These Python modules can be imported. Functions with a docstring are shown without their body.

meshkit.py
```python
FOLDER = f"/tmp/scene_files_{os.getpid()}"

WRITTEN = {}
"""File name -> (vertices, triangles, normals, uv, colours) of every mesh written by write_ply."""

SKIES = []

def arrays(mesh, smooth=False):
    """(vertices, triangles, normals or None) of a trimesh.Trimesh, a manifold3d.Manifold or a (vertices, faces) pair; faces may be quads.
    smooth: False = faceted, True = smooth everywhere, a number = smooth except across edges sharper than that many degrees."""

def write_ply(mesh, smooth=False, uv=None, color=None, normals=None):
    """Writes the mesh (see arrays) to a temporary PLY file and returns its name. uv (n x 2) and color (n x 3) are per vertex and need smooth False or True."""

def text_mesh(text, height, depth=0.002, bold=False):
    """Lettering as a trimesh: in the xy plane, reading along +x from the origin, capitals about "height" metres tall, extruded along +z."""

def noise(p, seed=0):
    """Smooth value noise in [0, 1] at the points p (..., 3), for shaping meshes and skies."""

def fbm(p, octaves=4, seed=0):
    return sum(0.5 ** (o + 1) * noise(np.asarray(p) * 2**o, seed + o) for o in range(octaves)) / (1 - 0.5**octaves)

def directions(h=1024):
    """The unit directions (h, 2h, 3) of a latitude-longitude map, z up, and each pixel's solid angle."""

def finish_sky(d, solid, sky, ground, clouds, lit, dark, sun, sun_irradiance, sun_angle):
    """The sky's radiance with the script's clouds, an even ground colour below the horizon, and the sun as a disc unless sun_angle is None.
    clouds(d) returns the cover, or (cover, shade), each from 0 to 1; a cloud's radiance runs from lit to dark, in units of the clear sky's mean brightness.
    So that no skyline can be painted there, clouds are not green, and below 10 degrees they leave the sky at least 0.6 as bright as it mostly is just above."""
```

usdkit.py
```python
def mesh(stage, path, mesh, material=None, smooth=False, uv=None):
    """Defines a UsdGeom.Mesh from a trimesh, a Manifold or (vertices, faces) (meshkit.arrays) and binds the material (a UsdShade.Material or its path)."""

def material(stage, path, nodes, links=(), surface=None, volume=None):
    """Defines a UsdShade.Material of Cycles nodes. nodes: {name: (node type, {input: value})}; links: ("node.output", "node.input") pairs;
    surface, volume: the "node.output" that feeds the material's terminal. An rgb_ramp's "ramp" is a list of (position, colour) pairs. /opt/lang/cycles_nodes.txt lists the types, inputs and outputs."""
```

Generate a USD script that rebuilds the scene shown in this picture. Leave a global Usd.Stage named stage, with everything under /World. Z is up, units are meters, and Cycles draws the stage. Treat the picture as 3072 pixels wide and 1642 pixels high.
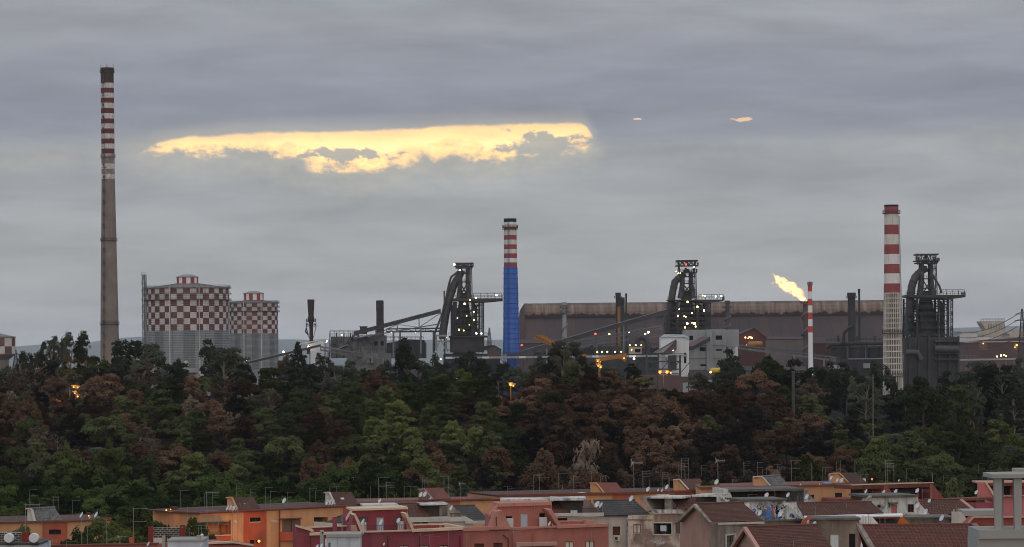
import math, random
import numpy as np, trimesh, usdkit, meshkit
import shapely.geometry as sg
from pxr import Usd, UsdGeom, UsdLux, UsdShade, Sdf, Gf, Vt

stage = Usd.Stage.CreateInMemory()
UsdGeom.SetStageUpAxis(stage, 'Z'); UsdGeom.SetStageMetersPerUnit(stage, 1.0)
UsdGeom.Xform.Define(stage, '/World'); UsdGeom.Scope.Define(stage, '/World/Looks')

# ------------------------------------------------------------------ camera, sky, sun, exposure
F, U0, V0, EYE, ROLL = 9698.0, 1536.0, 1080.0, 30.0, 0.0096     # telephoto lens; eye height above the street; small camera roll
cam = UsdGeom.Camera.Define(stage, '/World/camera')
cam.CreateHorizontalApertureAttr(36.0); cam.CreateVerticalApertureAttr(36.0 * 547 / 1024)
cam.CreateFocalLengthAttr(F / 3072 * 36)
cam.CreateVerticalApertureOffsetAttr((V0 - 821) / 3072 * 36)
cam.CreateClippingRangeAttr((1.0, 80000.0))
cam.CreateExposureAttr(0.12)
cx = UsdGeom.Xformable(cam)
cx.AddTranslateOp().Set((0, 0, EYE)); cx.AddRotateXOp().Set(90.0); cx.AddRotateZOp().Set(-math.degrees(ROLL))

SUN_AZ, SUN_EL = math.radians(-6), math.radians(9)               # low behind the clouds ahead, a little left
sun = UsdLux.DistantLight.Define(stage, '/World/sun')
sun.CreateIntensityAttr(0.12); sun.CreateAngleAttr(14.0); sun.CreateNormalizeAttr(True); sun.CreateColorAttr((1.0, 0.86, 0.68))
sx = UsdGeom.Xformable(sun)
d_sun = np.array([math.sin(SUN_AZ) * math.cos(SUN_EL), math.cos(SUN_AZ) * math.cos(SUN_EL), math.sin(SUN_EL)])
sx.AddRotateZOp().Set(-math.degrees(SUN_AZ)); sx.AddRotateXOp().Set(90 + math.degrees(-SUN_EL) + 0.0)

def lin(r, g, b):
    return tuple(((c / 255 + 0.055) / 1.055) ** 2.4 if c > 10 else c / 255 / 12.92 for c in (r, g, b))

def sky_material():
    K = 10.0                                                      # cloud radiances are given before the 0.1 strength
    deg = math.radians(1)
    def c(r, g, b, k=1.0): return tuple(K * k * x for x in lin(r, g, b))
    # the rows of the cloud layers by elevation, 0 to 7 degrees, then even
    ZEN = 2.3
    def cr(t, r, g, b): return (t, c(r, g, b, 1 / (1 + ZEN * math.sin(math.radians(7 * t)))))
    rows = [cr(0.0, 158, 160, 160), cr(0.10, 156, 158, 159), cr(0.20, 159, 161, 161), cr(0.30, 158, 160, 161), cr(0.40, 157, 160, 162), cr(0.48, 153, 156, 159), cr(0.545, 149, 152, 157),
            cr(0.60, 139, 143, 153), cr(0.66, 136, 140, 152), cr(0.74, 141, 145, 155), cr(0.82, 148, 151, 158), cr(0.90, 151, 154, 161), cr(1.0, 146, 150, 158)]
    # outline of the break in the clouds: azimuth -> elevation of its upper edge (r), lower edge (g), in degrees / 10
    pts_t = [(330, 475), (432, 452), (470, 430), (560, 412), (640, 408), (790, 396), (1000, 393), (1190, 386), (1360, 374), (1520, 371), (1650, 367), (1740, 366), (1765, 380), (1785, 420), (1800, 440), (1830, 460)]
    pts_b = [(330, 420), (432, 452), (500, 466), (600, 464), (700, 462), (800, 466), (880, 472), (940, 505), (1060, 512), (1120, 516), (1200, 500), (1290, 478), (1380, 474), (1460, 486), (1510, 488), (1560, 460), (1640, 452), (1720, 440), (1775, 430), (1800, 395), (1830, 380)]
    def edge(pts):
        u = np.array([p[0] for p in pts], float) - U0; v = np.array([p[1] for p in pts], float) - V0
        az = np.degrees(np.arctan((u - v * ROLL) / F)); el = np.degrees(np.arctan(-(v + u * ROLL) / F))
        return az, el
    at, et = edge(pts_t); ab, eb = edge(pts_b)
    xs = np.linspace(0, 1, 128); azs = -8 + 11 * xs               # -8 .. +3 degrees
    tab = [(float(x), (float(np.interp(a, at, et)) / 10, float(np.interp(a, ab, eb)) / 10, 0.0)) for x, a in zip(xs, azs)]
    N = {
        'tc': ('texture_coordinate', {}), 'sep': ('separate_xyz', {}),
        'az': ('math', {'math_type': 'arctan2'}), 'el': ('math', {'math_type': 'arcsine'}),
        'azd': ('math', {'math_type': 'multiply', 'value2': 57.2958}), 'eld': ('math', {'math_type': 'multiply', 'value2': 57.2958}),
        'vec': ('combine_xyz', {}),
        'sky': ('sky_texture', {'sky_type': 'single_scattering', 'sun_disc': False, 'sun_elevation': SUN_EL, 'sun_rotation': SUN_AZ}),
        # layered cloud: long thin streaks
        'm1': ('mapping', {'mapping_type': 'point', 'scale': (0.16, 1.15, 1.0), 'rotation': (0, 0, -0.02), 'location': (1.3, 4.2, 0)}),
        'n1': ('noise_texture', {'scale': 1.0, 'detail': 5.0, 'roughness': 0.52, 'distortion': 0.25}),
        'm2': ('mapping', {'mapping_type': 'point', 'scale': (0.30, 1.7, 1.0), 'location': (7.3, 1.2, 0)}),
        'n2': ('noise_texture', {'scale': 1.0, 'detail': 6.0, 'roughness': 0.55, 'distortion': 0.3}),
        'a1': ('math', {'math_type': 'multiply_add', 'value2': 1.5, 'value3': -0.75}),
        'elw': ('math', {'math_type': 'add'}),
        'elf': ('map_range', {'from_min': 0.0, 'from_max': 7.0, 'to_min': 0.0, 'to_max': 1.0, 'clamp': True}),
        'row': ('rgb_ramp', {'ramp': rows}),
        'g1': ('map_range', {'from_min': 0.3, 'from_max': 0.7, 'to_min': 0.87, 'to_max': 1.13, 'clamp': False}),
        'rowm': ('vector_math', {'vector_math_type': 'scale'} if False else {'math_type': 'scale'}),
        # overcast skies brighten steadily from the horizon to the zenith
        'zen': ('math', {'math_type': 'multiply_add', 'value2': ZEN, 'value3': 1.0}),
        'zc': ('math', {'math_type': 'maximum', 'value2': 0.0}),
        'zenm': ('vector_math', {'math_type': 'scale'}),
        # break in the clouds
        'azf': ('map_range', {'from_min': -8.0, 'from_max': 3.0, 'to_min': 0.0, 'to_max': 1.0, 'clamp': True}),
        'tab': ('rgb_ramp', {'ramp': tab}), 'ts': ('separate_color', {'color_type': 'rgb'}),
        'top': ('math', {'math_type': 'multiply', 'value2': 10.0}), 'bot': ('math', {'math_type': 'multiply', 'value2': 10.0}),
        'm3': ('mapping', {'mapping_type': 'point', 'scale': (2.6, 4.2, 1.0), 'location': (2.2, 3.1, 0)}),
        'n3': ('noise_texture', {'scale': 1.0, 'detail': 7.0, 'roughness': 0.66}),
        'm4': ('mapping', {'mapping_type': 'point', 'scale': (0.7, 2.2, 1.0), 'location': (5.2, 0.6, 0)}),
        'n4': ('noise_texture', {'scale': 1.0, 'detail': 6.0, 'roughness': 0.6}),
        'jt': ('math', {'math_type': 'multiply_add', 'value2': 0.10, 'value3': -0.05}),
        'jb': ('math', {'math_type': 'multiply_add', 'value2': 0.95, 'value3': -0.50}),
        'dt0': ('math', {'math_type': 'subtract'}), 'dt1': ('math', {'math_type': 'add'}),
        'db0': ('math', {'math_type': 'subtract'}), 'db1': ('math', {'math_type': 'add'}),
        'st': ('map_range', {'range_type': 'smoothstep', 'from_min': -0.01, 'from_max': 0.06, 'to_min': 0.0, 'to_max': 1.0, 'clamp': True}),
        'sb': ('map_range', {'range_type': 'smoothstep', 'from_min': -0.10, 'from_max': 0.14, 'to_min': 0.0, 'to_max': 1.0, 'clamp': True}),
        'mk': ('math', {'math_type': 'multiply'}),
        # dark scud inside the break
        'sc': ('map_range', {'range_type': 'smoothstep', 'from_min': 0.58, 'from_max': 0.68, 'to_min': 1.0, 'to_max': 0.55, 'clamp': True}),
        'mk2': ('math', {'math_type': 'multiply'}),
        # soft glow on the clouds round the break
        'gt': ('map_range', {'range_type': 'smoothstep', 'from_min': -0.35, 'from_max': 0.2, 'to_min': 0.0, 'to_max': 1.0, 'clamp': True}),
        'gb': ('map_range', {'range_type': 'smoothstep', 'from_min': -0.75, 'from_max': 0.2, 'to_min': 0.0, 'to_max': 1.0, 'clamp': True}),
        'gm': ('math', {'math_type': 'multiply'}), 'gmk': ('math', {'math_type': 'multiply', 'value2': 0.42}),
        'glow': ('mix_color', {'blend_type': 'mix', 'b': c(206, 199, 176), 'use_clamp': True}),
        'gn0': ('math', {'math_type': 'minimum'}), 'gn1': ('math', {'math_type': 'multiply_add', 'value2': 2.4, 'value3': -0.62}), 'gn2': ('math', {'math_type': 'multiply_add', 'value2': 1.25}), 'gn': ('map_range', {'from_min': 0.0, 'from_max': 1.0, 'to_min': 0.0, 'to_max': 1.0, 'clamp': True}),
        'gold': ('rgb_ramp', {'ramp': [(0.0, c(216, 182, 148, .95)), (0.3, c(240, 200, 146, 1.0)), (0.6, c(255, 220, 156, 1.0)), (1.0, c(255, 236, 182, 1.0))]}),
        # named scuds in the break: ragged dark lobes; and two small rifts farther right
        'q1': ('mapping', {'mapping_type': 'point', 'location': (2.95 / 0.80, -3.66 / 0.125, 0), 'scale': (1 / 0.80, 1 / 0.125, 0), 'rotation': (0, 0, 0.0)}), 'q1l': ('vector_math', {'math_type': 'length'}),
        'q2': ('mapping', {'mapping_type': 'point', 'location': (-0.44 / 0.78, -3.80 / 0.25, 0), 'scale': (1 / 0.78, 1 / 0.25, 0)}), 'q2l': ('vector_math', {'math_type': 'length'}),
        'q3': ('mapping', {'mapping_type': 'point', 'location': (-4.16 / 0.26, -4.20 / 0.045, 0), 'scale': (1 / 0.26, 1 / 0.045, 0)}), 'q3l': ('vector_math', {'math_type': 'length'}),
        'q4': ('mapping', {'mapping_type': 'point', 'location': (-2.24 / 0.08, -4.235 / 0.022, 0), 'scale': (1 / 0.08, 1 / 0.022, 0)}), 'q4l': ('vector_math', {'math_type': 'length'}),
        'qm': ('math', {'math_type': 'minimum'}), 'qn': ('math', {'math_type': 'multiply_add', 'value2': 4.4, 'value3': -2.1}), 'qs': ('math', {'math_type': 'add'}),
        'qk': ('map_range', {'range_type': 'smoothstep', 'from_min': 0.62, 'from_max': 1.12, 'to_min': 0.05, 'to_max': 1.0, 'clamp': True}), 'mk3': ('math', {'math_type': 'multiply'}),
        'rm': ('math', {'math_type': 'minimum'}), 'rs': ('math', {'math_type': 'add'}), 'rk': ('map_range', {'range_type': 'smoothstep', 'from_min': 0.6, 'from_max': 1.05, 'to_min': 0.9, 'to_max': 0.0, 'clamp': True}), 'mk4': ('math', {'math_type': 'maximum'}),
        'gold2': ('mix_color', {'blend_type': 'mix', 'fac': 0.06}),
        'mix': ('mix_color', {'blend_type': 'mix', 'use_clamp': True}),
        'bg': ('background_shader', {'strength': 0.1}),
    }
    L = [('tc.generated', 'sep.vector'), ('sep.x', 'az.value1'), ('sep.y', 'az.value2'), ('sep.z', 'el.value1'),
         ('az.value', 'azd.value1'), ('el.value', 'eld.value1'), ('azd.value', 'vec.x'), ('eld.value', 'vec.y'),
         ('vec.vector', 'm1.vector'), ('m1.vector', 'n1.vector'), ('vec.vector', 'm2.vector'), ('m2.vector', 'n2.vector'),
         ('n1.fac', 'a1.value1'), ('eld.value', 'elw.value1'), ('a1.value', 'elw.value2'), ('elw.value', 'elf.value'), ('elf.result', 'row.fac'),
         ('n2.fac', 'g1.value'), ('row.color', 'rowm.vector1'), ('g1.result', 'rowm.scale'),
         ('sep.z', 'zc.value1'), ('zc.value', 'zen.value1'), ('zen.value', 'zenm.scale'), ('rowm.vector', 'zenm.vector1'),
         ('azd.value', 'azf.value'), ('azf.result', 'tab.fac'), ('tab.color', 'ts.color'), ('ts.r', 'top.value1'), ('ts.g', 'bot.value1'),
         ('vec.vector', 'm3.vector'), ('m3.vector', 'n3.vector'), ('vec.vector', 'm4.vector'), ('m4.vector', 'n4.vector'),
         ('n3.fac', 'jt.value1'), ('n3.fac', 'jb.value1'),
         ('top.value', 'dt0.value1'), ('eld.value', 'dt0.value2'), ('dt0.value', 'dt1.value1'), ('jt.value', 'dt1.value2'), ('dt1.value', 'st.value'),
         ('eld.value', 'db0.value1'), ('bot.value', 'db0.value2'), ('db0.value', 'db1.value1'), ('jb.value', 'db1.value2'), ('db1.value', 'sb.value'),
         ('st.result', 'mk.value1'), ('sb.result', 'mk.value2'), ('n4.fac', 'sc.value'), ('mk.value', 'mk2.value1'), ('sc.result', 'mk2.value2'),
         ('dt1.value', 'gt.value'), ('db1.value', 'gb.value'), ('gt.result', 'gm.value1'), ('gb.result', 'gm.value2'), ('gm.value', 'gmk.value1'),
         ('zenm.vector', 'glow.a'), ('gmk.value', 'glow.fac'),
         ('dt1.value', 'gn0.value1'), ('db1.value', 'gn0.value2'), ('gn0.value', 'gn1.value1'), ('n4.fac', 'gn2.value1'), ('gn1.value', 'gn2.value3'), ('gn2.value', 'gn.value'), ('gn.result', 'gold.fac'), ('vec.vector', 'q1.vector'), ('q1.vector', 'q1l.vector1'), ('vec.vector', 'q2.vector'), ('q2.vector', 'q2l.vector1'), ('vec.vector', 'q3.vector'), ('q3.vector', 'q3l.vector1'), ('vec.vector', 'q4.vector'), ('q4.vector', 'q4l.vector1'), ('q1l.value', 'qm.value1'), ('q2l.value', 'qm.value2'), ('n3.fac', 'qn.value1'), ('qm.value', 'qs.value1'), ('qn.value', 'qs.value2'), ('qs.value', 'qk.value'), ('mk2.value', 'mk3.value1'), ('qk.result', 'mk3.value2'), ('q3l.value', 'rm.value1'), ('q4l.value', 'rm.value2'), ('rm.value', 'rs.value1'), ('qn.value', 'rs.value2'), ('rs.value', 'rk.value'), ('mk3.value', 'mk4.value1'), ('rk.result', 'mk4.value2'), ('gold.color', 'gold2.a'), ('sky.color', 'gold2.b'),
         ('glow.result', 'mix.a'), ('gold2.result', 'mix.b'), ('mk4.value', 'mix.fac'), ('mix.result', 'bg.color')]
    return usdkit.material(stage, '/World/Looks/sky_look', N, L, surface='bg.background')

dome = UsdLux.DomeLight.Define(stage, '/World/sky')
UsdShade.MaterialBindingAPI.Apply(dome.GetPrim()).Bind(sky_material())
dome.GetPrim().SetCustomDataByKey('kind', 'structure'); dome.GetPrim().SetCustomDataByKey('label', 'grey layered evening clouds with a glowing yellow break'); dome.GetPrim().SetCustomDataByKey('category', 'sky')

# ------------------------------------------------------------------ pixel -> world, mesh helpers
def P(u, v, Y):
    du, dv = u - U0, v - V0
    return np.array([(du - dv * ROLL) / F * Y, Y, EYE - (dv + du * ROLL) / F * Y])

def project(p):
    du, dv = p[0] / p[1] * F, (EYE - p[2]) / p[1] * F
    return U0 + du + dv * ROLL, V0 + dv - du * ROLL

def px(Y):
    return Y / F                                                  # metres per photograph pixel at that distance

class MB:
    def __init__(s): s.v, s.f, s.n = [], [], 0
    def add(s, v, f):
        v = np.asarray(v, float); f = np.asarray(f, int)
        s.v.append(v); s.f.append(f + s.n); s.n += len(v); return s
    def box(s, a, b):
        x0, y0, z0 = np.minimum(a, b); x1, y1, z1 = np.maximum(a, b)
        v = [(x0, y0, z0), (x1, y0, z0), (x1, y1, z0), (x0, y1, z0), (x0, y0, z1), (x1, y0, z1), (x1, y1, z1), (x0, y1, z1)]
        return s.add(v, BOXF)
    def bar(s, p, q, w, h=None, up=(0, 0, 1)):
        p, q = np.asarray(p, float), np.asarray(q, float); h = w if h is None else h
        d = q - p; L = np.linalg.norm(d)
        if L < 1e-6: return s
        d /= L; up = np.asarray(up, float)
        if abs(d @ up) > 0.98: up = np.array([0, 1.0, 0])
        a = np.cross(d, up); a /= np.linalg.norm(a); b = np.cross(a, d)
        v = [c + i * a * w / 2 + j * b * h / 2 for c in (p, q) for i, j in ((-1, -1), (1, -1), (1, 1), (-1, 1))]
        return s.add(v, [(0, 2, 1), (0, 3, 2), (4, 5, 6), (4, 6, 7), (0, 1, 5), (0, 5, 4), (1, 2, 6), (1, 6, 5), (2, 3, 7), (2, 7, 6), (3, 0, 4), (3, 4, 7)])
    def tube(s, pts, r, n=8, caps=True):
        pts = np.asarray(pts, float); m = len(pts); r = np.broadcast_to(np.asarray(r, float), m)
        t = np.gradient(pts, axis=0); t /= np.maximum(np.linalg.norm(t, axis=1, keepdims=True), 1e-9)
        ref = np.array([0.13, 1.0, 0.02]) if abs(t[0][1]) < 0.9 else np.array([1.0, 0.1, 0])
        ring = []
        for i in range(m):
            a = np.cross(t[i], ref); a /= np.linalg.norm(a); b = np.cross(t[i], a)
            th = np.arange(n) * 2 * np.pi / n
            ring.append(pts[i] + r[i] * (np.cos(th)[:, None] * a + np.sin(th)[:, None] * b))
        v = np.vstack(ring); f = []
        for i in range(m - 1):
            for j in range(n):
                k = (j + 1) % n; a, b, c, d = i * n + j, i * n + k, (i + 1) * n + k, (i + 1) * n + j
                f += [(a, b, c), (a, c, d)]
        if caps:
            v = np.vstack([v, pts[0], pts[-1]]); e0, e1 = m * n, m * n + 1
            for j in range(n):
                k = (j + 1) % n; f += [(e0, k, j), (e1, (m - 1) * n + j, (m - 1) * n + k)]
        return s.add(v, f)
    def lathe(s, c, prof, n=24, a0=0.0, a1=2 * math.pi, close=False):
        prof = np.asarray(prof, float); full = abs(a1 - a0 - 2 * math.pi) < 1e-6
        k = n if full else n + 1; th = a0 + (a1 - a0) * np.arange(k) / n
        v = np.array([(c[0] + r * math.cos(t), c[1] + r * math.sin(t), c[2] + z) for t in th for r, z in prof]); m = len(prof); f = []
        for i in range(n):
            j = (i + 1) % k
            for q in range(m - 1):
                a, b, cc, d = i * m + q, j * m + q, j * m + q + 1, i * m + q + 1
                f += [(a, b, cc), (a, cc, d)]
        return s.add(v, f)
    def sphere(s, c, r, sub=1):
        m = ICO[sub]; return s.add(m[0] * np.asarray(r) + np.asarray(c), m[1])
    def plate(s, pts, t):
        """planar convex polygon, thickened by the vector t (behind it)"""
        pts = np.asarray(pts, float); n = len(pts); t = np.asarray(t, float)
        nn = np.cross(pts[1] - pts[0], pts[2] - pts[0])
        if nn @ t > 0: pts = pts[::-1]
        v = np.vstack([pts, pts + t]); f = []
        for i in range(1, n - 1): f += [(0, i, i + 1), (n, n + i + 1, n + i)]
        for i in range(n):
            j = (i + 1) % n; f += [(i, n + i, n + j), (i, n + j, j)]
        return s.add(v, f)

BOXF = [(0, 2, 1), (0, 3, 2), (4, 5, 6), (4, 6, 7), (0, 1, 5), (0, 5, 4), (1, 2, 6), (1, 6, 5), (2, 3, 7), (2, 7, 6), (3, 0, 4), (3, 4, 7)]
ICO = {k: (lambda m: (np.array(m.vertices), np.array(m.faces)))(trimesh.creation.icosphere(k, 1.0)) for k in (0, 1, 2, 3)}
COUNT = {}

def fresh(parent, name):
    key = parent + '/' + name; n = COUNT.get(key, 0); COUNT[key] = n + 1
    return key if n == 0 else f'{key}_{n:03d}'

def tag(prim, label=None, cat=None, group=None, kind=None):
    for k, x in (('label', label), ('category', cat), ('group', group), ('kind', kind)):
        if x: prim.SetCustomDataByKey(k, x)

class Thing:
    def __init__(s, name, label, cat, origin=(0, 0, 0), group=None, kind=None):
        s.path = fresh('/World', name); s.o = np.asarray(origin, float)
        x = UsdGeom.Xform.Define(stage, s.path); x.AddTranslateOp().Set(tuple(float(q) for q in s.o)); s.prim = x.GetPrim()
        tag(s.prim, label, cat, group, kind)
    def part(s, name, mb, mat, smooth=False, parent=None, label=None, kind=None):
        v, f = np.vstack(mb.v) - s.o, np.vstack(mb.f)
        path = fresh(parent or s.path, name)
        m = usdkit.mesh(stage, path, (v, f), M(mat), smooth); tag(m.GetPrim(), label, None, None, kind)
        return path

def solo(name, mb, mat, label=None, cat=None, group=None, kind=None, smooth=False):
    v, f = np.vstack(mb.v), np.vstack(mb.f)
    m = usdkit.mesh(stage, fresh('/World', name), (v, f), M(mat), smooth); tag(m.GetPrim(), label, cat, group, kind); return m

def copy_of(src, name, label, cat, loc, rotz=0.0, scale=1.0, group=None):
    p = fresh('/World', name); x = UsdGeom.Xform.Define(stage, p); pr = x.GetPrim()
    pr.GetReferences().AddInternalReference(src); pr.SetInstanceable(True)
    x.ClearXformOpOrder()
    x.AddTranslateOp(opSuffix='at').Set(tuple(float(q) for q in loc)); x.AddRotateZOp(opSuffix='at').Set(float(rotz))
    x.AddScaleOp(opSuffix='at').Set((scale,) * 3 if np.ndim(scale) == 0 else tuple(float(q) for q in scale))
    tag(pr, label, cat, group); return pr

class Face:
    """a vertical plane through two points of the photograph at given distances; (u, v) pixels land on it"""
    def __init__(s, uL, YL, uR=None, YR=None, v=1500):
        if uR is None: uR, YR = uL + 100, YL
        a, b = P(uL, v, YL), P(uR, v, YR); a[2] = b[2] = 0
        s.a = a; s.d = (b - a) / np.linalg.norm(b - a); s.n = np.array([s.d[1], -s.d[0], 0.0])   # towards the camera
    def pt(s, u, v, out=0.0):
        q = P(u, v, 1.0); q = q - np.array([0, 0, EYE])           # ray direction
        a = s.a + s.n * out
        k = (a @ s.n) / (q @ s.n)
        return np.array([0, 0, EYE]) + q * k
    def sz(s, u, v, out=0.0):
        p = s.pt(u, v, out); return np.array([(p - s.a) @ s.d, p[2]])
    def w(s, sz, out=0.0):
        return s.a + s.d * sz[0] + s.n * out + np.array([0, 0, sz[1]])
    def poly(s, mb, uv, o0, o1, holes=()):
        """prism of the outline between the offsets o0 > o1 (metres towards the camera); holes are pixel rectangles"""
        ring = [s.sz(*q, o0) for q in uv]
        hs = []
        for (u0, v0, u1, v1) in holes: hs.append([s.sz(u0, v0, o0), s.sz(u1, v0, o0), s.sz(u1, v1, o0), s.sz(u0, v1, o0)])
        pg = sg.Polygon(ring)
        for h in hs: pg = pg.difference(sg.Polygon(h))
        for g in getattr(pg, 'geoms', [pg]):
            if g.area < 1e-4: continue
            v2, f2 = trimesh.creation.triangulate_polygon(sg.polygon.orient(g), engine='earcut')
            # side walls from the rings
            A = np.array([s.w(q, o0) for q in v2]); B = np.array([s.w(q, o1) for q in v2]); n = len(v2)
            e1, e2 = v2[f2[:, 1]] - v2[f2[:, 0]], v2[f2[:, 2]] - v2[f2[:, 0]]
            flip = (e1[:, 0] * e2[:, 1] - e1[:, 1] * e2[:, 0]) < 0
            f2 = np.where(flip[:, None], f2[:, ::-1], f2)
            mb.add(np.vstack([A, B]), np.vstack([f2, f2[:, ::-1] + n]))
            for r in [g.exterior] + list(g.interiors):
                c = np.array(r.coords)[:-1]
                ccw = sg.LinearRing(c).is_ccw
                want = r is g.exterior
                if ccw != want: c = c[::-1]
                m = len(c); A = np.array([s.w(q, o0) for q in c]); B = np.array([s.w(q, o1) for q in c])
                fs = []
                for i in range(m):
                    j = (i + 1) % m; fs += [(i, m + i, m + j), (i, m + j, j)]
                mb.add(np.vstack([A, B]), fs)
        return mb
    def rect(s, mb, u0, v0, u1, v1, o0, o1):
        """upright box: level top and bottom, taken at the rectangle's middle"""
        um, vm = (u0 + u1) / 2, (v0 + v1) / 2
        l, r = s.sz(u0, vm, o0)[0], s.sz(u1, vm, o0)[0]; t, b = s.sz(um, v0, o0)[1], s.sz(um, v1, o0)[1]
        q = [s.w((a, z), o) for o in (o0, o1) for a, z in ((l, b), (r, b), (r, t), (l, t))]
        return mb.add(q, [(0, 1, 2), (0, 2, 3), (4, 6, 5), (4, 7, 6), (0, 4, 5), (0, 5, 1), (1, 5, 6), (1, 6, 2), (2, 6, 7), (2, 7, 3), (3, 7, 4), (3, 4, 0)])
    def bar(s, mb, a, b, w, out=0.0, h=None):
        return mb.bar(s.w(s.sz(*a), out), s.w(s.sz(*b), out), w, h)

# ------------------------------------------------------------------ materials
MATS = {}
def M(name): return MATS[name]

def paint(name, col, var=0.18, scale=0.6, rough=0.75, col2=None, mixs=0.5, streak=0.0, streakcol=(0.03, 0.026, 0.022), bump=0.0, bscale=3.0, metallic=0.0, sharp=0.12, zs=0.12, spec=0.3):
    """base colour with noise in tone, patches of a second colour, and run-off streaks; all in world space"""
    col = np.array(col, float)
    N = {'g': ('geometry', {}), 'n': ('noise_texture', {'scale': scale, 'detail': 5.0, 'roughness': 0.6}),
         'r': ('rgb_ramp', {'ramp': [(0.25, tuple(col * (1 - var))), (0.75, tuple(np.minimum(col * (1 + var), 0.95)))]}),
         'p': ('principled_bsdf', {'roughness': rough, 'metallic': metallic, 'specular_ior_level': spec})}
    L = [('g.position', 'n.vector'), ('n.fac', 'r.fac')]; out = 'r.color'
    if col2 is not None:
        N['n2'] = ('noise_texture', {'scale': scale * 0.55, 'detail': 6.0, 'roughness': 0.65, 'distortion': 0.4})
        N['m2'] = ('map_range', {'from_min': mixs - sharp, 'from_max': mixs + sharp, 'to_min': 0.0, 'to_max': 1.0, 'clamp': True})
        N['x2'] = ('mix_color', {'blend_type': 'mix', 'b': tuple(col2)})
        L += [('g.position', 'n2.vector'), ('n2.fac', 'm2.value'), ('m2.result', 'x2.fac'), (out, 'x2.a')]; out = 'x2.result'
    if streak > 0:
        N['mp'] = ('mapping', {'mapping_type': 'point', 'scale': (1.0, 1.0, zs)})
        N['n3'] = ('noise_texture', {'scale': scale * 3.2, 'detail': 4.0, 'roughness': 0.6})
        N['m3'] = ('map_range', {'from_min': 0.48, 'from_max': 0.72, 'to_min': 0.0, 'to_max': streak, 'clamp': True})
        N['x3'] = ('mix_color', {'blend_type': 'mix', 'b': tuple(streakcol)})
        L += [('g.position', 'mp.vector'), ('mp.vector', 'n3.vector'), ('n3.fac', 'm3.value'), ('m3.result', 'x3.fac'), (out, 'x3.a')]; out = 'x3.result'
    L.append((out, 'p.base_color'))
    if bump > 0:
        N['nb'] = ('noise_texture', {'scale': bscale, 'detail': 4.0}); N['b'] = ('bump', {'strength': 0.6, 'distance': bump})
        L += [('g.position', 'nb.vector'), ('nb.fac', 'b.height'), ('b.normal', 'p.normal')]
    MATS[name] = usdkit.material(stage, '/World/Looks/' + name, N, L, surface='p.BSDF'); return MATS[name]

def glow(name, col, strength):
    MATS[name] = usdkit.material(stage, '/World/Looks/' + name, {'e': ('emission', {'color': col, 'strength': strength})}, [], surface='e.emission')

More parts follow.
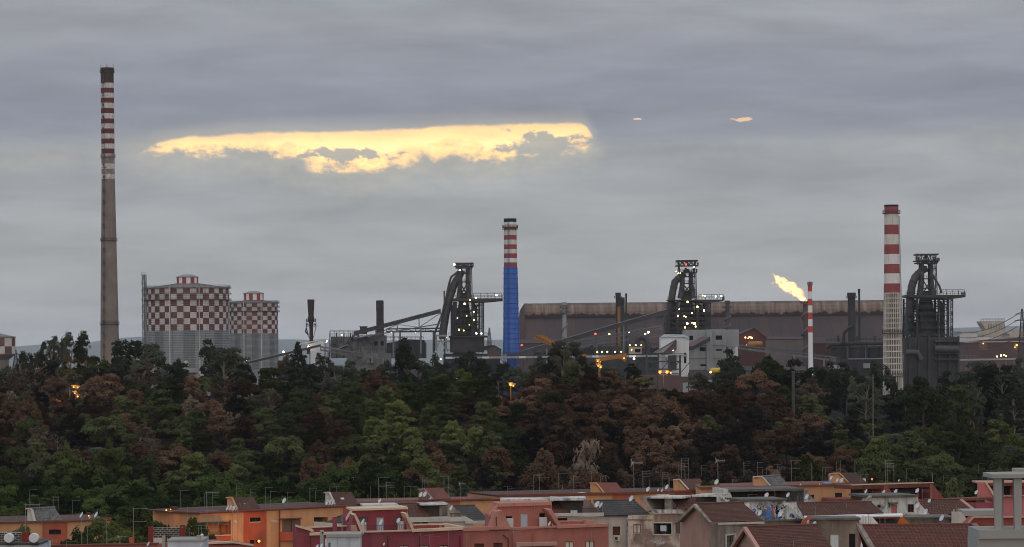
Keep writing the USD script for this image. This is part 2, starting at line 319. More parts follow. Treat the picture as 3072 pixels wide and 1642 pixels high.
def foliage(name, c1, c2, c3, trans=0.25):
    """leaf tufts: tone differs from tuft to tuft and from tree to tree"""
    N = {'g': ('geometry', {}), 'o': ('object_info', {}),
         'r': ('rgb_ramp', {'ramp': [(0.0, c1), (0.5, c2), (1.0, c3)]}),
         'n': ('noise_texture', {'scale': 0.28, 'detail': 2.0}),
         'a': ('math', {'math_type': 'multiply_add', 'value2': 0.35, 'value3': -0.17}),
         'b': ('math', {'math_type': 'multiply_add', 'value2': 0.55, 'value3': -0.27}),
         's': ('math', {'math_type': 'add'}), 's2': ('math', {'math_type': 'add'}), 't': ('math', {'math_type': 'multiply_add', 'value2': 0.9, 'value3': 0.05}),
         'hv': ('map_range', {'from_min': 0.0, 'from_max': 1.0, 'to_min': 0.65, 'to_max': 1.35, 'clamp': True}),
         'vm': ('vector_math', {'math_type': 'scale'}),
         'd': ('diffuse_bsdf', {}), 'tr': ('translucent_bsdf', {}), 'm': ('mix_closure', {'fac': trans})}
    L = [('g.position', 'n.vector'), ('n.fac', 't.value1'), ('g.random_per_island', 'a.value1'), ('o.random', 'b.value1'), ('a.value', 's.value1'), ('b.value', 's.value2'),
         ('s.value', 's2.value1'), ('t.value', 's2.value2'), ('s2.value', 'r.fac'), ('o.random', 'hv.value'), ('r.color', 'vm.vector1'), ('hv.result', 'vm.scale'),
         ('vm.vector', 'd.color'), ('vm.vector', 'tr.color'), ('d.BSDF', 'm.closure1'), ('tr.BSDF', 'm.closure2')]
    MATS[name] = usdkit.material(stage, '/World/Looks/' + name, N, L, surface='m.closure')

# industry
paint('soot_steel', (0.040, 0.040, 0.042), 0.35, 0.15, 0.7, col2=(0.075, 0.066, 0.058), mixs=0.6)
paint('dark_steel', (0.055, 0.055, 0.058), 0.3, 0.2, 0.65, col2=(0.10, 0.085, 0.07), mixs=0.62)
paint('grey_steel', (0.15, 0.155, 0.16), 0.25, 0.2, 0.6, col2=(0.10, 0.085, 0.07), mixs=0.62)
paint('pipe_steel', (0.065, 0.063, 0.062), 0.25, 0.15, 0.6, col2=(0.10, 0.08, 0.065), mixs=0.58)
paint('rust', (0.14, 0.075, 0.045), 0.3, 0.3, 0.85)
paint('concrete_stack', (0.235, 0.185, 0.150), 0.16, 0.12, 0.85, col2=(0.17, 0.14, 0.12), mixs=0.55, streak=0.35, streakcol=(0.10, 0.085, 0.075), zs=0.04)
paint('stack_soot', (0.045, 0.032, 0.028), 0.3, 0.4, 0.85, col2=(0.10, 0.035, 0.028), mixs=0.55)
paint('stack_red_worn', (0.125, 0.032, 0.026), 0.2, 0.3, 0.8, streak=0.35, streakcol=(0.06, 0.028, 0.022), zs=0.08)
paint('stack_white_worn', (0.62, 0.56, 0.54), 0.12, 0.5, 0.8, col2=(0.30, 0.23, 0.20), mixs=0.60, sharp=0.05, streak=0.7, streakcol=(0.16, 0.11, 0.09), zs=0.08)
paint('stack_faded', (0.22, 0.17, 0.15), 0.15, 0.5, 0.85, col2=(0.50, 0.44, 0.41), mixs=0.60, sharp=0.05, zs=0.08)
paint('red_paint', (0.30, 0.066, 0.060), 0.14, 0.4, 0.6, streak=0.22, streakcol=(0.18, 0.05, 0.04), zs=0.06)
paint('white_paint', (0.74, 0.70, 0.68), 0.08, 0.5, 0.6, streak=0.4, streakcol=(0.36, 0.30, 0.25), zs=0.06)
paint('bright_red', (0.55, 0.07, 0.045), 0.08, 0.4, 0.5)
paint('bright_white', (0.80, 0.79, 0.78), 0.05, 0.5, 0.5)
paint('cream_white', (0.66, 0.61, 0.54), 0.10, 0.4, 0.7, streak=0.5, streakcol=(0.30, 0.24, 0.19), zs=0.06)
paint('blue_sheet', (0.048, 0.138, 0.50), 0.12, 0.25, 0.6, streak=0.35, streakcol=(0.04, 0.09, 0.28), zs=0.06, col2=(0.075, 0.16, 0.46), mixs=0.55)
paint('blue_dark', (0.03, 0.085, 0.34), 0.12, 0.3, 0.6)
paint('holder_red', (0.150, 0.060, 0.052), 0.30, 0.12, 0.75, col2=(0.20, 0.10, 0.085), mixs=0.58, streak=0.35, streakcol=(0.10, 0.04, 0.035), zs=0.2)
paint('holder_white', (0.58, 0.54, 0.52), 0.14, 0.12, 0.7, col2=(0.40, 0.34, 0.31), mixs=0.60, streak=0.45, streakcol=(0.30, 0.22, 0.19), zs=0.15)
paint('holder_grey', (0.215, 0.225, 0.235), 0.14, 0.2, 0.6, streak=0.3, streakcol=(0.12, 0.12, 0.125), zs=0.1)
paint('holder_grey_light', (0.30, 0.31, 0.315), 0.12, 0.2, 0.6)
paint('holder_roof', (0.19, 0.165, 0.145), 0.15, 0.15, 0.85)
paint('shed_wall', (0.042, 0.033, 0.032), 0.22, 0.05, 0.85, col2=(0.062, 0.036, 0.032), mixs=0.5)
paint('shed_wall_worn', (0.050, 0.037, 0.035), 0.22, 0.05, 0.85, col2=(0.072, 0.040, 0.034), mixs=0.45)
paint('shed_red', (0.075, 0.035, 0.033), 0.2, 0.05, 0.85)
paint('shed_light', (0.100, 0.076, 0.070), 0.14, 0.08, 0.85, streak=0.25, streakcol=(0.08, 0.06, 0.055), zs=0.06)
paint('bunker_grey', (0.29, 0.295, 0.30), 0.12, 0.1, 0.8, streak=0.4, streakcol=(0.17, 0.165, 0.16), zs=0.06)
paint('bunker_dirty', (0.20, 0.20, 0.20), 0.25, 0.12, 0.85, col2=(0.07, 0.07, 0.07), mixs=0.52, streak=0.5, streakcol=(0.06, 0.06, 0.06), zs=0.08)
paint('tower_white', (0.66, 0.66, 0.67), 0.07, 0.15, 0.6, streak=0.25, streakcol=(0.40, 0.38, 0.36), zs=0.05)
paint('void', (0.012, 0.012, 0.013), 0.2, 0.5, 0.9)
paint('orange_machine', (0.36, 0.150, 0.035), 0.15, 0.3, 0.6, streak=0.3, streakcol=(0.20, 0.08, 0.02), zs=0.2)
paint('yellow_machine', (0.60, 0.40, 0.05), 0.1, 0.3, 0.6)
paint('works_brown', (0.115, 0.072, 0.066), 0.15, 0.08, 0.85)
paint('works_cream', (0.48, 0.42, 0.36), 0.15, 0.12, 0.85, streak=0.45, streakcol=(0.24, 0.18, 0.14), zs=0.1)
paint('wire', (0.05, 0.05, 0.055), 0.1, 1.0, 0.6)
paint('tan_silo', (0.42, 0.38, 0.30), 0.1, 0.2, 0.8)
for nm, col, st in (('lamp_white', (1.0, 0.93, 0.82), 9.0), ('lamp_yellow', (1.0, 0.74, 0.22), 6.0), ('lamp_orange', (1.0, 0.36, 0.08), 14.0), ('lamp_red', (1.0, 0.05, 0.03), 6.0), ('lamp_street', (1.0, 0.34, 0.05), 3.2), ('lamp_amber', (1.0, 0.55, 0.10), 3.0)):
    glow(nm, col, st)
# land
paint('soil', (0.034, 0.029, 0.026), 0.35, 0.12, 0.95, col2=(0.016, 0.014, 0.014), mixs=0.5, spec=0.0)
paint('hill_far', (0.085, 0.10, 0.085), 0.2, 0.002, 0.95)
paint('bark', (0.055, 0.042, 0.034), 0.3, 1.2, 0.9)
paint('bark_pale', (0.20, 0.165, 0.13), 0.3, 1.2, 0.9)
paint('bark_burnt', (0.016, 0.014, 0.014), 0.3, 1.2, 0.9)
foliage('leaf_pine', (0.026, 0.032, 0.014), (0.064, 0.073, 0.030), (0.122, 0.130, 0.054))
foliage('leaf_bright', (0.038, 0.046, 0.015), (0.090, 0.104, 0.034), (0.155, 0.165, 0.058))
foliage('leaf_scorched', (0.046, 0.029, 0.019), (0.110, 0.066, 0.042), (0.200, 0.128, 0.082))
foliage('leaf_burnt', (0.016, 0.014, 0.013), (0.031, 0.025, 0.021), (0.064, 0.045, 0.034))
foliage('leaf_gum', (0.026, 0.031, 0.021), (0.060, 0.068, 0.047), (0.112, 0.122, 0.084))
foliage('leaf_olive', (0.050, 0.062, 0.042), (0.080, 0.096, 0.066), (0.115, 0.130, 0.090))
foliage('leaf_dry', (0.085, 0.064, 0.046), (0.150, 0.115, 0.084), (0.25, 0.195, 0.145))
foliage('leaf_stone_pine', (0.017, 0.026, 0.009), (0.048, 0.070, 0.022), (0.100, 0.136, 0.044))

# ------------------------------------------------------------------ land
def sstep(a, b, x):
    t = np.clip((np.asarray(x, float) - a) / (b - a), 0, 1); return t * t * (3 - 2 * t)

def ground(x, y):
    x, y = np.asarray(x, float), np.asarray(y, float)
    hc = 20.0 - 6.0 * sstep(25, 75, x) + 1.2 * np.sin(x / 23.0)
    up = sstep(530, 725, y) * 0.75 + 0.25 * np.clip((y - 530) / 195, 0, 1)
    dn = sstep(820, 1050, y)
    z = -1.0 + (hc + 1.0) * up * (1 - dn) + 8.0 * dn
    n = meshkit.fbm(np.stack([x / 16, y / 16, 0 * x], -1), 3, 5) - 0.5
    return z + n * 2.2 * sstep(515, 560, y) * (1 - sstep(1000, 1200, y))

ys = np.concatenate([np.linspace(-400, 500, 10), np.arange(510, 1060, 6.0), np.linspace(1080, 2600, 16), np.geomspace(2800, 31000, 16)])
ts = np.linspace(-1, 1, 121)
gx = np.array([[t * (330 + 0.30 * abs(y)) for t in ts] for y in ys]); gy = np.repeat(ys[:, None], len(ts), 1)
gv = np.stack([gx, gy, ground(gx, gy)], -1).reshape(-1, 3); nt = len(ts)
gf = [(i * nt + j, i * nt + j + 1, (i + 1) * nt + j + 1, (i + 1) * nt + j) for i in range(len(ys) - 1) for j in range(nt - 1)]
mb = MB(); mb.add(gv, np.vstack([np.array(gf)[:, [0, 1, 2]], np.array(gf)[:, [0, 2, 3]]]))
solo('ground', mb, 'soil', kind='structure', smooth=True)

mb = MB(); pu, pv = np.meshgrid(np.linspace(2478, 2650, 26), np.linspace(0, 1, 4)); q = []
for uu, tt in zip(pu.ravel(), pv.ravel()):
    yy = 688 + 5.5 * tt + 2.0 * math.sin(uu / 30); xx = (uu - U0) / F * yy; q.append((xx, yy, float(ground(xx, yy)) + .22))
mb.add(q, [t for i in range(3) for j in range(25) for t in ((i * 26 + j, i * 26 + j + 1, (i + 1) * 26 + j + 1), (i * 26 + j, (i + 1) * 26 + j + 1, (i + 1) * 26 + j))])
paint('pale_dirt', (0.26, 0.20, 0.16), 0.2, 0.3, 0.95, col2=(0.12, 0.09, 0.07), mixs=0.5); solo('path', mb, 'pale_dirt', kind='structure', smooth=True)

def ridge(Y, prof, z0, depth, seed):
    us = np.linspace(-3500, 6500, 200); vs = np.interp(us, [p[0] for p in prof], [p[1] for p in prof])
    top = np.array([P(u, v, Y) for u, v in zip(us, vs)])
    top[:, 2] += (meshkit.fbm(np.stack([us / 130, 0 * us, 0 * us + seed], -1), 4, seed) - 0.5) * 26
    rows = [np.c_[top[:, 0], top[:, 1] - depth, np.full(len(us), z0)], np.c_[top[:, 0], top[:, 1] - depth * .4, z0 + (top[:, 2] - z0) * .7], top, np.c_[top[:, 0], top[:, 1] + depth, np.full(len(us), z0)]]
    n = len(us); f = []
    for i in range(3):
        for j in range(n - 1): f += [(i * n + j, i * n + j + 1, (i + 1) * n + j + 1), (i * n + j, (i + 1) * n + j + 1, (i + 1) * n + j)]
    return np.vstack(rows), f
mb = MB()
mb.add(*ridge(26000, [(-3500, 1050), (0, 1046), (110, 1036), (250, 1026), (400, 1012), (480, 1013), (700, 1020), (1200, 1020), (1500, 1020), (2000, 1008), (2400, 996), (2880, 982), (3072, 976), (3500, 984), (6500, 1010)], 7.0, 3000, 3))
solo('hills', mb, 'hill_far', kind='structure', smooth=True)

# ------------------------------------------------------------------ trees
class Species:
    """a kind of tree at its full height; crown from leaf tufts on lobes, trunk with limbs"""
    n = 0
    def __init__(s, name, build, count):
        s.name, s.protos = name, []
        for k in range(count):
            s.protos.append(build(name, 1000 * (1 + Species.n) + k)); Species.n += 1

def rand_dirs(rng, n):
    d = rng.normal(size=(n, 3)); return d / np.linalg.norm(d, axis=1, keepdims=True)

def tufts(mb, rng, c, rad, n, size, up=0.35, flat=1.0, droop=0.0):
    """n leaf tufts (little ragged five-sided cups) on the upper skin of the lobe c, rad"""
    d = rand_dirs(rng, n); d[:, 2] = np.where(d[:, 2] < -0.35, -d[:, 2], d[:, 2]); d[:, 2] *= flat
    e = (np.array([1.3, 1.3, 0.66]) if rng.random() < .5 else np.array([0.8, 0.8, 1.25])) * rng.uniform(0.75, 1.3, 3)
    p = c + d * rad * e * (0.55 + 0.62 * rng.random((n, 1)) ** 0.7)
    p[:, 2] -= droop * rng.random(n) * rad
    nn = d + rand_dirs(rng, n) * 0.48 + np.array([0, 0, up * .6]); nn /= np.linalg.norm(nn, axis=1, keepdims=True)
    a = d + rand_dirs(rng, n) * 0.6 + np.array([0, 0, 0.35]); a -= nn * (a * nn).sum(1, keepdims=True); a /= np.linalg.norm(a, axis=1, keepdims=True); b = np.cross(nn, a)
    sz = size * rng.uniform(0.55, 1.35, n)
    th = np.arange(5) * 2 * np.pi / 5
    rr = sz[:, None] * rng.uniform(0.5, 1.25, (n, 5))
    ring = p[:, None] + rr[..., None] * (1.45 * np.cos(th)[None, :, None] * a[:, None] + 0.62 * np.sin(th)[None, :, None] * b[:, None]) - nn[:, None] * (sz * 0.22)[:, None, None]
    v = np.concatenate([(p + nn * (sz * 0.2)[:, None])[:, None], ring], 1).reshape(-1, 3)
    base = np.arange(n)[:, None, None] * 6
    f = (base + np.array([(0, 1 + i, 1 + (i + 1) % 5) for i in range(5)])[None]).reshape(-1, 3)
    mb.add(v, f)

def tree_proto(name, seed, H, lobes, leaf, bark, size, dens, trunk_r, trunk_top, flat=0.9, droop=0.0, base=0.0, limb_r=0.35):
    prim = stage.CreateClassPrim(f'/World/{name}_kind_{seed}')
    rng = np.random.default_rng(seed)
    tr = MB(); bend = rng.normal(0, 0.03 * H, (4, 2)); bend[0] = 0
    zt = np.linspace(-0.8, trunk_top, 4)
    pts = np.c_[bend, zt]; tr.tube(pts, np.linspace(trunk_r, trunk_r * 0.45, 4), 6)
    cr = MB()
    for (c, r) in lobes:
        c = np.array(c, float)
        k = np.clip((c[2] * 0.75) / max(trunk_top, 0.1), 0.15, 1.0)
        q = np.array([np.interp(k * 3, range(4), pts[:, i]) for i in range(3)])
        tr.tube([q, (q + c) / 2 + rng.normal(0, 0.1 * r, 3), c], [trunk_r * limb_r, trunk_r * limb_r * .7, trunk_r * 0.12], 4, caps=False)
        tufts(cr, rng, c, r, int(dens * r * r), size, flat=flat, droop=droop)
    for nm, m, mt in (('trunk', tr, bark), ('crown', cr, leaf)):
        usdkit.mesh(stage, f'{prim.GetPath()}/{nm}', (np.vstack(m.v), np.vstack(m.f)), M(mt))
    return prim.GetPath(), H

def pine(leaf, bark='bark', dens=62, H=8.0, spread=1.0):
    def b(name, seed):
        r = np.random.default_rng(seed); L = []
        n = 22
        lean = r.normal(0, 0.5, 2)
        for i in range(n):
            t = (i + 0.5) / n; z = H * (0.26 + 0.68 * t)
            env = spread * H * 0.36 * (1 - 0.80 * max(0, (t - 0.25) / 0.75)) * r.uniform(0.55, 1.1)
            a = i * 2.4 + r.normal(0, 0.5)
            L.append(((env * math.cos(a) + lean[0] * t, env * math.sin(a) + lean[1] * t, z + r.normal(0, 0.25)), H * r.uniform(0.085, 0.145) * (1.1 - 0.35 * t)))
        return tree_proto(name, seed, H, L, leaf, bark, 0.27, dens * 1.8, 0.17, H * 0.85)
    return b

def round_pine(leaf, bark='bark', dens=62, H=8.0):
    def b(name, seed):
        r = np.random.default_rng(seed); L = []
        for i in range(24):
            d = rand_dirs(r, 1)[0]; d[2] = abs(d[2]) if r.random() < 0.75 else d[2]
            c = np.array([0, 0, H * 0.60]) + d * np.array([0.36, 0.36, 0.30]) * H * r.uniform(0.65, 1.05)
            L.append((tuple(c), H * r.uniform(0.09, 0.15)))
        return tree_proto(name, seed, H, L, leaf, bark, 0.27, dens * 1.8, 0.18, H * 0.7)
    return b

def gum(leaf, bark='bark_pale', H=15.0, dens=30, wide=0.34):
    def b(name, seed):
        r = np.random.default_rng(seed); L = []
        for k in range(r.integers(3, 5)):                         # a few tall leaders, each with its own plume
            a = r.uniform(0, 6.28); off = H * wide * 0.55 * r.uniform(0.3, 1.0); top = H * r.uniform(0.78, 1.0)
            for i in range(9):
                t = i / 8; z = H * 0.30 + (top - H * 0.30) * t - H * 0.05
                w = H * wide * 0.5 * math.sin(math.pi * min(1, 0.25 + 0.75 * t) * 0.95 + 0.05) + 0.3
                q = r.uniform(0, 6.28)
                L.append(((off * math.cos(a) * (0.4 + 0.6 * t) + w * math.cos(q) * 0.8, off * math.sin(a) * (0.4 + 0.6 * t) + w * math.sin(q) * 0.8, z + r.normal(0, 0.4)), H * r.uniform(0.055, 0.10)))
        return tree_proto(name, seed, H, L, leaf, bark, 0.33, dens * 2.0, 0.26, H * 0.8, flat=1.0, droop=0.5)
    return b

def stone_pine(leaf, H=9.0):
    def b(name, seed):
        r = np.random.default_rng(seed); L = []
        for i in range(34):
            a, q = r.uniform(0, 6.28), math.sqrt(r.random())
            rad = H * 0.46 * q
            L.append(((rad * math.cos(a), rad * math.sin(a), H * (0.90 - 0.30 * q * q) - H * 0.08 * r.random()), H * r.uniform(0.07, 0.105)))
        for i in range(10):
            a = r.uniform(0, 6.28)
            L.append(((H * .42 * math.cos(a), H * .42 * math.sin(a), H * r.uniform(0.38, 0.56)), H * 0.09))
        return tree_proto(name, seed, H, L, leaf, 'bark', 0.23, 140, 0.24, H * 0.72, flat=0.8, limb_r=0.3)
    return b

def bush(leaf, H=4.0, dens=60, bark='bark'):
    def b(name, seed):
        r = np.random.default_rng(seed); L = []
        for i in range(15):
            a, q = r.uniform(0, 6.28), math.sqrt(r.random())
            L.append(((H * .5 * q * math.cos(a), H * .5 * q * math.sin(a), H * (0.72 - 0.42 * q * q) * r.uniform(0.75, 1.1)), H * r.uniform(0.14, 0.22)))
        return tree_proto(name, seed, H, L, leaf, bark, 0.21, dens * 1.8, 0.10, H * 0.5)
    return b

def cone_tree(leaf, H=11.0):
    def b(name, seed):
        r = np.random.default_rng(seed); L = []
        for i in range(44):
            t = (i + .5) / 44; a = i * 2.4
            env = H * 0.23 * (1 - t) ** 0.8 * r.uniform(0.6, 1.1)
            L.append(((env * math.cos(a), env * math.sin(a), H * (0.10 + 0.85 * t)), H * 0.075 * (1.15 - 0.75 * t)))
        return tree_proto(name, seed, H, L, leaf, 'bark', 0.26, 110, 0.2, H * 0.9)
    return b

def bare_tree(leaf, bark, H=7.0, dens=14):
    def b(name, seed):
        r = np.random.default_rng(seed); L = []
        for i in range(16):
            a = r.uniform(0, 6.28); t = r.random()
            env = H * 0.28 * (1 - 0.6 * t)
            L.append(((env * math.cos(a), env * math.sin(a), H * (0.42 + 0.52 * t)), H * r.uniform(0.08, 0.12)))
        return tree_proto(name, seed, H, L, leaf, bark, 0.24, dens * 2, 0.12, H * 0.8)
    return b

SP = {
    'pine': Species('pine_tree', pine('leaf_pine'), 4), 'brightpine': Species('pine_tree', pine('leaf_bright'), 3), 'roundpine': Species('pine_tree', round_pine('leaf_pine'), 3),
    'scorched': Species('scorched_pine', pine('leaf_scorched', 'bark_burnt', 56), 3), 'scorchedround': Species('scorched_pine', round_pine('leaf_scorched', 'bark_burnt', 54), 2),
    'burnt': Species('burnt_pine', pine('leaf_burnt', 'bark_burnt', 40), 3),
    'gum': Species('eucalyptus_tree', gum('leaf_gum'), 5), 'widegum': Species('eucalyptus_tree', gum('leaf_gum', wide=0.50, dens=32), 3),
    'drygum': Species('eucalyptus_tree', gum('leaf_dry', H=10.0, wide=0.4, dens=34), 2),
    'olive': Species('olive_tree', bush('leaf_olive', 5.0), 3), 'stone': Species('stone_pine', stone_pine('leaf_stone_pine'), 4),
    'cone': Species('cypress_tree', cone_tree('leaf_gum'), 1), 'dead': Species('dead_tree', bare_tree('leaf_dry', 'bark_pale'), 2), 'bush': Species('shrub', bush('leaf_pine', 4.0), 2), 'brightbush': Species('shrub', bush('leaf_bright', 4.5), 2),
}
WORDS = {'pine': ('green pine', 'pine tree'), 'brightpine': ('yellow-green pine', 'pine tree'), 'roundpine': ('round green pine', 'pine tree'), 'scorched': ('rust-brown pine', 'scorched pine'),
         'scorchedround': ('bushy brown pine', 'scorched pine'), 'burnt': ('blackened pine', 'burnt pine'), 'gum': ('tall eucalyptus', 'eucalyptus'), 'widegum': ('broad eucalyptus', 'eucalyptus'),
         'drygum': ('tan dry eucalyptus', 'eucalyptus'), 'olive': ('grey-green olive', 'olive tree'), 'stone': ('puffy stone pine', 'stone pine'), 'cone': ('conical cypress', 'cypress'),
         'dead': ('pale dead tree', 'dead tree'), 'bush': ('low green shrub', 'shrub'), 'brightbush': ('feathery shrub', 'shrub')}
MARKS = [(0, 'far left edge'), (130, 'far-left hills'), (330, 'tall striped chimney'), (440, 'gasholder stair tower'), (565, 'big chequered gasholder'), (760, 'small chequered gasholder'),
         (850, 'small gasholder rim'), (936, 'flared dark stack'), (1040, 'sooty ore house'), (1142, 'square dark stack'), (1260, 'rising left conveyor'), (1390, 'left blast furnace'), (1470, 'lattice mast'), (1535, 'blue chimney'),
         (1630, 'orange boom'), (1693, 'pale slim stack'), (1770, 'middle conveyor'), (1860, 'ochre-streaked stack'), (1940, 'twin orange lamps'), (2030, 'white conveyor tower'), (2150, 'grey concrete bunker'), (2250, 'orange-lit vessel'), (2340, 'brown shed wall'),
         (2432, 'thin flare stack'), (2560, 'black stoves'), (2680, 'gridded chimney'), (2785, 'right blast furnace'), (2890, 'right furnace cantilever'), (2980, 'far brown works'), (3072, 'far right edge')]
rng = random.Random(11)
trees = []                                                        # (kind, x, y, height)
def hero(u, vtop, kind, Y, k=None):
    p = P(u, vtop, Y); g = float(ground(p[0], Y)); trees.append((kind, p[0], Y, max(2.0, p[2] - g)))

H1 = [(22, 1092, 'gum', 770), (62, 1062, 'gum', 740), (108, 1048, 'widegum', 735), (150, 1020, 'gum', 742), (208, 1008, 'gum', 730), (255, 1005, 'gum', 733), (286, 1078, 'roundpine', 760), (345, 1072, 'widegum', 750), (395, 1008, 'gum', 752), (432, 1028, 'widegum', 740), (428, 1096, 'drygum', 712),
      (498, 1068, 'widegum', 760), (530, 1085, 'pine', 775), (633, 1012, 'gum', 750), (672, 1030, 'gum', 742), (702, 1058, 'widegum', 748), (600, 1128, 'roundpine', 735), (852, 1062, 'drygum', 765), (815, 1100, 'pine', 758), (893, 1022, 'cone', 760), (925, 1090, 'widegum', 772), (968, 1068, 'gum', 765),
      (1010, 1072, 'widegum', 757), (1048, 1080, 'gum', 780), (1095, 1110, 'pine', 770), (1140, 1105, 'scorched', 748), (1165, 1075, 'gum', 785), (1222, 1024, 'gum', 762), (1252, 1050, 'widegum', 768), (1312, 1082, 'gum', 775), (1345, 1090, 'widegum', 760), (1408, 1044, 'gum', 778), (1438, 1075, 'widegum', 770),
      (1492, 1088, 'widegum', 790), (1560, 1100, 'widegum', 775), (1600, 1068, 'gum', 765), (1648, 1052, 'widegum', 758), (1700, 1014, 'gum', 800), (1690, 1050, 'widegum', 755), (1748, 1062, 'gum', 762), (1800, 1085, 'widegum', 770), (1850, 1100, 'widegum', 775), (1900, 1088, 'gum', 770), (1925, 1130, 'roundpine', 752), (2092, 1112, 'gum', 770),
      (2195, 1042, 'gum', 790), (2190, 1085, 'widegum', 765), (2155, 1120, 'widegum', 760), (2300, 1078, 'roundpine', 755), (2262, 1112, 'scorchedround', 742), (2335, 1100, 'roundpine', 765), (2425, 1078, 'widegum', 745), (2462, 1085, 'gum', 752), (2440, 1130, 'drygum', 712), (2535, 1080, 'gum', 748), (2570, 1092, 'widegum', 740), (2635, 1092, 'gum', 745),
      (2600, 1120, 'widegum', 730), (2690, 1150, 'gum', 735), (2720, 1145, 'gum', 728), (2765, 1128, 'pine', 705), (2830, 1108, 'gum', 740), (2870, 1120, 'widegum', 730), (2905, 1110, 'gum', 745), (2955, 1070, 'gum', 760), (2998, 1082, 'gum', 745), (3050, 1064, 'gum', 750), (3080, 1075, 'widegum', 735), (2800, 1140, 'widegum', 722), (3040, 1172, 'gum', 706), (2860, 1150, 'pine', 712), (2925, 1140, 'gum', 716)]
for u, v, k, Y in H1: hero(u, v, k, Y)
# slope: probability of each kind by region of the photograph
def kind_at(u, Y):
    d = (Y - 540) / 180
    if u > 2430 and Y > 668: return None                          # open burnt ground in the shade of the tall trees at right
    if u < 900:
        w = {'scorched': 4, 'scorchedround': 2.5, 'pine': 3, 'roundpine': 1.5, 'dead': 1.4, 'olive': 1.6, 'drygum': 0.8, 'burnt': 1.5} if d > 0.35 else {'pine': 3, 'brightpine': 1.8, 'roundpine': 2, 'scorched': 1.0, 'burnt': 0.8, 'olive': 0.5}
    elif u < 1560:
        w = {'brightpine': 4.0, 'pine': 3.5, 'roundpine': 1.0, 'scorched': 2.0, 'scorchedround': 1.2, 'burnt': 0.6} if d > 0.3 else {'pine': 2, 'scorched': 2.0, 'burnt': 3.0, 'scorchedround': 1.0, 'brightpine': 0.7}
    elif u < 2380:
        w = {'scorched': 4.5, 'scorchedround': 3, 'pine': 1.2, 'burnt': 1.2} if d > 0.55 else {'burnt': 5, 'scorched': 1.4, 'scorchedround': 0.6, 'dead': 0.2}
    else:
        w = {'pine': 2.5, 'roundpine': 2.5, 'olive': 3.2, 'brightpine': 0.8, 'bush': 1.5} if u > 2560 else {'burnt': 2.5, 'olive': 1.5, 'scorchedround': 1.4, 'pine': 1.0}
    x = (u - U0) / F * Y; q = [w[k] * math.exp(5.0 * (float(meshkit.noise(np.array([x / 26, Y / 26, 7.3 * n]), 3)) - .5)) for n, k in enumerate(w)]
    return rng.choices(list(w), q)[0]
HS = {'pine': (5.5, 10.2), 'brightpine': (5.2, 9.8), 'roundpine': (5.0, 9.0), 'scorched': (5.0, 10.0), 'scorchedround': (4.2, 8.2), 'burnt': (5.0, 9.0), 'dead': (5, 7.5), 'olive': (3.6, 5.6), 'drygum': (6.5, 9.0), 'bush': (3.2, 5)}
Y = 706.0
while Y > 556:
    half = 1680 / F * Y; x = -half + rng.uniform(0, 5)
    while x < half:
        xx, yy = x + rng.uniform(-1.5, 1.5), Y + rng.uniform(-4, 4); u = U0 + xx / yy * F
        k = kind_at(u, yy)
        hh = rng.uniform(*HS[k]) if k else 0
        if k and yy > 640 and (abs(u - 228) < 34 or abs(u - 1534) < 30): hh = min(hh, max(1.6, float(P(u, 1206, yy)[2] - ground(xx, yy))))
        if k and 1930 < u < 2150: hh = min(hh, max(3.0, float(P(u, 1172, yy)[2] - ground(xx, yy))))
        if k: trees.append((k, xx, yy, hh))
        x += rng.uniform(5.4, 8.2) * (0.8 if k in ('olive', 'bush') else 1.0)
    Y -= 11.0
# stone pines at the foot, left, and the shrubs and pines behind the right-hand roofs
for u in range(-30, 1010, 62):
    for v, YY in ((1424, 552), (1446, 538), (1478, 524)):
        if v < 1440 and 440 < u < 560: continue
        hero(u + rng.uniform(-22, 22), v + rng.uniform(-14, 10), 'stone', YY + rng.uniform(-4, 4))
for u, v in ((1040, 1385), (1100, 1378), (1150, 1395), (1010, 1420)): hero(u, v, 'stone', 545)
for u, v in ((230, 1340), (300, 1330), (265, 1390)): hero(u, v, 'brightpine', 575)
for u, v, k in ((1410, 1425, 'olive'), (1460, 1432, 'olive'), (1440, 1440, 'bush'), (1340, 1440, 'bush'), (1590, 1408, 'scorched'), (1640, 1385, 'scorched'), (1745, 1410, 'scorchedround'), (1800, 1412, 'scorchedround'), (1760, 1318, 'dead'), (1930, 1415, 'burnt'), (2020, 1390, 'scorched'), (2075, 1392, 'burnt'),
                (2440, 1375, 'brightpine'), (2400, 1415, 'olive'), (2520, 1400, 'bush'), (2620, 1365, 'pine'), (2680, 1385, 'roundpine'), (2720, 1400, 'pine'), (2790, 1398, 'roundpine'), (2850, 1405, 'bush'), (2890, 1418, 'roundpine'), (2950, 1400, 'bush'), (3000, 1380, 'olive'), (3040, 1400, 'bush'), (2560, 1430, 'bush'), (2300, 1430, 'burnt'), (2230, 1418, 'burnt'), (2160, 1424, 'burnt')):
    hero(u, v, k, rng.uniform(528, 550))

def heading(u, v):
    rows = ((1075, 'on the skyline under the'), (1120, 'on the crest below the'), (1200, 'just under the crest below the'), (1270, 'on the upper slope below the'), (1340, 'at mid slope below the'), (1400, 'low on the slope below the'), (9999, 'at the slope foot below the'))
    return next(w for t, w in rows if v < t) + ' ' + min(MARKS, key=lambda m: abs(m[0] - u))[1]
info = []
for kind, x, y, h in trees:
    z = float(ground(x, y)); u, v = project((x, y, z + h))
    if u < -90 or u > 3160: continue
    info.append([kind, x, y, z, h, u, v])
by = {}
for r in info: by.setdefault((r[0], heading(r[5], r[6])), []).append(r)
NTH_ = ['leftmost', 'second', 'third', 'fourth', 'fifth', 'sixth', 'seventh', 'eighth', 'ninth', 'tenth', 'eleventh', 'twelfth']
NUM_ = ['', '', 'two', 'three', 'four', 'five', 'six', 'seven', 'eight', 'nine', 'ten', 'eleven', 'twelve']
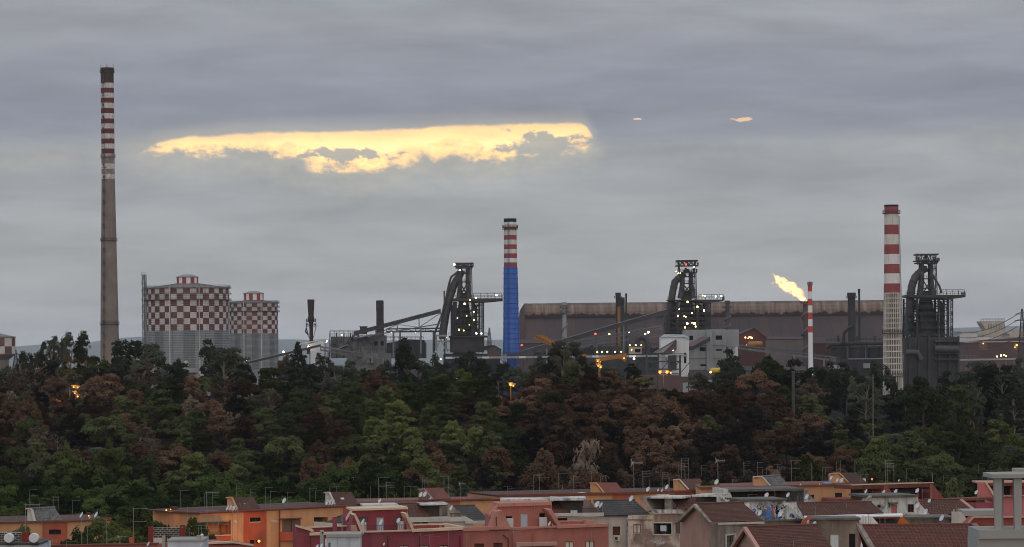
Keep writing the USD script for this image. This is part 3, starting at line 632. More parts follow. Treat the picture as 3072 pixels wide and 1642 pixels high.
for (kind, where), rs in by.items():
    rs.sort(key=lambda r: r[5]); w, cat = WORDS[kind]
    for i, (k, x, y, z, h, u, v) in enumerate(rs):
        sp = SP[kind]; pr, H = sp.protos[rng.randrange(len(sp.protos))]
        lab = f'{w} {where}' if len(rs) == 1 else f'{"rightmost" if i == len(rs) - 1 else NTH_[min(i, 11)]} of {NUM_[min(len(rs), 12)]} {w}{"es" if w.endswith(("s", "sh")) else "s"} {where}'; grp = cat + 's of the hillside'
        s = h / H; wv = rng.uniform(0.95, 1.25) if kind not in ('gum', 'cone', 'stone') else rng.uniform(0.9, 1.1)
        sw = min(s * wv, 1.45 if kind != 'stone' else 1.5) if s > 1 else s * wv
        if s < 0.75: sw = min(0.78, s * 1.4)
        copy_of(pr, sp.name, lab, cat, (x, y, z), rng.uniform(0, 360), (sw, sw, s), grp)
print('trees', len(info))
# undergrowth that nobody could count
cl = MB(); r_ = np.random.default_rng(5)
for i in range(7): tufts(cl, r_, np.array([r_.normal(0, .5), r_.normal(0, .5), 0.35]), 0.55, 34, 0.22)
pi = UsdGeom.PointInstancer.Define(stage, '/World/undergrowth'); tag(pi.GetPrim(), 'low scorched scrub and weeds covering the slope between the trees', 'undergrowth', None, 'stuff')
protos = []
for nm, mt in (('burnt_scrub', 'leaf_burnt'), ('brown_scrub', 'leaf_scorched'), ('green_scrub', 'leaf_pine'), ('grey_scrub', 'leaf_olive')):
    usdkit.mesh(stage, '/World/undergrowth/' + nm, (np.vstack(cl.v), np.vstack(cl.f)), M(mt)); protos.append('/World/undergrowth/' + nm)
pi.CreatePrototypesRel().SetTargets(protos)
pp, pi_i, ps, po = [], [], [], []
for i in range(4200):
    y = r_.uniform(535, 800); x = r_.uniform(-1650, 1650) / F * y; u = U0 + x / y * F
    pp.append((x, y, float(ground(x, y)))); s = r_.uniform(0.5, 1.5); ps.append((s * 1.2, s * 1.2, s))
    w = (3, 2, 1, 1) if u < 1500 else (5, 2, 0.5, 0.3) if u < 2400 else (3, 1, 2, 2)
    pi_i.append(int(r_.choice(4, p=np.array(w) / sum(w)))); a = r_.uniform(0, 3.14); po.append(Gf.Quath(math.cos(a / 2), 0, 0, math.sin(a / 2)))
pi.CreatePositionsAttr(Vt.Vec3fArray([Gf.Vec3f(*map(float, q)) for q in pp])); pi.CreateProtoIndicesAttr(Vt.IntArray(pi_i)); pi.CreateScalesAttr(Vt.Vec3fArray([Gf.Vec3f(*map(float, q)) for q in ps])); pi.CreateOrientationsAttr(Vt.QuathArray(po))

# ------------------------------------------------------------------ the works behind the hill
def gz(u, Y): p = P(u, V0, Y); return float(ground(p[0], Y))
def zof(u, v, Y): return P(u, v, Y)[2]

def lamp(th, u, v, Y, size=4.0, mat='lamp_white', parent=None):
    mb = MB(); c = P(u, v, Y); r = size * px(Y) / 2; mb.sphere(c, r, 1)
    th.part('lamp', mb, mat, True, parent)

def rail(mb, pts, h, w, step):
    """guard rail along a polyline: top and middle rails with posts"""
    pts = [np.asarray(p, float) for p in pts]
    for a, b in zip(pts[:-1], pts[1:]):
        for k in (1.0, 0.55): mb.bar(a + [0, 0, h * k], b + [0, 0, h * k], w)
        n = max(1, int(np.linalg.norm(b - a) / step))
        for i in range(n + 1):
            q = a + (b - a) * i / n; mb.bar(q, q + [0, 0, h], w)

def ring_rail(mb, c, r, h, w, n=20):
    th = np.linspace(0, 2 * np.pi, n + 1); rail(mb, [np.asarray(c) + [r * math.cos(t), r * math.sin(t), 0] for t in th], h, w, 99)

def ring_deck(mb, c, r0, r1, t):
    mb.lathe(c, [(r0, 0), (r1, 0), (r1, t), (r0, t), (r0, 0)], 32)

def lattice(mb, a, b, wu, wd, n, w, tip=1.0):
    """square lattice mast or girder from a to b (wu along the first side axis, wd along the second), n bays"""
    a, b = np.asarray(a, float), np.asarray(b, float); d = (b - a) / np.linalg.norm(b - a)
    s1 = np.array([0, 1.0, 0]) if abs(d[1]) < .9 else np.array([1.0, 0, 0]); s2 = np.cross(d, s1); s2 /= np.linalg.norm(s2)
    def c(t, i, j): k = 1 + (tip - 1) * t; return a + (b - a) * t + s2 * wu / 2 * i * k + s1 * wd / 2 * j * k
    for i, j in ((-1, -1), (1, -1), (1, 1), (-1, 1)): mb.bar(c(0, i, j), c(1, i, j), w)
    for q in range(n):
        t0, t1 = q / n, (q + 1) / n
        for (i0, j0), (i1, j1) in (((-1, -1), (1, -1)), ((1, -1), (1, 1)), ((1, 1), (-1, 1)), ((-1, 1), (-1, -1))):
            mb.bar(c(t1, i0, j0), c(t1, i1, j1), w * .7)
            if q % 2: mb.bar(c(t0, i0, j0), c(t1, i1, j1), w * .6)
            else: mb.bar(c(t0, i1, j1), c(t1, i0, j0), w * .6)

haze_box = (np.array([-19000.0, -700.0, -6.0]), np.array([30000.0, 33000.0, 330.0]))
MATS['air'] = usdkit.material(stage, '/World/Looks/air', {'v': ('principled_volume', {'density': 1.7e-5, 'color': (0.86, 0.90, 1.0), 'anisotropy': 0.0})}, [], volume='v.volume')
mb = MB(); mb.box(*haze_box); solo('haze', mb, 'air', 'thin pale evening haze filling the air', 'haze', None, 'stuff')

# ---- tall striped chimney
Y = 2100.0; m = px(Y)
base = P(331, 1200, Y); base[2] = gz(331, Y); ztop = zof(322, 203, Y)
axis = P(323, 203, Y)
th = Thing('tall_chimney', 'tallest chimney, worn brown concrete with faded red and white bands near its top', 'chimney', base)
def rr(v): return float(np.interp(v, [203, 540, 720, 975, 1090, 1250], [19.5, 20.0, 23.0, 27.0, 28.5, 31.0])) * m
def rings(v0, v1, k=6):
    return [(rr(v), zof(323, v, Y) - base[2]) for v in np.linspace(v1, v0, k)]
bands = [(220, 250, 'stack_soot'), (250, 265, 'stack_white_worn'), (265, 280, 'stack_red_worn'), (280, 295, 'stack_white_worn'), (295, 310, 'stack_red_worn'), (310, 326, 'stack_white_worn'), (326, 341, 'stack_red_worn'), (341, 357, 'stack_white_worn'),
         (357, 372, 'stack_red_worn'), (372, 387, 'stack_white_worn'), (387, 402, 'stack_red_worn'), (402, 417, 'stack_white_worn'), (417, 432, 'stack_red_worn'), (432, 447, 'stack_white_worn'), (447, 462, 'stack_red_worn'), (462, 473, 'stack_white_worn'),
         (473, 492, 'stack_faded'), (492, 508, 'stack_white_worn'), (508, 523, 'stack_faded'), (523, 538, 'stack_white_worn')]
for v0, v1, mt in bands:
    mb = MB(); mb.lathe(base, rings(v0, v1, 3), 40); th.part('painted_band', mb, mt, 40)
mb = MB(); mb.lathe(base, rings(538, 725, 8), 40); mb.lathe(base, [(0.02, zof(323, 1250, Y) - base[2])] + rings(725, 1250, 12), 40); th.part('shaft', mb, 'concrete_stack', 40)
mb = MB(); z0 = zof(323, 220, Y) - base[2]; z1 = zof(323, 204, Y) - base[2]
mb.lathe(base, [(rr(220), z0), (rr(220) * 1.05, z0 + .3), (rr(220) * 1.02, z1), (rr(220) * 0.8, z1), (rr(220) * 0.78, z0), (0.02, z0)], 40); th.part('cap', mb, 'stack_soot', 40)
for v in (219, 473, 724, 975):
    mb = MB(); z = zof(323, v, Y); c = np.array([base[0], base[1], z]); ring_deck(mb, c, rr(v), rr(v) + 2.5 * m, .45); ring_rail(mb, c + [0, 0, .4], rr(v) + 2.4 * m, 1.6, .12); th.part('gallery', mb, 'dark_steel')
mb = MB(); a = math.radians(-118)
for v in range(225, 1090, 9):
    p0 = np.array([base[0] + (rr(v) + .5) * math.cos(a), base[1] + (rr(v) + .5) * math.sin(a), zof(323, v, Y)]); p1 = np.array([base[0] + (rr(v + 9) + .5) * math.cos(a), base[1] + (rr(v + 9) + .5) * math.sin(a), zof(323, v + 9, Y)])
    for s in (-.45, .45): mb.bar(p0 + [s, 0, 0], p1 + [s, 0, 0], .14)
    mb.bar(p0 + [-.45, 0, 0], p0 + [.45, 0, 0], .12)
    if (v // 9) % 4 == 0: mb.box(p0 - [.8, .8, 0], p0 + [.8, .5, .3]); mb.box(p0 - [.6, .9, -.9], p0 + [.6, -.5, 2.6])
th.part('ladder', mb, 'dark_steel')
mb = MB()
for k in range(4): mb.tube([base + [rr(210) * math.cos(k * 1.57), rr(210) * math.sin(k * 1.57), z1], base + [rr(210) * math.cos(k * 1.57), rr(210) * math.sin(k * 1.57), z1 + 2.2]], .12, 5)
th.part('lightning_rod', mb, 'dark_steel')

# ---- two chequered gasholders
def gasholder(label, uc, Y, rpx, v_eave, v_chk, v_base, v_apex, lant, rows, cols, phase, stair):
    m = px(Y); R = rpx * m; c = P(uc, v_base, Y); c[2] = gz(uc, Y)
    th = Thing('gasholder', label, 'gasholder', c)
    zE, zC, zA = zof(uc, v_eave, Y), zof(uc, v_chk, Y), zof(uc, v_apex, Y)
    dz = (zE - zC) / rows
    for k in range(cols):                                         # chequered cladding panels, each ribbed
        a0, a1 = 2 * math.pi * k / cols, 2 * math.pi * (k + 1) / cols
        for j in range(rows):
            red = (k + j + phase) % 2 == 0; mb = MB(); z0 = zE - (j + 1) * dz - c[2]; prof = []
            nr = 3
            for q in range(nr):
                zz = z0 + dz * q / nr; h = dz / nr
                prof += [(R + .02, zz + .02), (R + .24, zz + h * .16), (R + .24, zz + h * .78), (R + .02, zz + h * .97)]
            for s in range(2):
                mb.lathe(c, prof, 1, a0 + (a1 - a0) * (s * .5) + (.003 if s == 0 else 0), a0 + (a1 - a0) * (s * .5 + .5) - (.003 if s else 0))
            if math.sin((a0 + a1) / 2) < 0.35: th.part('cladding_panel', mb, 'holder_red' if red else 'holder_white')
            else: rest.setdefault((th.path, red), MB()).add(np.vstack(mb.v), np.vstack(mb.f))
    for (pth, red), mb in list(rest.items()):
        if pth == th.path: th.part('rear_cladding', mb, 'holder_red' if red else 'holder_white')
    mb = MB(); mb.lathe(c, [(R - .1, -1.0), (R - .1, zE - c[2])], 64); th.part('shell', mb, 'holder_grey', 40)
    zb = zof(uc, v_base, Y) - c[2]; n = 30; hs = (zC - c[2] - zb) / n
    for k in range(24):                                           # grey lower cladding: ribbed strips between upright seams
        a0, a1 = 2 * math.pi * k / 24 + .006, 2 * math.pi * (k + 1) / 24 - .006; mb = MB(); prof = []
        for q in range(n):
            zz = zb + hs * q; prof += [(R + .02, zz), (R + .40, zz + hs * .3), (R + .40, zz + hs * .75), (R + .02, zz + hs * .98)]
        mb.lathe(c, prof, 4, a0, a1); th.part('lower_cladding', mb, 'holder_grey_light' if k % 3 else 'holder_grey')
    mb = MB(); mb.lathe(c, [(R + .6, zE - c[2] - .4), (R + .6, zE - c[2] + .2), (R * .6, (zE + (zA - zE) * .55) - c[2]), (R * .2, zA - c[2]), (.02, zA - c[2] + .4)], 64); rf = th.part('roof', mb, 'holder_roof', 20)
    mb = MB()
    for k in range(24):
        a = 2 * math.pi * k / 24; ca, sa = math.cos(a), math.sin(a)
        mb.bar(c + [(R + .3) * ca, (R + .3) * sa, zE - c[2] + .25], c + [R * .22 * ca, R * .22 * sa, zA - c[2] + .15], .22)
    th.part('roof_rib', mb, 'holder_roof', parent=rf)
    mb = MB(); ring_rail(mb, [c[0], c[1], zE + .2], R + .5, 1.5, .14, 48); th.part('guard_rail', mb, 'holder_grey')
    for q in (.0, 1 / rows, 2.0 / rows):
        mb = MB(); ring_rail(mb, [c[0], c[1], zE - q * (zE - zC) - .4], R + 1.3, 1.3, .12, 48); th.part('guard_rail', mb, 'holder_grey')
    for j in (1.95, 7.0):
        if j < rows:
            mb = MB(); ring_deck(mb, [c[0], c[1], zE - j * dz], R, R + 1.3, .25); th.part('walkway', mb, 'dark_steel')
    # lantern on the roof, red and white staves
    r2, t0, t1 = lant[0] * m, zA - .2, zof(uc, lant[1], Y); ns = 16
    for k in range(ns):
        mb = MB(); mb.lathe([c[0], c[1], 0], [(r2 - .3, t0), (r2, t0), (r2, t1), (r2 - .3, t1)], 2, 2 * math.pi * k / ns, 2 * math.pi * (k + 1) / ns); th.part('lantern_panel', mb, 'holder_redb' if k % 2 else 'holder_whiteb')
    mb = MB(); mb.lathe([c[0], c[1], 0], [(r2 + .35, t1), (r2 + .35, t1 + .4), (r2 * .4, t1 + 1.8), (.02, t1 + 1.9)], 24); th.part('lantern_roof', mb, 'holder_grey', 20)
    mb = MB()
    for a in (-1.9, -1.2):
        mb.tube([[c[0] + (R + .9) * math.cos(a), c[1] + (R + .9) * math.sin(a), zb + c[2]], [c[0] + (R + .9) * math.cos(a), c[1] + (R + .9) * math.sin(a), zE + .5]], .3, 6)
    th.part('pipe', mb, 'holder_white')
    if stair:
        u0, u1, vt = stair; mb = MB(); t = P((u0 + u1) / 2, vt, Y - 4); b = t.copy(); b[2] = c[2]
        lattice(mb, b, t, (u1 - u0) * m * .75, 3.5, 30, .3)
        rungs = np.linspace(0, 1, 16)
        for i in range(15):
            q0, q1 = b + (t - b) * rungs[i], b + (t - b) * rungs[i + 1]; s = 1 if i % 2 else -1; ww = (u1 - u0) * m * .34
            mb.bar(q0 + [-s * ww, -1, 0], q1 + [s * ww, -1, 0], 1.0, .3); mb.box(q1 + [-ww * 1.5, -2, -.15], q1 + [ww * 1.1, 2, .15])
            rail(mb, [q1 + [-ww * 1.5, -2, .1], q1 + [ww * .9, -2, .1]], 1.2, .12, 1.5)
        mb.box(b + [-.45, .6, 0], t + [.45, 1.2, 0])
        th.part('stair_tower', mb, 'holder_grey')
    return th
rest = {}
paint('dim_pane', (0.16, 0.10, 0.08), 0.2, 0.5, 0.5); paint('ochre', (0.30, 0.15, 0.05), 0.2, 0.3, 0.9)
paint('holder_redb', (0.30, 0.05, 0.045), 0.1, 0.3, 0.7); paint('holder_whiteb', (0.70, 0.66, 0.64), 0.06, 0.3, 0.7)
gasholder('big round gasholder with red and white chequered top over ribbed grey cladding', 565, 1950, 124, 866, 993, 1145, 851, (32.5, 833), 7, 40, 0, (425, 440, 825))
gasholder('smaller chequered gasholder partly hidden behind the bigger one', 763, 2180, 71.5, 910, 1001, 1105, 901, (30, 882), 7, 28, 1, None)

# ---- flared dark stack and square dark stack
Y = 1850.0; m = px(Y); b = P(935, 1150, Y); b[2] = gz(935, Y)
th = Thing('flared_stack', 'dark steel stack flaring wider towards its mouth, rising from a white hut', 'stack', b)
def Z(v, u=935): return zof(u, v, Y) - b[2]
mb = MB(); mb.lathe(b, [(5.5 * m, 0), (5.5 * m, Z(972)), (10 * m, Z(962)), (10 * m, Z(955)), (8.2 * m, Z(948)), (11 * m, Z(899)), (10.2 * m, Z(899)), (7 * m, Z(950)), (.02, Z(950))], 24); 
paint('stack_dark', (0.052, 0.038, 0.034), 0.25, 0.3, 0.85, streak=0.4, streakcol=(0.028, 0.022, 0.022), zs=0.08)
th.part('shaft', mb, 'stack_dark', 30)
mb = MB()
for v in (966, 980): ring_deck(mb, b + [0, 0, Z(v)], 5 * m, 15 * m, .3); ring_rail(mb, b + [0, 0, Z(v) + .3], 15 * m, 1.4, .15)
for s in (-1, 1):
    mb.bar(b + [s * 15 * m, 0, Z(980)], b + [s * 6 * m, 0, Z(1015)], .35); mb.bar(b + [s * 15 * m, 0, Z(980)], b + [s * 15 * m, 0, Z(966)], .25)
mb.tube([b + [-13 * m, -2, Z(985)], b + [-16 * m, -2, Z(995)], b + [-8 * m, -2, Z(1005)]], .5, 6)
th.part('platform', mb, 'dark_steel')
Y = 1900.0; m = px(Y); b = P(1142, 1150, Y); b[2] = gz(1142, Y)
th = Thing('square_stack', 'square blackish brick stack with a flat top between conveyor and furnace', 'stack', b)
zt = zof(1142, 903, Y); mb = MB(); h = zt - b[2]
for (z0, z1, r0, r1) in ((0, h * .9, 11.8, 10.9), (h * .9, h, 11.2, 11.0)):
    v = [(b[0] + s * r * m, b[1] + q * r * m, b[2] + z) for z, r in ((z0, r0), (z1, r1)) for s, q in ((-1, -1), (1, -1), (1, 1), (-1, 1))]; mb.add(v, BOXF)
th.part('shaft', mb, 'stack_dark')
mb = MB(); mb.box([b[0] - 9 * m, b[1] - 9 * m, zt], [b[0] + 9 * m, b[1] + 9 * m, zt + .3]); th.part('flue_mouth', mb, 'void')
mb = MB(); [mb.bar([b[0] + 9 * m, b[1] - 12.2 * m, b[2] + k * h / 40], [b[0] + 6 * m, b[1] - 12.2 * m, b[2] + k * h / 40], .15) for k in range(40)]; mb.box([b[0] - 6 * m, b[1] - 12 * m, b[2] + h * .62], [b[0] - 1 * m, b[1] - 11 * m, b[2] + h * .66]); th.part('ladder', mb, 'dark_steel')

# ---- concrete chimneys with painted rings and window-like grid
def ribbed_chimney(th, c, Y, uc, prof, bands, ribs, m):
    """prof: v -> radius in photograph pixels; each band a part"""
    def R(v): return float(np.interp(v, [p[0] for p in prof], [p[1] for p in prof])) * m
    for v0, v1, mt in bands:
        mb = MB(); mb.lathe([c[0], c[1], 0], [(R(v), zof(uc, v, Y)) for v in np.linspace(v1, v0, 3)], 40)
        th.part('painted_band', mb, mt, 40)
    return R
Y = 1800.0; m = px(Y); c = P(1536, 1250, Y); c[2] = gz(1536, Y)
th = Thing('blue_chimney', 'chimney wrapped in bright blue sheeting with red and white rings above', 'chimney', c)
paint('black_top', (0.022, 0.020, 0.020), 0.3, 0.5, 0.9)
R = ribbed_chimney(th, c, Y, 1535, [(656, 19.0), (800, 19.8), (1000, 23), (1060, 24), (1180, 25)],
    [(656, 667, 'black_top'), (667, 682, 'white_paint'), (690, 706, 'cream_white'), (706, 720, 'red_paint'), (720, 734, 'cream_white'), (734, 748, 'red_paint'), (748, 761, 'cream_white'), (761, 775, 'red_paint'), (775, 788, 'white_paint'), (788, 802, 'red_paint')], 0, m)
mb = MB(); mb.lathe([c[0], c[1], 0], [(R(656) * .85, zof(1535, 657, Y)), (.02, zof(1535, 657, Y))], 24); mb.lathe([c[0], c[1], 0], [(R(656), zof(1535, 656, Y)), (R(656) * .85, zof(1535, 656, Y)), (R(656) * .85, zof(1535, 670, Y))], 24); th.part('mouth', mb, 'black_top')
mb = MB(); mb.lathe([c[0], c[1], 0], [(R(690), zof(1535, 690, Y)), (R(690) * .97, zof(1535, 682, Y))], 24); th.part('collar', mb, 'rust')
mb = MB()
for v in (684, 689):
    ring_deck(mb, [c[0], c[1], zof(1535, v, Y)], R(690), R(690) + 4 * m, .3)
    ring_rail(mb, [c[0], c[1], zof(1535, v, Y) + .2], R(690) + 4 * m, 1.3, .14, 20)
th.part('gallery', mb, 'rust')
for k in range(18):                                               # blue sheets in staves and lifts, lapped
    a0, a1 = 2 * math.pi * k / 18, 2 * math.pi * (k + 1) / 18; mb = MB()
    for j in range(12):
        v0, v1 = 802 + (1062 - 802) * j / 12, 802 + (1062 - 802) * (j + 1) / 12
        mb.lathe([c[0], c[1], 0], [(R(v1) + .15 + .10 * (k % 2), zof(1535, v1, Y) + .05), (R(v0) + .05 + .10 * (k % 2), zof(1535, v0, Y))], 2, a0, a1)
    th.part('blue_sheet', mb, 'blue_sheet')
mb = MB(); mb.lathe([c[0], c[1], 0], [(R(1180) * .62, zof(1535, 1180, Y)), (R(1062) * .6, zof(1535, 1062, Y))], 20)
for k in range(10):
    a = 2 * math.pi * k / 10; mb.bar([c[0] + R(1062) * math.cos(a), c[1] + R(1062) * math.sin(a), zof(1535, 1180, Y)], [c[0] + R(1062) * math.cos(a), c[1] + R(1062) * math.sin(a), zof(1535, 1064, Y)], .3)
for v in (1075, 1090, 1105, 1120, 1135): ring_rail(mb, [c[0], c[1], zof(1535, v, Y)], R(1062) + .2, .8, .2, 14)
th.part('base', mb, 'blue_dark')
mb = MB(); ring_deck(mb, [c[0], c[1], zof(1535, 1064, Y)], R(1062) * .6, R(1062) + 5 * m, .35); ring_rail(mb, [c[0], c[1], zof(1535, 1064, Y) + .3], R(1062) + 5 * m, 1.2, .14, 24); th.part('scaffold_deck', mb, 'grey_steel')
mb = MB()
for v in range(806, 1062, 15): ring_rail(mb, [c[0], c[1], zof(1535, v, Y)], R(v) + .32, .0, .10, 20)
for a in (-1.9, -1.75): mb.bar([c[0] + (R(1060) + .4) * math.cos(a), c[1] + (R(1060) + .4) * math.sin(a), zof(1535, 1060, Y)], [c[0] + (R(660) + .4) * math.cos(a), c[1] + (R(660) + .4) * math.sin(a), zof(1535, 668, Y)], .22)
th.part('ladder_strap', mb, 'blue_dark')

Y = 1700.0; m = px(Y); c = P(2680, 1250, Y); c[2] = gz(2680, Y)
th = Thing('gridded_chimney', 'broad chimney with red and white rings above a white grid of brown panels', 'chimney', c)
prof = [(616, 21), (700, 22), (800, 23.5), (880, 25.0), (1000, 27.8), (1130, 30), (1190, 30.5)]
R = ribbed_chimney(th, c, Y, 2678, prof, [(616, 641, 'red_paint'), (647, 675, 'cream_white'), (675, 704, 'red_paint'), (704, 734, 'cream_white'), (734, 763, 'red_paint'), (763, 793, 'white_paint'), (793, 821, 'red_paint'), (821, 851, 'white_paint'), (851, 880, 'red_paint')], 0, m)
mb = MB(); t = zof(2678, 616, Y); mb.lathe([c[0], c[1], 0], [(R(616) + .1, t - .8), (R(616) + .1, t + .2), (R(616) * .85, t + .2), (R(616) * .85, t - 6), (.02, t - 6)], 32); th.part('mouth', mb, 'black_top')
mb = MB(); mb.lathe([c[0], c[1], 0], [(R(647) + .02, zof(2678, 647, Y)), (R(641) + .02, zof(2678, 641, Y))], 32); th.part('collar', mb, 'white_paint')
paint('grid_panel', (0.155, 0.118, 0.098), 0.2, 0.5, 0.85, streak=0.3, streakcol=(0.12, 0.09, 0.075), zs=0.1)
nst = 24
mb = MB(); mb.lathe([c[0], c[1], 0], [(R(v) - .9, zof(2678, v, Y)) for v in np.linspace(1240, 880, 8)], 36); th.part('core', mb, 'void')
vs = list(np.linspace(880, 992, 6)) + list(np.linspace(1004, 1128, 6))
grid_v = list(np.linspace(880, 1000, 9)) + list(np.linspace(1000, 1128, 8))[1:]
for j, (v0, v1) in enumerate(zip(grid_v[:-1], grid_v[1:])):
    for k in range(nst):
        a0, a1 = 2 * math.pi * k / nst, 2 * math.pi * (k + 1) / nst
        if math.sin((a0 + a1) / 2) > 0.15: continue                # the far side of the shaft is closed by the core
        g = 0.11; d = (v1 - v0) * .09
        mb = MB(); mb.lathe([c[0], c[1], 0], [(R(v1) - .35, zof(2678, v1 - d, Y)), (R(v0) - .35, zof(2678, v0 + d, Y))], 1, a0 + (a1 - a0) * g, a1 - (a1 - a0) * g); th.part('brown_panel', mb, 'grid_panel')
for k in range(nst):
    a = 2 * math.pi * k / nst; mb = MB()
    for v0, v1 in ((880, 1000), (1000, 1128), (1128, 1185)):
        wd = (2 * math.pi * R(v0) / nst) * .23
        p0 = np.array([c[0] + (R(v1) - .2) * math.cos(a), c[1] + (R(v1) - .2) * math.sin(a), zof(2678, v1, Y)]); p1 = np.array([c[0] + (R(v0) - .2) * math.cos(a), c[1] + (R(v0) - .2) * math.sin(a), zof(2678, v0, Y)])
        mb.bar(p0, p1, wd, .5, up=(math.cos(a), math.sin(a), 0))
    th.part('grid_rib', mb, 'cream_white')
for v in grid_v:
    mb = MB(); z = zof(2678, v, Y); h = .22 if v < 995 else .32
    mb.lathe([c[0], c[1], 0], [(R(v) - .4, z - h), (R(v) + .03, z - h), (R(v) + .03, z + h), (R(v) - .4, z + h)], nst); th.part('grid_ring', mb, 'cream_white')
mb = MB(); mb.lathe([c[0], c[1], 0], [(R(1130) - .5, zof(2678, 1190, Y)), (R(1130) - .5, zof(2678, 1130, Y))], 36); th.part('plinth', mb, 'bunker_dirty')
for v, ov in ((642, 5.5), (1001, 4), (1130, 2.5)):
    mb = MB(); q = np.array([c[0], c[1], zof(2678, v, Y)]); ring_deck(mb, q, R(v), R(v) + ov * m, .4); ring_rail(mb, q + [0, 0, .3], R(v) + ov * m * .95, 1.5, .13, 22); th.part('gallery', mb, 'dark_steel')
mb = MB(); a = math.radians(-25)
for v in range(650, 1120, 6):
    p0 = np.array([c[0] + (R(v) + .5) * math.cos(a), c[1] + (R(v) + .5) * math.sin(a), zof(2678, v, Y)]); mb.bar(p0 - [.4, 0, 0], p0 + [.4, 0, 0], .12)
mb.bar([c[0] + (R(1120) + .5) * math.cos(a), c[1] + (R(1120) + .5) * math.sin(a), zof(2678, 1120, Y)], [c[0] + (R(650) + .5) * math.cos(a), c[1] + (R(650) + .5) * math.sin(a), zof(2678, 650, Y)], .25); th.part('ladder', mb, 'dark_steel')

# ---- thin flare stack, pale slim stacks, the flame
Y = 1650.0; m = px(Y); c = P(2433, 1200, Y); c[2] = gz(2433, Y)
th = Thing('flare_stack', 'thin stack ringed in vivid red and white beside the flame', 'stack', c)
R = ribbed_chimney(th, c, Y, 2432, [(855, 6.3), (1080, 7.2), (1140, 7.6)], [(856, 875, 'bright_red'), (875, 897, 'bright_white'), (897, 917, 'bright_red'), (917, 938, 'bright_white'), (938, 958, 'bright_red'), (958, 979, 'bright_white'), (979, 998, 'bright_red'), (998, 1150, 'bright_white')], 0, m)
mb = MB(); t = zof(2432, 856, Y); mb.lathe([c[0], c[1], 0], [(R(856) * .8, t), (R(856) * .8, t + 8 * m), (R(856) * .3, t + 11 * m), (.02, t + 11 * m)], 16); ring_deck(mb, [c[0], c[1], t], R(856), R(856) + 2 * m, .2); ring_rail(mb, [c[0], c[1], t + .2], R(856) + 1.5 * m, 1.4, .12, 12); th.part('burner_tip', mb, 'grey_steel')
def slim_stack(label, uc, vt, vb, r0, r1, Y, mat, spiral=True, plats=()):
    m = px(Y); c = P(uc, vb, Y); c[2] = gz(uc, Y)
    th = Thing('slim_stack', label, 'stack', c)
    def R(v): return float(np.interp(v, [vt, vb], [r0, r1])) * m
    mb = MB(); mb.lathe([c[0], c[1], 0], [(R(v), zof(uc, v, Y)) for v in np.linspace(vb + 60, vt, 8)] + [(R(vt) * .8, zof(uc, vt, Y)), (.02, zof(uc, vt, Y) - 1)], 20); th.part('shaft', mb, mat, 30)
    mb = MB(); mb.lathe([c[0], c[1], 0], [(R(vt), zof(uc, vt + 10, Y)), (R(vt) * 1.35, zof(uc, vt + 9, Y)), (R(vt) * 1.35, zof(uc, vt + 1, Y)), (R(vt), zof(uc, vt, Y))], 20); th.part('collar', mb, mat)
    mb = MB(); mb.sphere([c[0], c[1], zof(uc, vb, Y)], .1, 0)
    if spiral:
        vv = np.linspace(vb, vt + 14, 60); tt = np.linspace(0, 2 * math.pi * 3.2, 60)
        mb.tube([[c[0] + (R(v) + .55) * math.cos(t), c[1] + (R(v) + .55) * math.sin(t), zof(uc, v, Y)] for v, t in zip(vv, tt)], .38, 5)
    for v in plats:
        q = np.array([c[0], c[1], zof(uc, v, Y)]); ring_deck(mb, q, R(v), R(v) + 6 * m, .3); ring_rail(mb, q + [0, 0, .2], R(v) + 6 * m, 1.4, .15, 14)
    th.part('walkway', mb, 'grey_steel'); return th
slim_stack('pale slim stack with a spiral walkway in front of the long shed', 1694, 907, 1060, 6.0, 7.5, 2050, 'bunker_grey', True, (925, 940))
slim_stack('grey-brown slim stack right of the middle blast furnace', 2183, 902, 1000, 6.0, 5.8, 2060, 'shed_light', True, (926,))
slim_stack('brown slim flare stack whose mouth feeds the flame', 2417, 902, 1080, 7.0, 6.8, 1760, 'shed_light', True, (912, 1010))
# flame: a burning gas plume
Y = 1758.0; m = px(Y)
path = [(2417, 904), (2408, 893), (2395, 882), (2378, 868), (2358, 856), (2342, 846), (2330, 838)]; rad = [4.5, 9.5, 14, 18, 17.5, 14, 7]
rg = np.random.default_rng(3); blobs = []
import manifold3d as m3
def ballm(c, r, k=2): mm = ICO[k]; return m3.Manifold(m3.Mesh(np.ascontiguousarray(mm[0] * r + c, np.float32), np.ascontiguousarray(mm[1], np.uint32)))
pts = np.array([P(u, v, Y) for u, v in path]); tt = np.linspace(0, 1, 26); ks = np.linspace(0, 1, len(path))
for t in tt:
    p = np.array([np.interp(t, ks, pts[:, i]) for i in range(3)]); r = np.interp(t, ks, rad) * m
    blobs.append(ballm(p + rg.normal(0, .12 * r, 3), r * .8))
    for q in range(4): d = rand_dirs(rg, 1)[0]; blobs.append(ballm(p + d * r * .75, r * rg.uniform(.28, .48), 1))
fl = m3.Manifold.batch_boolean(blobs, m3.OpType.Add).refine_to_length(.55); mm = fl.to_mesh()
v = np.array(mm.vert_properties[:, :3]); n = meshkit.fbm(v / 2.2, 3, 8) - .5; cen = v.mean(0)
tm = trimesh.Trimesh(v, mm.tri_verts, process=False); v = v + np.array(tm.vertex_normals) * (n * 2.2)[:, None]
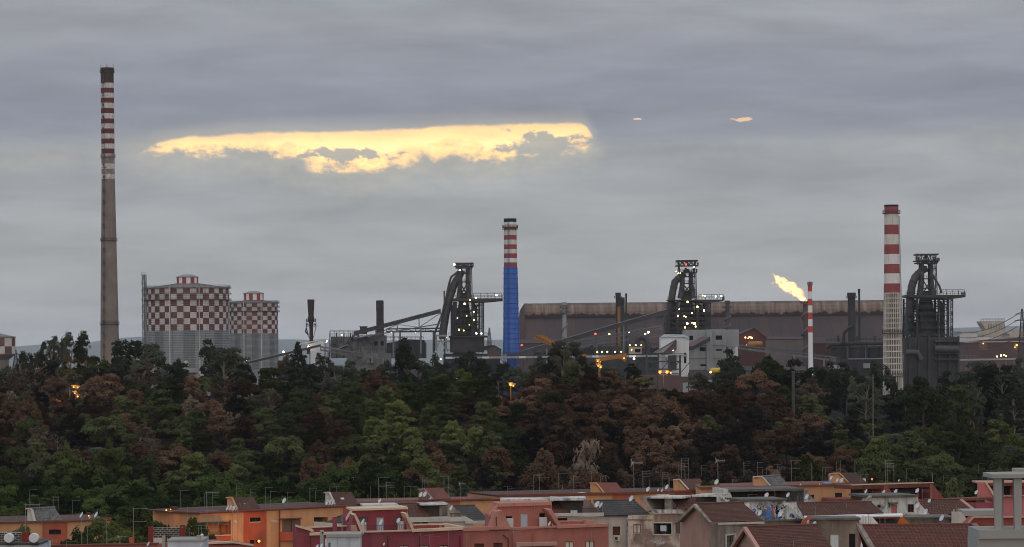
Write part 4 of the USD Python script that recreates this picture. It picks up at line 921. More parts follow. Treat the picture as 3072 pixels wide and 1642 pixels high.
MATS['fire'] = usdkit.material(stage, '/World/Looks/fire', {'g': ('geometry', {}), 'n': ('noise_texture', {'scale': 0.55, 'detail': 3.0, 'distortion': 0.8}), 'm': ('map_range', {'from_min': 0.40, 'from_max': 0.62, 'to_min': 0.03, 'to_max': 1.05, 'clamp': True}), 'v': ('principled_volume', {'density': 0.0, 'color': (0, 0, 0), 'emission_color': (1.0, 0.355, 0.052)})}, [('g.position', 'n.vector'), ('n.fac', 'm.value'), ('m.result', 'v.emission_strength')], volume='v.volume')
fth = Thing('flame', 'bright yellow gas flame blown leftwards from a stack mouth', 'flame', P(2417, 904, Y))
mb = MB(); mb.add(v, mm.tri_verts); fth.part('plume', mb, 'fire')
for u, v_, r in ((2318, 822, 2.2), (2317, 815, 1.6), (2318, 808, 1.1), (2322, 826, 2.6), (2327, 830, 4), (2317, 850, 2.4), (2322, 846, 3), (2312, 846, 1.3), (2330, 858, 2.5), (2319, 858, 1.5)):
    mb = MB(); mb.sphere(P(u, v_, Y), (r * m * 1.3, r * m, r * m * 1.2), 1); fth.part('wisp', mb, 'fire')

# ---- long storage shed
Y = 2450.0; m = px(Y)
th = Thing('storage_shed', 'immense long rust-brown storage shed with pale stained upper wall', 'shed', P(2100, 1180, Y))
uL, uR = 1575, 2684
def prism_x(mb, prof, uA, uB):
    """cross-section [(depth offset, v)] run between two pixel columns at the shed's distance"""
    xa, xb = P(uA, V0, Y)[0], P(uB, V0, Y)[0]
    zz = [(Y + dy, EYE - (v - V0) / F * Y) for dy, v in prof]; n = len(zz)
    v = [(xa, y, z) for y, z in zz] + [(xb, y, z) for y, z in zz]
    f = [(i, n + i, n + i + 1) for i in range(n - 1)] + [(i, n + i + 1, i + 1) for i in range(n - 1)]
    f += [(0, i + 1, i) for i in range(1, n - 1)] + [(n, n + i, n + i + 1) for i in range(1, n - 1)]
    mb.add(v, f)
MATS['shed_upper'] = usdkit.material(stage, '/World/Looks/shed_upper', {
    'g': ('geometry', {}), 's': ('separate_xyz', {}), 'mp': ('mapping', {'mapping_type': 'point', 'scale': (0.22, 0.02, 0.035), 'rotation': (0, 0.30, 0)}), 'n': ('noise_texture', {'scale': 1.0, 'detail': 5.0, 'roughness': 0.65}),
    'mp2': ('mapping', {'mapping_type': 'point', 'scale': (0.45, 0.02, 0.02)}), 'n2': ('noise_texture', {'scale': 1.0, 'detail': 4.0, 'roughness': 0.6}),
    'zr': ('map_range', {'from_min': 62.5, 'from_max': 74.0, 'to_min': 0.0, 'to_max': 1.0, 'clamp': True}), 'jag': ('math', {'math_type': 'multiply_add', 'value2': 0.75, 'value3': -0.40}), 'e': ('math', {'math_type': 'add'}),
    'soot': ('map_range', {'range_type': 'smoothstep', 'from_min': 0.10, 'from_max': 0.20, 'to_min': 0.0, 'to_max': 1.0, 'clamp': True}),
    'topd': ('map_range', {'range_type': 'smoothstep', 'from_min': 0.66, 'from_max': 0.95, 'to_min': 0.0, 'to_max': 0.75, 'clamp': True}),
    'r': ('rgb_ramp', {'ramp': [(0.3, (0.12, 0.078, 0.060)), (0.5, (0.19, 0.130, 0.100)), (0.7, (0.27, 0.20, 0.155))]}),
    'x1': ('mix_color', {'blend_type': 'mix', 'a': (0.035, 0.028, 0.026)}), 'x2': ('mix_color', {'blend_type': 'mix', 'b': (0.075, 0.055, 0.050)}), 'p': ('principled_bsdf', {'roughness': 0.85, 'specular_ior_level': 0.2})},
    [('g.position', 's.vector'), ('g.position', 'mp.vector'), ('mp.vector', 'n.vector'), ('g.position', 'mp2.vector'), ('mp2.vector', 'n2.vector'), ('s.z', 'zr.value'), ('n.fac', 'jag.value1'), ('zr.result', 'e.value1'), ('jag.value', 'e.value2'), ('e.value', 'soot.value'), ('e.value', 'topd.value'),
     ('n2.fac', 'r.fac'), ('r.color', 'x1.b'), ('soot.result', 'x1.fac'), ('x1.result', 'x2.a'), ('topd.result', 'x2.fac'), ('x2.result', 'p.base_color')], surface='p.BSDF')
nb = 36; us = np.linspace(uL, uR, nb + 1)
for a, b_ in zip(us[:-1], us[1:]):                                # cladding bays
    mb = MB(); prism_x(mb, [(30, 954), (30.6, 935), (33, 922), (38, 912), (44, 909)], a + .12, b_ - .12); th.part('upper_wall', mb, 'shed_upper')
    mb = MB(); prism_x(mb, [(-60, 1110), (31, 954)], a + .12, b_ - .12); th.part('roof_slope', mb, 'shed_wall_worn' if int(a) % 3 == 0 else 'shed_wall')
mb = MB(); prism_x(mb, [(44, 909), (46, 908), (60, 912), (90, 960), (150, 1110)], uL, uR); th.part('rear_roof', mb, 'shed_wall')
mb = MB(); mb.plate([P(1574, 909, Y + 44), P(1574, 954, Y + 30), P(1557, 948, Y + 60), P(1560, 930, Y + 62)], [0, 3, 0]); mb.plate([P(1575, 950, Y + 30), P(1572, 1115, Y - 60), P(1545, 1115, Y + 60), P(1558, 935, Y + 62)], [0, 3, 0]); th.part('end_wall', mb, 'shed_red')
mb = MB()
xx = [P(u, V0, Y)[0] for u in (uL, uR)]
mb.box([xx[0], Y - 66, gz(2000, Y) - 1], [xx[1], Y + 150, EYE - (1110 - V0) / F * Y - .3]); th.part('lower_wall', mb, 'shed_light')
# lean-to halls before the shed
def hall(label, uA, uB, vR, vE, vB, Y, D, mat, roofmat, lamps=()):
    th = Thing('works_hall', label, 'works hall', P((uA + uB) / 2, vB, Y)); f = Face(uA, Y); mb = MB(); f.poly(mb, [(uA, vB), (uB, vB), (uB, vE), (uA, vE)], 0, -D); th.part('wall', mb, mat)
    um = (uA + uB) / 2; mb = MB(); a, b_ = f.pt(uA - 2, vE), f.pt(uB + 2, vE); h = (vE - vR) * px(Y)
    A, B = a + [0, -.5, 0], b_ + [0, -.5, 0]; r0, r1 = a + [0, D * .5, h], b_ + [0, D * .5, h]
    mb.plate([A, B, r1, r0], [0, 0, -.4]); mb.plate([A + [0, D + 1, 0], B + [0, D + 1, 0], r1, r0], [0, 0, -.4]); th.part('roof', mb, roofmat)
    mb = MB()
    for k in range(1, 12): q = uA + (uB - uA) * k / 12; f.bar(mb, (q, vE + 1), (q, vB), .3, .15)
    th.part('wall_rib', mb, mat)
    for (u, v, s, mt) in lamps: lamp(th, u, v, Y - 1, s, mt)
    return th
paint('hall_grey', (0.155, 0.125, 0.118), 0.1, 0.1, 0.85, streak=0.3, streakcol=(0.10, 0.08, 0.075), zs=0.05)
hall('pale brown lean-to hall in front of the shed, left of the flare stack', 2297, 2425, 1010, 1017, 1110, 2330, 40, 'hall_grey', 'shed_wall')
hall('low hall under the left end of the long shed', 1560, 1700, 1018, 1030, 1115, 2300, 40, 'shed_light', 'shed_wall')
hall('low grey roofed hall behind the trees, right of the bunker', 2230, 2420, 1098, 1112, 1160, 1650, 30, 'bunker_dirty', 'shed_wall')
hall('low brown hall between the flare stack and the black stoves', 2440, 2500, 1012, 1030, 1110, 2250, 30, 'shed_red', 'shed_wall')
# gabled dark red hall with orange lamps
Y = 2100; th = Thing('gabled_hall', 'dark red gabled hall with a cluster of orange lamps before its end', 'works hall', P(2258, 1110, Y)); f = Face(2220, Y); mb = MB(); f.poly(mb, [(2215, 1115), (2297, 1115), (2297, 1012), (2262, 985), (2215, 1005)], 0, -50); th.part('wall', mb, 'shed_red')
mb = MB()
for a, b_ in (((2211, 1006), (2262, 984)), ((2262, 984), (2301, 1014))): mb.plate([f.pt(*a, .6), f.pt(*b_, .6), f.pt(*b_, .6) + [0, 52, 0], f.pt(*a, .6) + [0, 52, 0]], [0, 0, -.4])
th.part('roof', mb, 'shed_wall')
for (u, v, s, mt) in ((2236, 1013, 4.5, 'lamp_orange'), (2249, 1011, 5, 'lamp_orange'), (2255, 1014, 6, 'lamp_orange'), (2245, 1015, 3.5, 'lamp_orange'), (2240, 1037, 4, 'lamp_yellow'), (2256, 1038, 4, 'lamp_orange'), (2250, 1041, 3.5, 'lamp_yellow'), (2267, 1035, 4, 'lamp_yellow')): lamp(th, u, v, Y - 6, s, mt)
Y = 2085; th = Thing('orange_vessel', 'orange cylindrical vessel lit by lamps, lying in front of the gabled hall', 'vessel', P(2262, 1041, Y)); mb = MB(); a, b_ = P(2246, 1034, Y), P(2284, 1032, Y); r = 8.5 * px(Y)
mb.tube([a - [.8, 0, 0], a - [.3, 0, 0], a, b_, b_ + [.3, 0, 0], b_ + [.8, 0, 0]], [r * .3, r * .8, r, r, r * .8, r * .3], 16); th.part('shell', mb, 'orange_machine', 40)
mb = MB(); f = Face(2262, Y); [f.rect(mb, u, 1040, u + 3, 1060, 1, -1) for u in (2248, 2262, 2278)]; f.rect(mb, 2245, 1041, 2285, 1043, 2, -2); th.part('cradle', mb, 'dark_steel')

# ---- blast furnaces
def furnace(label, Y, uc, top, neck, deck, base, down, thin, mat, lamps, deckspan, seed, pale_base=True):
    """uc: axis; top=(v0,v1,half) crown frame; neck=(v0,v1) between crown and deck; deck v; base v; down: big downcomer polyline with widths"""
    m = px(Y); c = P(uc, base, Y); c[2] = gz(uc, Y); r = random.Random(seed)
    th = Thing('blast_furnace', label, 'blast furnace', c); f = Face(uc, Y)
    X = lambda u, v, dy=0.0: P(u, v, Y) + np.array([0, dy, 0])
    # crown: open frame with beams and guard rails
    v0, v1, h = top; mb = MB()
    for s in (-1, 1):
        for d in (-4, 4):
            mb.bar(X(uc + s * h, v0, d), X(uc + s * h * .8, neck[0] + 2, d), .7); mb.bar(X(uc, v0, d), X(uc, v1, d), .5)
        mb.bar(X(uc + s * h, v0, -4), X(uc + s * h, v0, 4), .8)
    for d in (-4, 4):
        mb.bar(X(uc - h * 1.25, v0 + 1, d), X(uc + h * 1.25, v0, d), .9)
        for i in range(4):
            a, b_ = uc - h + 2 * h * i / 4, uc - h + 2 * h * (i + 1) / 4; mb.bar(X(a, v0, d), X((a + b_) / 2, v1, d), .4); mb.bar(X((a + b_) / 2, v1, d), X(b_, v0, d), .4)
    cr = th.part('crown_frame', mb, mat)
    for v, e in ((v1, 1.3), (neck[0], 1.15)):
        mb = MB(); mb.box(X(uc - h * e, v, -6), X(uc + h * e, v, 6) + [0, 0, .7]); rail(mb, [X(uc - h * e, v, -6) + [0, 0, .6], X(uc + h * e, v, -6) + [0, 0, .6], X(uc + h * e, v, 6) + [0, 0, .6]], 1.5, .18, 1.6); th.part('crown_platform', mb, mat)
    mb = MB()
    for k in range(7): q = uc + r.uniform(-h, h) * .8; z = r.uniform(v1 - 6, neck[0]); s = r.uniform(1, 3); mb.box(X(q - s, z, -3), X(q + s, z + s * 2, r.uniform(0, 3)))
    mb.lathe(X(uc, neck[0]), [(h * .40 * m, 0), (h * .40 * m, 1.2), (h * .2 * m, 2.4), (.02, 2.5)], 14); th.part('charging_gear', mb, mat)
    # uptakes and furnace top
    mb = MB()
    for s in (-1, 1):
        for d in (-3.5, 3.5):
            mb.tube([X(uc + s * h * .75, neck[1] + 12, d), X(uc + s * h * .62, neck[1] - 8, d), X(uc + s * h * .5, (neck[0] + neck[1]) / 2, d), X(uc + s * h * .5, neck[0], d)], np.array([8, 7.5, 6.4, 6]) * m, 10)
    up = th.part('uptake', mb, 'pipe_steel', 40)
    mb = MB()
    for k in range(3):
        v = neck[0] + (neck[1] - neck[0]) * (k + .6) / 3.2
        mb.box(X(uc - h * .75, v, -5.5), X(uc + h * .9, v, 5.5) + [0, 0, .5]); rail(mb, [X(uc - h * .7, v, -5.5) + [0, 0, .4], X(uc + h * .9, v, -5.5) + [0, 0, .4]], 1.4, .16, 1.6)
    mb.bar(X(uc - h * .5, neck[1], -4), X(uc + h * .5, (neck[0] + neck[1]) / 2, -4), .6); mb.bar(X(uc + h * .5, neck[1], -4), X(uc - h * .5, (neck[0] + neck[1]) / 2, -4), .6)
    a, b_ = X(uc + h * 1.05, deck, -3), X(uc + h * .95, neck[0], -3); lattice(mb, a, b_, 5 * m, 5 * m, 12, .3)
    th.part('neck_gangway', mb, mat)
    # downcomer
    mb = MB(); mb.tube([X(u, v, -2) for u, v, w in down], [w * m / 2 for u, v, w in down], 14); th.part('downcomer', mb, 'pipe_steel', 40)
    mb = MB()
    for (u, v, w), (u2, v2, w2) in zip(down[1:-1], down[2:]):
        for t in (.5,): p = X(u + (u2 - u) * t, v + (v2 - v) * t, -2); q = X(u2, v2, -2) - X(u, v, -2); q /= np.linalg.norm(q); rr_ = (w + (w2 - w) * t) * m / 2 + .18; mb.tube([p - q * .25, p + q * .25], rr_, 14)
    th.part('pipe_flange', mb, mat)
    if thin: mb = MB(); mb.tube([X(u, v, -4) for u, v in thin], 3.2 * m, 8); th.part('relief_pipe', mb, 'pipe_steel', 40)
    # deck with cantilever
    uL, uR, vt = deckspan; mb = MB(); D = 9
    mb.plate([X(uL, deck, -D), X(uc + h * 1.4, deck + 2, -D), X(uc + h * 2.0, deck + 7, -D), X(uR, deck, -D), X(uR, vt, -D), X(uL, vt, -D)][::-1], [0, 2 * D, 0])
    th.part('deck', mb, mat)
    mb = MB(); rail(mb, [X(uL, vt, -D), X(uR, vt, -D), X(uR, vt, D)], 1.7, .18, 2.0)
    for q in np.linspace(uc + h * 1.3, uR - 3, 5): mb.bar(X(q, vt, -D), X(q, vt - 15, -D), .25)
    mb.bar(X(uc + h * 1.3, vt - 15, -D), X(uR - 3, vt - 15, -D), .3); th.part('deck_rail', mb, mat)
    # furnace shaft
    mb = MB(); cc = X(uc, base); hh = (base - deck) * m
    mb.lathe(cc, [(h * 1.25 * m, -4), (h * 1.25 * m, hh * .22), (h * 1.2 * m, hh * .34), (h * .70 * m, hh * .92), (h * .55 * m, hh + 3), (h * .3 * m, hh + (deck - neck[1]) * m + 2)], 24); th.part('shaft', mb, 'soot_steel', 30)
    mb = MB(); mb.tube([cc + [h * 1.15 * m * math.cos(t), h * 1.15 * m * math.sin(t), hh * .36] for t in np.linspace(0, 6.28, 26)], 1.3, 8); th.part('bustle_pipe', mb, 'pipe_steel', 40)
    # lattice frame round the shaft
    cols = [uL + 4, uc - h * 1.15, uc + h * 1.15, uc + h * 2.1, uc + h * 2.55]
    for q in cols:
        for d in (-D + 1, D - 1):
            mb = MB(); lattice(mb, X(q, base + 12, d), X(q, deck + 3, d), 6.0 * m, 6.0 * m, 12, .38) if q == cols[-1] else mb.bar(X(q, base + 12, d), X(q, deck + 3, d), 1.15)
            th.part('column', mb, mat)
    lv = np.linspace(deck + 14, base - 8, 6)
    for i, v in enumerate(lv):
        mb = MB(); ue = cols[3] if i % 2 else cols[-1]; us_ = cols[0] if i > 1 else cols[1] - 5
        mb.box(X(us_, v, -D), X(ue, v, D) + [0, 0, .4]); rail(mb, [X(us_, v, -D) + [0, 0, .4], X(ue, v, -D) + [0, 0, .4]], 1.4, .16, 1.8); th.part('service_floor', mb, mat)
    mb = MB()
    for d in (-D + 1, D - 1):
        for i in range(5):
            a, b_ = lv[i], lv[i + 1]
            for q0, q1 in ((cols[0], cols[1]), (cols[2], cols[3])):
                if (i + (q0 == cols[0])) % 2: mb.bar(X(q0, b_, d), X(q1, a, d), .45)
                else: mb.bar(X(q0, a, d), X(q1, b_, d), .45)
    th.part('brace', mb, mat)
    mb = MB()
    for k in range(90):                                           # boxes, ducts and pipes crowding the frame
        q = r.uniform(cols[0], cols[3]); v = r.uniform(deck + 10, base - 6); w = r.uniform(2, 6)
        if k % 3: mb.box(X(q - w, v, r.uniform(-8, 2)), X(q + w, v + r.uniform(2, 7), r.uniform(3, 7)))
        else: mb.tube([X(q, v, -6), X(q, v + r.uniform(10, 40), -6)], r.uniform(.3, .9), 6)
    for s in (-1, 1): mb.tube([X(uc + s * h * 1.6, base, -3), X(uc + s * h * 1.6, deck + 20, -3), X(uc + s * h * 1.2, deck + 8, -3)], 5 * m, 10)
    th.part('ducts', mb, 'soot_steel')
    # cast house
    mb = MB(); mb.box(X(cols[0] - 10, base + 45, -18), X(cols[-1] + 4, base, 18)); th.part('cast_house', mb, 'soot_steel')
    mb = MB(); mb.box(X(cols[0] - 14, base + 1, -20), X(cols[-1] + 14, base - 5, 20)); rail(mb, [X(cols[0] - 14, base - 5, -20), X(cols[-1] + 14, base - 5, -20)], 1.6, .18, 2.2); th.part('cast_house_roof', mb, 'soot_steel')
    for (u, v, s, mt) in lamps: lamp(th, u, v, Y - D - 2, s, mt)
    return th, X
LW, LY, LO = 'lamp_white', 'lamp_yellow', 'lamp_orange'
th, X = furnace('left blast furnace, black framed tower with a big curved pipe on its left', 1820, 1392, (791, 801, 22), (806, 890), 903, 1013,
    [(1388, 812, 20), (1376, 832, 23), (1362, 855, 24), (1350, 890, 24), (1338, 940, 24), (1330, 990, 24), (1328, 1018, 24)], [(1384, 808), (1368, 821), (1354, 832), (1348, 850), (1337, 900), (1326, 945), (1312, 982), (1305, 1000), (1303, 1055)], 'soot_steel',
    [(1363, 794, 6, LW), (1379, 811, 4.5, LW), (1489, 886, 5, LW), (1428, 894, 4, LY), (1410, 901, 4.5, LY), (1394, 912, 6.5, LY), (1421, 936, 4.5, LY), (1422, 960, 4.5, LY), (1377, 990, 6, LY), (1391, 992, 4, LY), (1429, 1001, 5.5, LW), (1444, 1001, 5, LW), (1339, 1013, 3, LY), (1436, 1033, 4, LO), (1442, 1034, 4, LW), (1400, 948, 3, LY), (1408, 975, 2.5, LY), (1372, 955, 2.5, LW)], (1358, 1508, 896), 1)
mb = MB()
for u in (1310, 1339):
    for d in (-16, 0): mb.bar(X(u, 1008, d), X(u, 1052, d), 3.4 * px(1820))
mb.bar(X(1308, 1008, -16), X(1342, 1008, -16), 1.0); mb.bar(X(1310, 1050, -16), X(1324, 1018, -16), .6); mb.bar(X(1339, 1050, -16), X(1324, 1018, -16), .6); mb.bar(X(1308, 1025, -16), X(1374, 1025, -16), .8); th.part('pale_frame', mb, 'holder_grey_light')
th, X = furnace('middle blast furnace, dotted with lamps, rising behind the grey bunker', 1830, 2060, (783, 800, 26), (820, 884), 903, 1000,
    [(2055, 822, 19), (2040, 832, 21), (2024, 846, 22), (2017, 880, 21.5), (2010, 930, 21), (2004, 938, 26), (2003, 1010, 26)], None, 'soot_steel',
    [(2058, 794, 5, 'lamp_red'), (2082, 801, 3, LW), (2029, 815, 3.5, LY), (2035, 820, 4, LY), (2041, 820, 3.5, LY), (2033, 821, 3, LY), (2108, 887, 4, LO), (2115, 888, 4, LW), (2147, 890, 4.5, LW), (2164, 889, 4.5, LW), (2063, 906, 6, LY), (2092, 921, 6.5, LY), (2112, 932, 5, LW), (2076, 940, 4, LY), (2034, 948, 5.5, LW), (2053, 949, 4, LO), (2057, 951, 3.5, LW), (2062, 971, 6, LW), (2083, 971, 7, LW), (2087, 980, 5, LY), (2055, 983, 5, LO), (2076, 969, 3, LO), (2038, 928, 3, LW)], (2001, 2170, 900), 2)
th, X = furnace('right blast furnace, unlit black tower beside the gridded chimney', 1840, 2778, (764, 786, 28), (792, 884), 893, 1018,
    [(2780, 806, 18), (2762, 814, 22), (2744, 832, 24), (2734, 860, 24), (2729, 900, 24), (2725, 950, 24), (2724, 1005, 24)], [(2790, 815), (2800, 835), (2815, 858), (2822, 880)], 'soot_steel', [], (2712, 2890, 886), 3)
mb = MB(); mb.box(X(2700, 1165, -24), X(2858, 1012, -18))
for u in (2712, 2740, 2770, 2800, 2830, 2856): mb.bar(X(u, 1165, -26), X(u, 1010, -26), 1.2)
for v in (1022, 1040, 1058, 1076): mb.box(X(2786, v, -28), X(2858, v + 5, -24))
th.part('lower_works', mb, 'soot_steel')
mb = MB(); mb.tube([X(2786, 1048, -28), X(2856, 1048, -28)], 2.0, 10); mb.tube([X(2700, 1058, -28), X(2735, 1058, -28), X(2745, 1080, -28)], 1.6, 10); th.part('gas_main', mb, 'pipe_steel', 40)

# ---- conveyors
def gallery(label, A, B, Yd, depth_px, kind, legs=(), mat='dark_steel', truss=0, lamps=(), Y2=None, roof='grey_steel'):
    """inclined conveyor bridge between two pixels; truss: girder depth in pixels below the belt housing"""
    Y2 = Y2 or Yd; a, b_ = P(*A, Yd), P(*B, Y2); m = px(Yd); th = Thing('conveyor', label, 'conveyor', (a + b_) / 2); w = 4.5; d = (b_ - a); n = max(4, int(np.linalg.norm(d) / 5)); up = np.array([0, 0, depth_px * m])
    side = np.array([-d[1], d[0], 0.0]); side /= np.linalg.norm(side); side *= w / 2
    if side[1] > 0: side = -side                                   # towards the camera
    mb = MB(); v = [p + s * side + k * up for p in (a, b_) for s, k in ((1, -.5), (-1, -.5), (-1, .5), (1, .5))]
    if kind == 'closed':
        mb.add(v, [(0, 2, 1), (0, 3, 2), (4, 5, 6), (4, 6, 7), (0, 1, 5), (0, 5, 4), (1, 2, 6), (1, 6, 5), (2, 3, 7), (2, 7, 6), (3, 0, 4), (3, 4, 7)]); hs = th.part('housing', mb, mat)
        mb = MB(); mb.plate([a + side * 1.12 + up * .5, b_ + side * 1.12 + up * .5, b_ - side * 1.12 + up * .56, a - side * 1.12 + up * .56], [0, 0, .25]); th.part('roof', mb, roof)
        mb = MB()
        for i in range(n + 1): t = i / n; q = a + d * t + side * 1.02; mb.bar(q - up * .5, q + up * .5, .25)
        th.part('housing_rib', mb, 'dark_steel')
    else:
        mb.plate([a + side - up * .15, b_ + side - up * .15, b_ - side - up * .15, a - side - up * .15], [0, 0, -.5]); th.part('belt_deck', mb, mat)
        mb = MB(); mb.plate([a + side * 1.05 + up * .5, b_ + side * 1.05 + up * .5, b_ - side * 1.05 + up * .55, a - side * 1.05 + up * .55], [0, 0, .3]); th.part('roof', mb, roof)
        for s in (1, -1):
            mb = MB(); mb.bar(a + s * side + up * .4, b_ + s * side + up * .4, .4); mb.bar(a + s * side - up * .5, b_ + s * side - up * .5, .45)
            for i in range(n + 1): q = a + d * i / n + s * side; mb.bar(q - up * .5, q + up * .42, .3)
            for i in range(n): q, q2 = a + d * i / n + s * side, a + d * (i + 1) / n + s * side; mb.bar(q - up * .5, q2 + up * .4, .22) if i % 2 else mb.bar(q + up * .4, q2 - up * .5, .22)
            th.part('side_truss', mb, mat)
    if truss:
        g = np.array([0, 0, truss * m]); nn = max(4, n // 2)
        for s in (1, -1):
            mb = MB(); mb.bar(a + s * side - up * .5 - g * .25, b_ + s * side - up * .5 - g, .55)
            for i in range(nn + 1): t = i / nn; q = a + d * t + s * side - up * .5; mb.bar(q, q - g * (.25 + .75 * t), .38)
            for i in range(nn):
                t, t2 = i / nn, (i + 1) / nn; q, q2 = a + d * t + s * side - up * .5, a + d * t2 + s * side - up * .5
                mb.bar(q - g * (.25 + .75 * t), q2, .3) if i % 2 else mb.bar(q, q2 - g * (.25 + .75 * t2), .3)
            th.part('girder', mb, 'grey_steel')
    for (u, vb) in legs:
        t = (u - A[0]) / (B[0] - A[0]); q = a + d * t - up * .5 - np.array([0, 0, truss * m * (.25 + .75 * t)]); e = q.copy(); e[2] = zof(u, vb, Yd); mb = MB()
        for s in (1, -1): mb.bar(q + s * side, e + s * side * 1.6, .8)
        for k in range(4): t0, t1 = k / 4, (k + 1) / 4; mb.bar(q + (e - q) * t0 + side * (1 + .6 * t0), q + (e - q) * t1 - side * (1 + .6 * t1), .35); mb.bar(q + (e - q) * t1 - side * (1 + .6 * t1), q + (e - q) * t1 + side * (1 + .6 * t1), .35)
        th.part('trestle', mb, 'grey_steel')
    for (u, v, s, mt) in lamps:
        t = (u - A[0]) / (B[0] - A[0]); q = a + d * t + side * .8 + up * .5; e = P(u, v, Yd); mb = MB(); mb.bar([q[0], q[1], q[2]], [q[0], q[1], e[2]], .18); th.part('lamp_post', mb, 'dark_steel'); mb = MB(); mb.sphere([q[0], q[1], e[2]], s * m / 2, 1); th.part('lamp', mb, mt, True)
    return th
gallery('conveyor on a deep girder climbing to the left blast furnace', (1062, 1002), (1322, 934), 1790, 11, 'closed', [(1180, 1075), (1262, 1060)], 'dark_steel', 32, [(1177, 967, 3.5, LW), (1223, 955, 3.5, LW), (1268, 943, 4, LW)], roof='dark_steel')
gallery('level pipe bridge behind the girder of the left conveyor', (1160, 992), (1335, 990), 1840, 10, 'open', [(1200, 1060), (1300, 1060)], 'dark_steel', 0, [(1247, 996, 4, LW), (1174, 997, 5, LY)])
gallery('open lattice conveyor descending right from the white transfer hut', (962, 1046), (1150, 1078), 1780, 12, 'open', [(985, 1100), (1080, 1100)], 'grey_steel')
gallery('covered conveyor dropping left from the white transfer hut behind the trees', (962, 1037), (740, 1090), 1780, 6, 'closed', [(860, 1110)], 'dark_steel', roof='holder_grey_light')
gallery('long covered conveyor climbing to the middle blast furnace', (1560, 1062), (2003, 935), 1780, 13, 'closed', [(1870, 1080), (1640, 1090)], 'dark_steel', 0, [], roof='grey_steel')
gallery('lower truss conveyor running under the long covered conveyor', (1700, 1034), (1985, 982), 1800, 8, 'open', [(1790, 1080), (1940, 1080)], 'grey_steel', 22)
gallery('dark lattice conveyor sloping down to the right from the bunker', (2205, 1039), (2505, 1078), 1730, 12, 'open', [(2380, 1100), (2470, 1100)], 'grey_steel', 0, roof='dark_steel')
# level white-sided bridge on trestles
Y = 1600.0; th = Thing('white_conveyor_bridge', 'long level conveyor bridge with white side panels on dark trestles', 'conveyor', P(1700, 1066, Y)); f = Face(1336, Y, 2060, Y)
xs = list(range(1336, 2060, 22))
for k, u in enumerate(xs):
    mb = MB(); f.rect(mb, u + .5, 1071 - (u - 1336) * .0096, u + 21.5, 1077 - (u - 1336) * .0096, 2.5, 2.3); th.part('side_panel', mb, 'holder_grey_light' if k % 5 else 'tower_white')
mb = MB(); f.rect(mb, 1336, 1075, 2060, 1076, 2.2, -2.2); f.rect(mb, 1336, 1064, 2060, 1065.5, 2.6, -2.6); th.part('deck', mb, 'dark_steel')
for u in range(1350, 2065, 55):
    mb = MB()
    for o in (2, -2): f.bar(mb, (u, 1074), (u, 1150), .5, o)
    f.bar(mb, (u - 14, 1077), (u, 1092), .35, 2); f.bar(mb, (u + 14, 1077), (u, 1092), .35, 2); th.part('trestle', mb, 'dark_steel')
for (u, v, s, mt) in ((1322, 1078, 4, LY), (1792, 1057, 4.5, LY), (1806, 1056, 4.5, LY), (1822, 1056, 4.5, LY), (1845, 1056, 5, LY), (1864, 1056, 4.5, LY), (1902, 1077, 6.5, LW)): lamp(th, u, v, Y - 4, s, mt)

# ---- buildings of the works
def block(name, label, cat, Y, poly, D, mat, wins=(), winmat='void', slabs=(), rails=False):
    th = Thing(name, label, cat, P(poly[0][0], poly[0][1], Y)); f = Face(poly[0][0], Y); mb = MB(); f.poly(mb, poly, 0, -D, [w for w in wins]); th.part('wall', mb, mat)
    for w in wins:
        mb = MB(); f.rect(mb, w[0] - .2, w[1] - .2, w[2] + .2, w[3] + .2, -.9, -1.1); th.part('window', mb, winmat)
    for (a, b_, c_, d_, o0, o1, mt, nm) in slabs: mb = MB(); f.rect(mb, a, b_, c_, d_, o0, o1); th.part(nm, mb, mt)
    return th, f
th, f = block('white_tower', 'white conveyor tower with a pent chute on its left side', 'tower', 1620, [(1982, 1012), (2052, 1010), (2067, 1016), (2067, 1130), (1982, 1130)], 14, 'tower_white', [(2052, 1059, 2059, 1090)])
mb = MB(); mb.plate([f.pt(1982, 1012, .3), f.pt(2055, 1001, -6), f.pt(2068, 1015, -14), f.pt(1982, 1012, -14)][:3], [0, 0, -.5]); mb.plate([f.pt(1980, 1012, .4), f.pt(2053, 1011, .4), f.pt(2053, 1003, -7), f.pt(1992, 1003, -7)], [0, 0, -.4]); mb.plate([f.pt(2053, 1011, .4), f.pt(2068, 1017, .4), f.pt(2066, 1012, -7), f.pt(2053, 1003, -7)], [0, 0, -.4]); th.part('roof', mb, 'holder_grey_light')
mb = MB(); f.poly(mb, [(1962, 1062), (2030, 1021), (2030, 1049), (2012, 1062)], 6, .1); th.part('chute', mb, 'works_brown')
mb = MB(); mb.plate([f.pt(1960, 1060, 7), f.pt(2028, 1020, 7), f.pt(2029, 1023, .2), f.pt(1963, 1063, .2)], [0, 0, .4]); th.part('chute_roof', mb, 'holder_grey_light')
mb = MB(); f.poly(mb, [(1963, 1060), (1990, 1058), (2028, 1022)], 6.4, 6.1); th.part('chute_cheek', mb, 'holder_grey_light'); lamp(th, 2020, 1052, 1612, 3.5, LW)
th, f = block('concrete_bunker', 'grey concrete bunker building with dark slots and a conveyor entering its face', 'bunker', 1660, [(2055, 990), (2120, 990), (2120, 1110), (2055, 1110)], 25, 'bunker_grey', [(2068, 1008, 2079, 1021), (2098, 1014, 2122, 1031), (2099, 1042, 2117, 1054), (2101, 1093, 2119, 1099)])
mb = MB(); f.rect(mb, 2120, 989, 2138, 1112, 3, -25); th.part('stair_core', mb, 'bunker_grey')
mb = MB(); f.poly(mb, [(2138, 988), (2178, 988), (2178, 1112), (2138, 1112)], -.5, -25, [(2147, 1007, 2166, 1020), (2148, 1048, 2166, 1053)]); th.part('wing', mb, 'bunker_grey')
